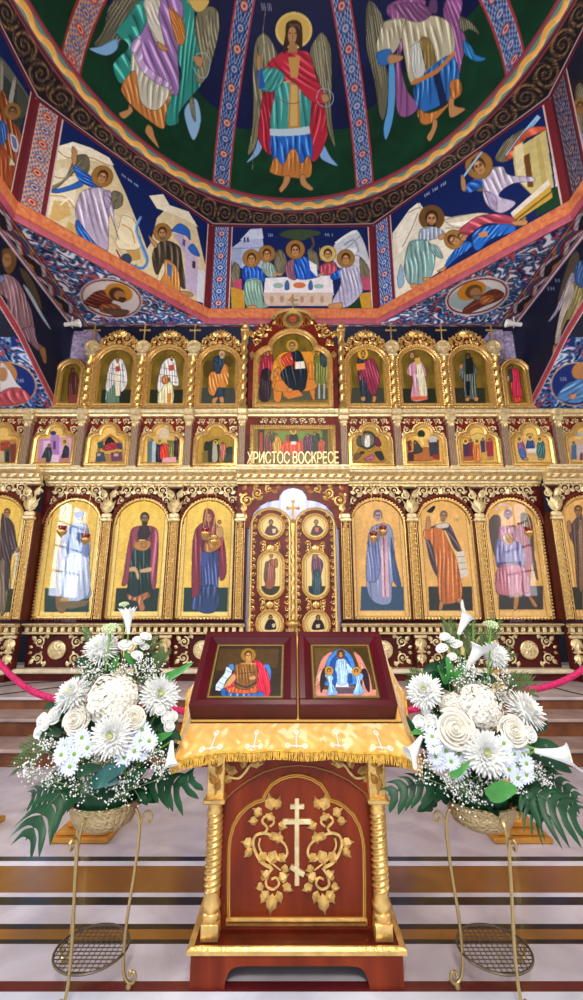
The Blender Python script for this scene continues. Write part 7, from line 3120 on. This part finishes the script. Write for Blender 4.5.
def arrangement(cx, label, T, items, rnd, root_d=2.33):
    root = Vector((cx, root_d, 0.66))
    e = empty('flower_arrangement', root, label, 'flower arrangement', 'white flower arrangements')
    sx, sy, sk = T
    pt = lambda zx, zy, d: at_depth(sx + zx / sk, sy + zy / sk, d)
    clouds = []
    foam = MB()
    foam.ball((cx, root_d, 0.70), 0.13, 14, 8, (1, 1, 0.8))
    foam.build('moss_core', M_LEAF, e)
    stems = MB()
    for it in items:
        k = it[0]
        if k in ('mum', 'spi', 'dai', 'ros', 'lis', 'hyd', 'umb'):
            _, zx, zy, d, r = it[:5]
            p = pt(zx, zy, d)
            R = r / sk / FPX * (p.y * CP + (p.z - EYE) * SP)
            out = Vector((p.x - cx, p.y - root_d - 0.05, (p.z - 0.95) * 0.7))
            dr = Vector((-p.x * 0.35, -0.75, 0.35)) * 0.55 + out.normalized() * 0.6
            if len(it) > 5:
                dr = Vector(it[5])
            dr.normalize()
            if k == 'mum': chrys(e, p, dr, R, rnd)
            elif k == 'spi': chrys(e, p, dr, R, rnd, False, True)
            elif k == 'dai': daisy(e, p, dr, R, rnd)
            elif k == 'ros': rose(e, p, dr, R, rnd)
            elif k == 'lis': rose(e, p, dr, R, rnd, M_WHITE, 'lisianthus', 4)
            elif k == 'hyd': hydrangea(e, p, dr, R, rnd)
            else: umbel(e, p, dr, R, rnd)
            stems.tube([p - dr * R * 0.5, p.lerp(root, 0.35) + Vector((0, 0.05, 0.02)), root + Vector((rnd.uniform(-.05, .05), rnd.uniform(-.05, .05), 0))], 0.003, 5)
        elif k in ('cal', 'lil'):
            _, ax, ay, da, bx, by, db = it
            a, b = pt(ax, ay, da), pt(bx, by, db)
            lily(e, a, b - a, (b - a).length * (0.95 if k == 'cal' else 1.0), rnd, 'calla_lily' if k == 'cal' else 'lily', k == 'cal')
            stems.tube([a, a.lerp(root, 0.4) + (a - b) * 0.25, root], 0.0045, 6)
        elif k == 'gyp':
            _, zx, zy, d, r, n = it
            p = pt(zx, zy, d)
            clouds.append((p, r / sk / FPX * p.y, int(n * 0.8)))
        elif k == 'leaf':
            _, pts, w, m = it
            blade(e, [pt(*q) for q in pts], w, m)
        elif k == 'mon':
            _, pts, w = it
            monstera(e, [pt(*q) for q in pts], w, rnd)
        elif k == 'frd':
            _, a, b, L = it
            frond(e, pt(*a), pt(*b), L, rnd)
        elif k == 'stk':
            _, pts, r = it
            stems.tube([tuple(q) for q in cat([tuple(pt(*q)) for q in pts])], r, 6)
    for i in range(75):
        a = rnd.random() * 6.28; r = 0.07 + 0.20 * rnd.random(); z = 0.66 + 0.62 * rnd.random() ** 1.3
        r *= 1.15 - 0.6 * (z - 0.66) / 0.62
        p = Vector((cx + r * math.cos(a), root_d + 0.05 + 0.7 * r * math.sin(a), z))
        o = Vector((math.cos(a), 0.7 * math.sin(a) - 0.2, rnd.uniform(-0.2, 0.8))).normalized()
        blade(e, [p, p + o * 0.05 + Vector((0, 0, .012)), p + o * 0.105], rnd.uniform(0.016, 0.03), M_LEAF)
    stems.build('stem', M_STEM, e)
    gyps(e, clouds, root, rnd)
    return e


SX = 0.862
flower_stand(-SX, 2.33, -1, 'pale gold three-legged stand with wire shelf, left of the lectern')
flower_stand(SX, 2.33, 1, 'pale gold three-legged stand with wire shelf, right of the lectern')
LT = (10, 590, 2.915)
left = [
 ('hyd', 300, 318, 2.22, 72, (0.15, -0.85, 0.4)), ('mum', 298, 425, 2.12, 57, (0.12, -0.9, 0.25)), ('mum', 185, 305, 2.24, 50, (-0.35, -0.7, 0.65)), ('mum', 435, 305, 2.26, 53, (0.35, -0.85, 0.3)),
 ('spi', 268, 172, 2.34, 50, (-0.1, -0.6, 0.8)), ('ros', 190, 378, 2.18, 39, (-0.1, -0.9, 0.35)), ('ros', 361, 372, 2.15, 30, (0.2, -0.85, 0.35)),
 ('lis', 90, 378, 2.28, 19), ('lis', 127, 364, 2.25, 25), ('lis', 80, 412, 2.26, 17), ('lis', 100, 395, 2.24, 15), ('lis', 437, 347, 2.2, 16), ('lis', 458, 372, 2.22, 17), ('lis', 477, 368, 2.24, 15), ('lis', 466, 395, 2.22, 17),
 ('lis', 337, 157, 2.32, 21), ('lis', 375, 145, 2.34, 16), ('lis', 398, 132, 2.36, 17), ('lis', 372, 188, 2.3, 17), ('lis', 392, 162, 2.36, 14),
 ('umb', 292, 112, 2.32, 26, (0, -0.4, 0.9)), ('umb', 332, 42, 2.36, 14, (0, -0.4, 0.9)), ('lil', 345, 128, 2.33, 343, 48, 2.32), ('cal', 472, 440, 2.16, 462, 552, 2.10),
 ('leaf', [(345, 128, 2.35), (335, 90, 2.36), (330, 45, 2.37)], 0.006, M_STEM),
 ('stk', [(291, 118, 2.32), (285, 180, 2.28), (275, 268, 2.24)], 0.0042), ('stk', [(337, 165, 2.34), (335, 200, 2.34), (330, 240, 2.33)], 0.003),
]
for zx, zy in ((190, 428), (226, 460), (188, 478), (158, 456), (160, 500), (150, 480), (210, 430), (352, 438), (385, 408), (384, 472), (332, 488), (405, 440), (362, 470), (175, 515), (380, 440)):
    left.append(('dai', zx, zy, 2.15 + 0.02 * math.sin(zx), 27))
for zx, zy, r, n in ((250, 245, 40, 170), (220, 225, 30, 90), (330, 240, 40, 130), (400, 245, 42, 170), (385, 215, 26, 70), (60, 520, 28, 90), (55, 545, 20, 40), (140, 530, 40, 120), (200, 560, 50, 170), (330, 575, 40, 130), (350, 545, 40, 110), (110, 555, 22, 50),
                     (430, 500, 30, 90), (415, 465, 24, 60), (440, 530, 20, 50), (110, 450, 24, 50), (245, 490, 30, 80), (300, 500, 30, 60), (90, 445, 20, 40)):
    left.append(('gyp', zx, zy, 2.16 if zy > 400 else 2.26, r, n))
left += [
 ('leaf', [(265, 565, 2.14), (285, 535, 2.12), (340, 515, 2.12)], 0.035, M_TEAL), ('leaf', [(240, 560, 2.16), (270, 550, 2.12), (318, 560, 2.12)], 0.035, M_TEAL), ('leaf', [(190, 540, 2.16), (230, 520, 2.12), (270, 520, 2.12)], 0.022, M_LEAF),
 ('leaf', [(430, 262, 2.3), (480, 245, 2.25), (535, 210, 2.2)], 0.020, M_LEAFL), ('leaf', [(360, 220, 2.33), (350, 200, 2.32), (335, 180, 2.31)], 0.018, M_LEAFL), ('leaf', [(300, 240, 2.33), (305, 215, 2.32), (320, 190, 2.31)], 0.018, M_LEAFL),
 ('leaf', [(415, 440, 2.2), (440, 430, 2.18), (475, 415, 2.16)], 0.018, M_LEAFL), ('leaf', [(430, 400, 2.25), (470, 410, 2.24), (500, 440, 2.22)], 0.022, M_LEAF), ('leaf', [(420, 470, 2.22), (455, 440, 2.2), (490, 425, 2.2)], 0.024, M_LEAF),
 ('leaf', [(150, 420, 2.27), (110, 410, 2.26), (90, 430, 2.25)], 0.022, M_LEAF), ('leaf', [(160, 400, 2.3), (120, 430, 2.28), (100, 470, 2.26)], 0.022, M_LEAF), ('leaf', [(140, 350, 2.32), (120, 335, 2.32), (95, 350, 2.31)], 0.014, M_LEAF),
 ('leaf', [(170, 340, 2.3), (140, 390, 2.29), (150, 430, 2.28)], 0.026, M_LEAF), ('leaf', [(400, 360, 2.3), (420, 390, 2.29), (425, 420, 2.28)], 0.026, M_LEAF), ('leaf', [(240, 380, 2.3), (245, 400, 2.29), (250, 440, 2.27)], 0.026, M_LEAF),
 ('leaf', [(300, 560, 2.2), (340, 560, 2.17), (400, 520, 2.18)], 0.03, M_LEAF), ('leaf', [(230, 290, 2.36), (225, 250, 2.35), (215, 215, 2.34)], 0.016, M_LEAF), ('leaf', [(380, 270, 2.36), (390, 240, 2.35), (410, 200, 2.34)], 0.016, M_LEAF),
 ('frd', (140, 450, 2.28), (28, 478, 2.3), 0.09), ('frd', (150, 430, 2.3), (45, 432, 2.34), 0.08), ('frd', (330, 230, 2.38), (430, 120, 2.42), 0.08), ('frd', (280, 230, 2.4), (215, 80, 2.46), 0.06), ('frd', (230, 300, 2.38), (185, 235, 2.4), 0.06), ('frd', (410, 260, 2.36), (455, 150, 2.4), 0.07),
 ('mon', [(215, 555, 2.22), (150, 590, 2.14), (90, 660, 2.06), (45, 730, 2.02)], 0.085), ('mon', [(400, 560, 2.3), (450, 560, 2.28), (500, 570, 2.26), (540, 545, 2.26)], 0.075), ('mon', [(170, 550, 2.3), (115, 570, 2.28), (60, 600, 2.28)], 0.06),
]
arrangement(-SX, 'white flowers with dark slit leaves on the stand left of the lectern', LT, left, random.Random(5))
RT = (380, 590, 2.872)
right = [
 ('hyd', 285, 335, 2.22, 62, (-0.1, -0.85, 0.4)), ('hyd', 210, 335, 2.25, 38, (-0.3, -0.8, 0.4)), ('mum', 302, 468, 2.11, 58, (-0.12, -0.9, 0.25)), ('mum', 128, 292, 2.26, 48, (-0.35, -0.75, 0.5)), ('mum', 415, 348, 2.24, 55, (0.5, -0.6, 0.6)),
 ('spi', 330, 188, 2.36, 38, (0.2, -0.7, 0.6)), ('ros', 217, 398, 2.14, 50, (-0.1, -0.9, 0.3)), ('ros', 385, 404, 2.15, 40, (0.1, -0.9, 0.35)), ('lis', 433, 416, 2.15, 22), ('lis', 112, 382, 2.22, 23), ('lis', 142, 378, 2.2, 22),
 ('lis', 185, 132, 2.34, 15), ('lis', 200, 140, 2.35, 13), ('lis', 177, 165, 2.32, 16), ('lis', 218, 152, 2.34, 16), ('lis', 205, 190, 2.32, 14), ('lis', 130, 345, 2.24, 14), ('lis', 150, 310, 2.3, 13),
 ('umb', 318, 100, 2.36, 22, (0, -0.4, 0.9)), ('cal', 226, 128, 2.36, 262, 38, 2.35), ('cal', 248, 225, 2.32, 312, 132, 2.26), ('cal', 120, 420, 2.18, 72, 505, 2.1), ('cal', 445, 462, 2.1, 600, 490, 1.98),
 ('stk', [(318, 105, 2.36), (315, 180, 2.33), (308, 270, 2.28)], 0.0045), ('stk', [(266, 90, 2.36), (268, 150, 2.34), (262, 220, 2.32)], 0.004), ('stk', [(420, 450, 2.13), (460, 460, 2.1)], 0.006),
 ('stk', [(245, 180, 2.33), (243, 230, 2.32), (240, 280, 2.3)], 0.004),
]
for zx, zy in ((190, 463), (228, 470), (205, 492), (222, 522), (155, 445), (160, 478), (150, 420), (355, 440), (384, 470), (392, 500), (410, 470), (362, 478), (420, 498), (370, 515), (170, 495), (420, 530), (235, 500), (395, 540)):
    right.append(('dai', zx, zy, 2.14 + 0.02 * math.sin(zx), 26))
for zx, zy, r, n in ((265, 240, 34, 130), (245, 270, 36, 120), (320, 280, 40, 150), (345, 310, 36, 120), (240, 560, 50, 180), (200, 540, 36, 110), (330, 545, 40, 120), (270, 580, 36, 90), (460, 520, 28, 100), (470, 550, 22, 60), (130, 490, 22, 60), (125, 520, 24, 60), (240, 215, 26, 60), (150, 350, 20, 40), (350, 250, 24, 60), (440, 500, 24, 60), (395, 560, 24, 60)):
    right.append(('gyp', zx, zy, 2.15 if zy > 400 else 2.27, r, n))
right += [
 ('leaf', [(310, 595, 2.10), (350, 575, 2.06), (395, 570, 2.06)], 0.035, M_LEAFL), ('leaf', [(205, 260, 2.32), (200, 225, 2.3), (190, 190, 2.3)], 0.020, M_LEAFL), ('leaf', [(190, 270, 2.32), (180, 240, 2.3), (165, 215, 2.3)], 0.018, M_LEAFL), ('leaf', [(215, 270, 2.32), (225, 240, 2.3), (245, 215, 2.3)], 0.018, M_LEAFL),
 ('leaf', [(280, 380, 2.2), (300, 390, 2.18), (325, 380, 2.16)], 0.014, M_LEAFL), ('leaf', [(200, 530, 2.1), (225, 525, 2.08), (260, 490, 2.08)], 0.014, M_LEAFL), ('leaf', [(140, 360, 2.27), (165, 375, 2.26), (180, 400, 2.25)], 0.024, M_LEAF), ('leaf', [(110, 420, 2.24), (95, 400, 2.23), (75, 360, 2.22)], 0.016, M_LEAF),
 ('leaf', [(150, 410, 2.22), (120, 405, 2.21), (85, 412, 2.2)], 0.016, M_LEAFL), ('leaf', [(440, 400, 2.24), (465, 395, 2.23), (480, 375, 2.22)], 0.018, M_LEAF), ('leaf', [(250, 390, 2.26), (255, 420, 2.25), (260, 460, 2.2)], 0.03, M_LEAF), ('leaf', [(345, 380, 2.28), (350, 400, 2.26), (352, 440, 2.22)], 0.03, M_LEAF),
 ('leaf', [(420, 430, 2.2), (460, 440, 2.18), (480, 460, 2.16)], 0.020, M_LEAF), ('leaf', [(170, 330, 2.32), (165, 360, 2.3), (175, 400, 2.28)], 0.024, M_LEAF),
 ('leaf', [(430, 470, 2.16), (490, 490, 2.14), (552, 525, 2.12)], 0.030, M_LEAF), ('leaf', [(430, 450, 2.18), (480, 445, 2.17), (530, 470, 2.15)], 0.024, M_LEAF),
 ('frd', (260, 230, 2.38), (255, 70, 2.44), 0.10), ('frd', (280, 220, 2.38), (330, 60, 2.46), 0.10), ('frd', (230, 230, 2.4), (190, 60, 2.46), 0.09), ('frd', (200, 300, 2.36), (85, 205, 2.4), 0.07), ('frd', (180, 290, 2.38), (80, 240, 2.42), 0.06), ('frd', (330, 280, 2.36), (430, 230, 2.38), 0.08), ('frd', (300, 250, 2.4), (370, 150, 2.46), 0.08), ('frd', (330, 300, 2.36), (440, 265, 2.4), 0.06),
 ('mon', [(400, 555, 2.2), (450, 585, 2.14), (510, 620, 2.1), (570, 650, 2.08)], 0.10), ('mon', [(200, 560, 2.26), (130, 560, 2.24), (80, 565, 2.24), (20, 590, 2.24)], 0.07), ('mon', [(420, 570, 2.16), (440, 630, 2.12), (470, 665, 2.1)], 0.07), ('mon', [(430, 520, 2.24), (500, 545, 2.2), (570, 600, 2.18)], 0.06),
]
arrangement(SX, 'white flowers with palm fronds on the stand right of the lectern', RT, right, random.Random(9))
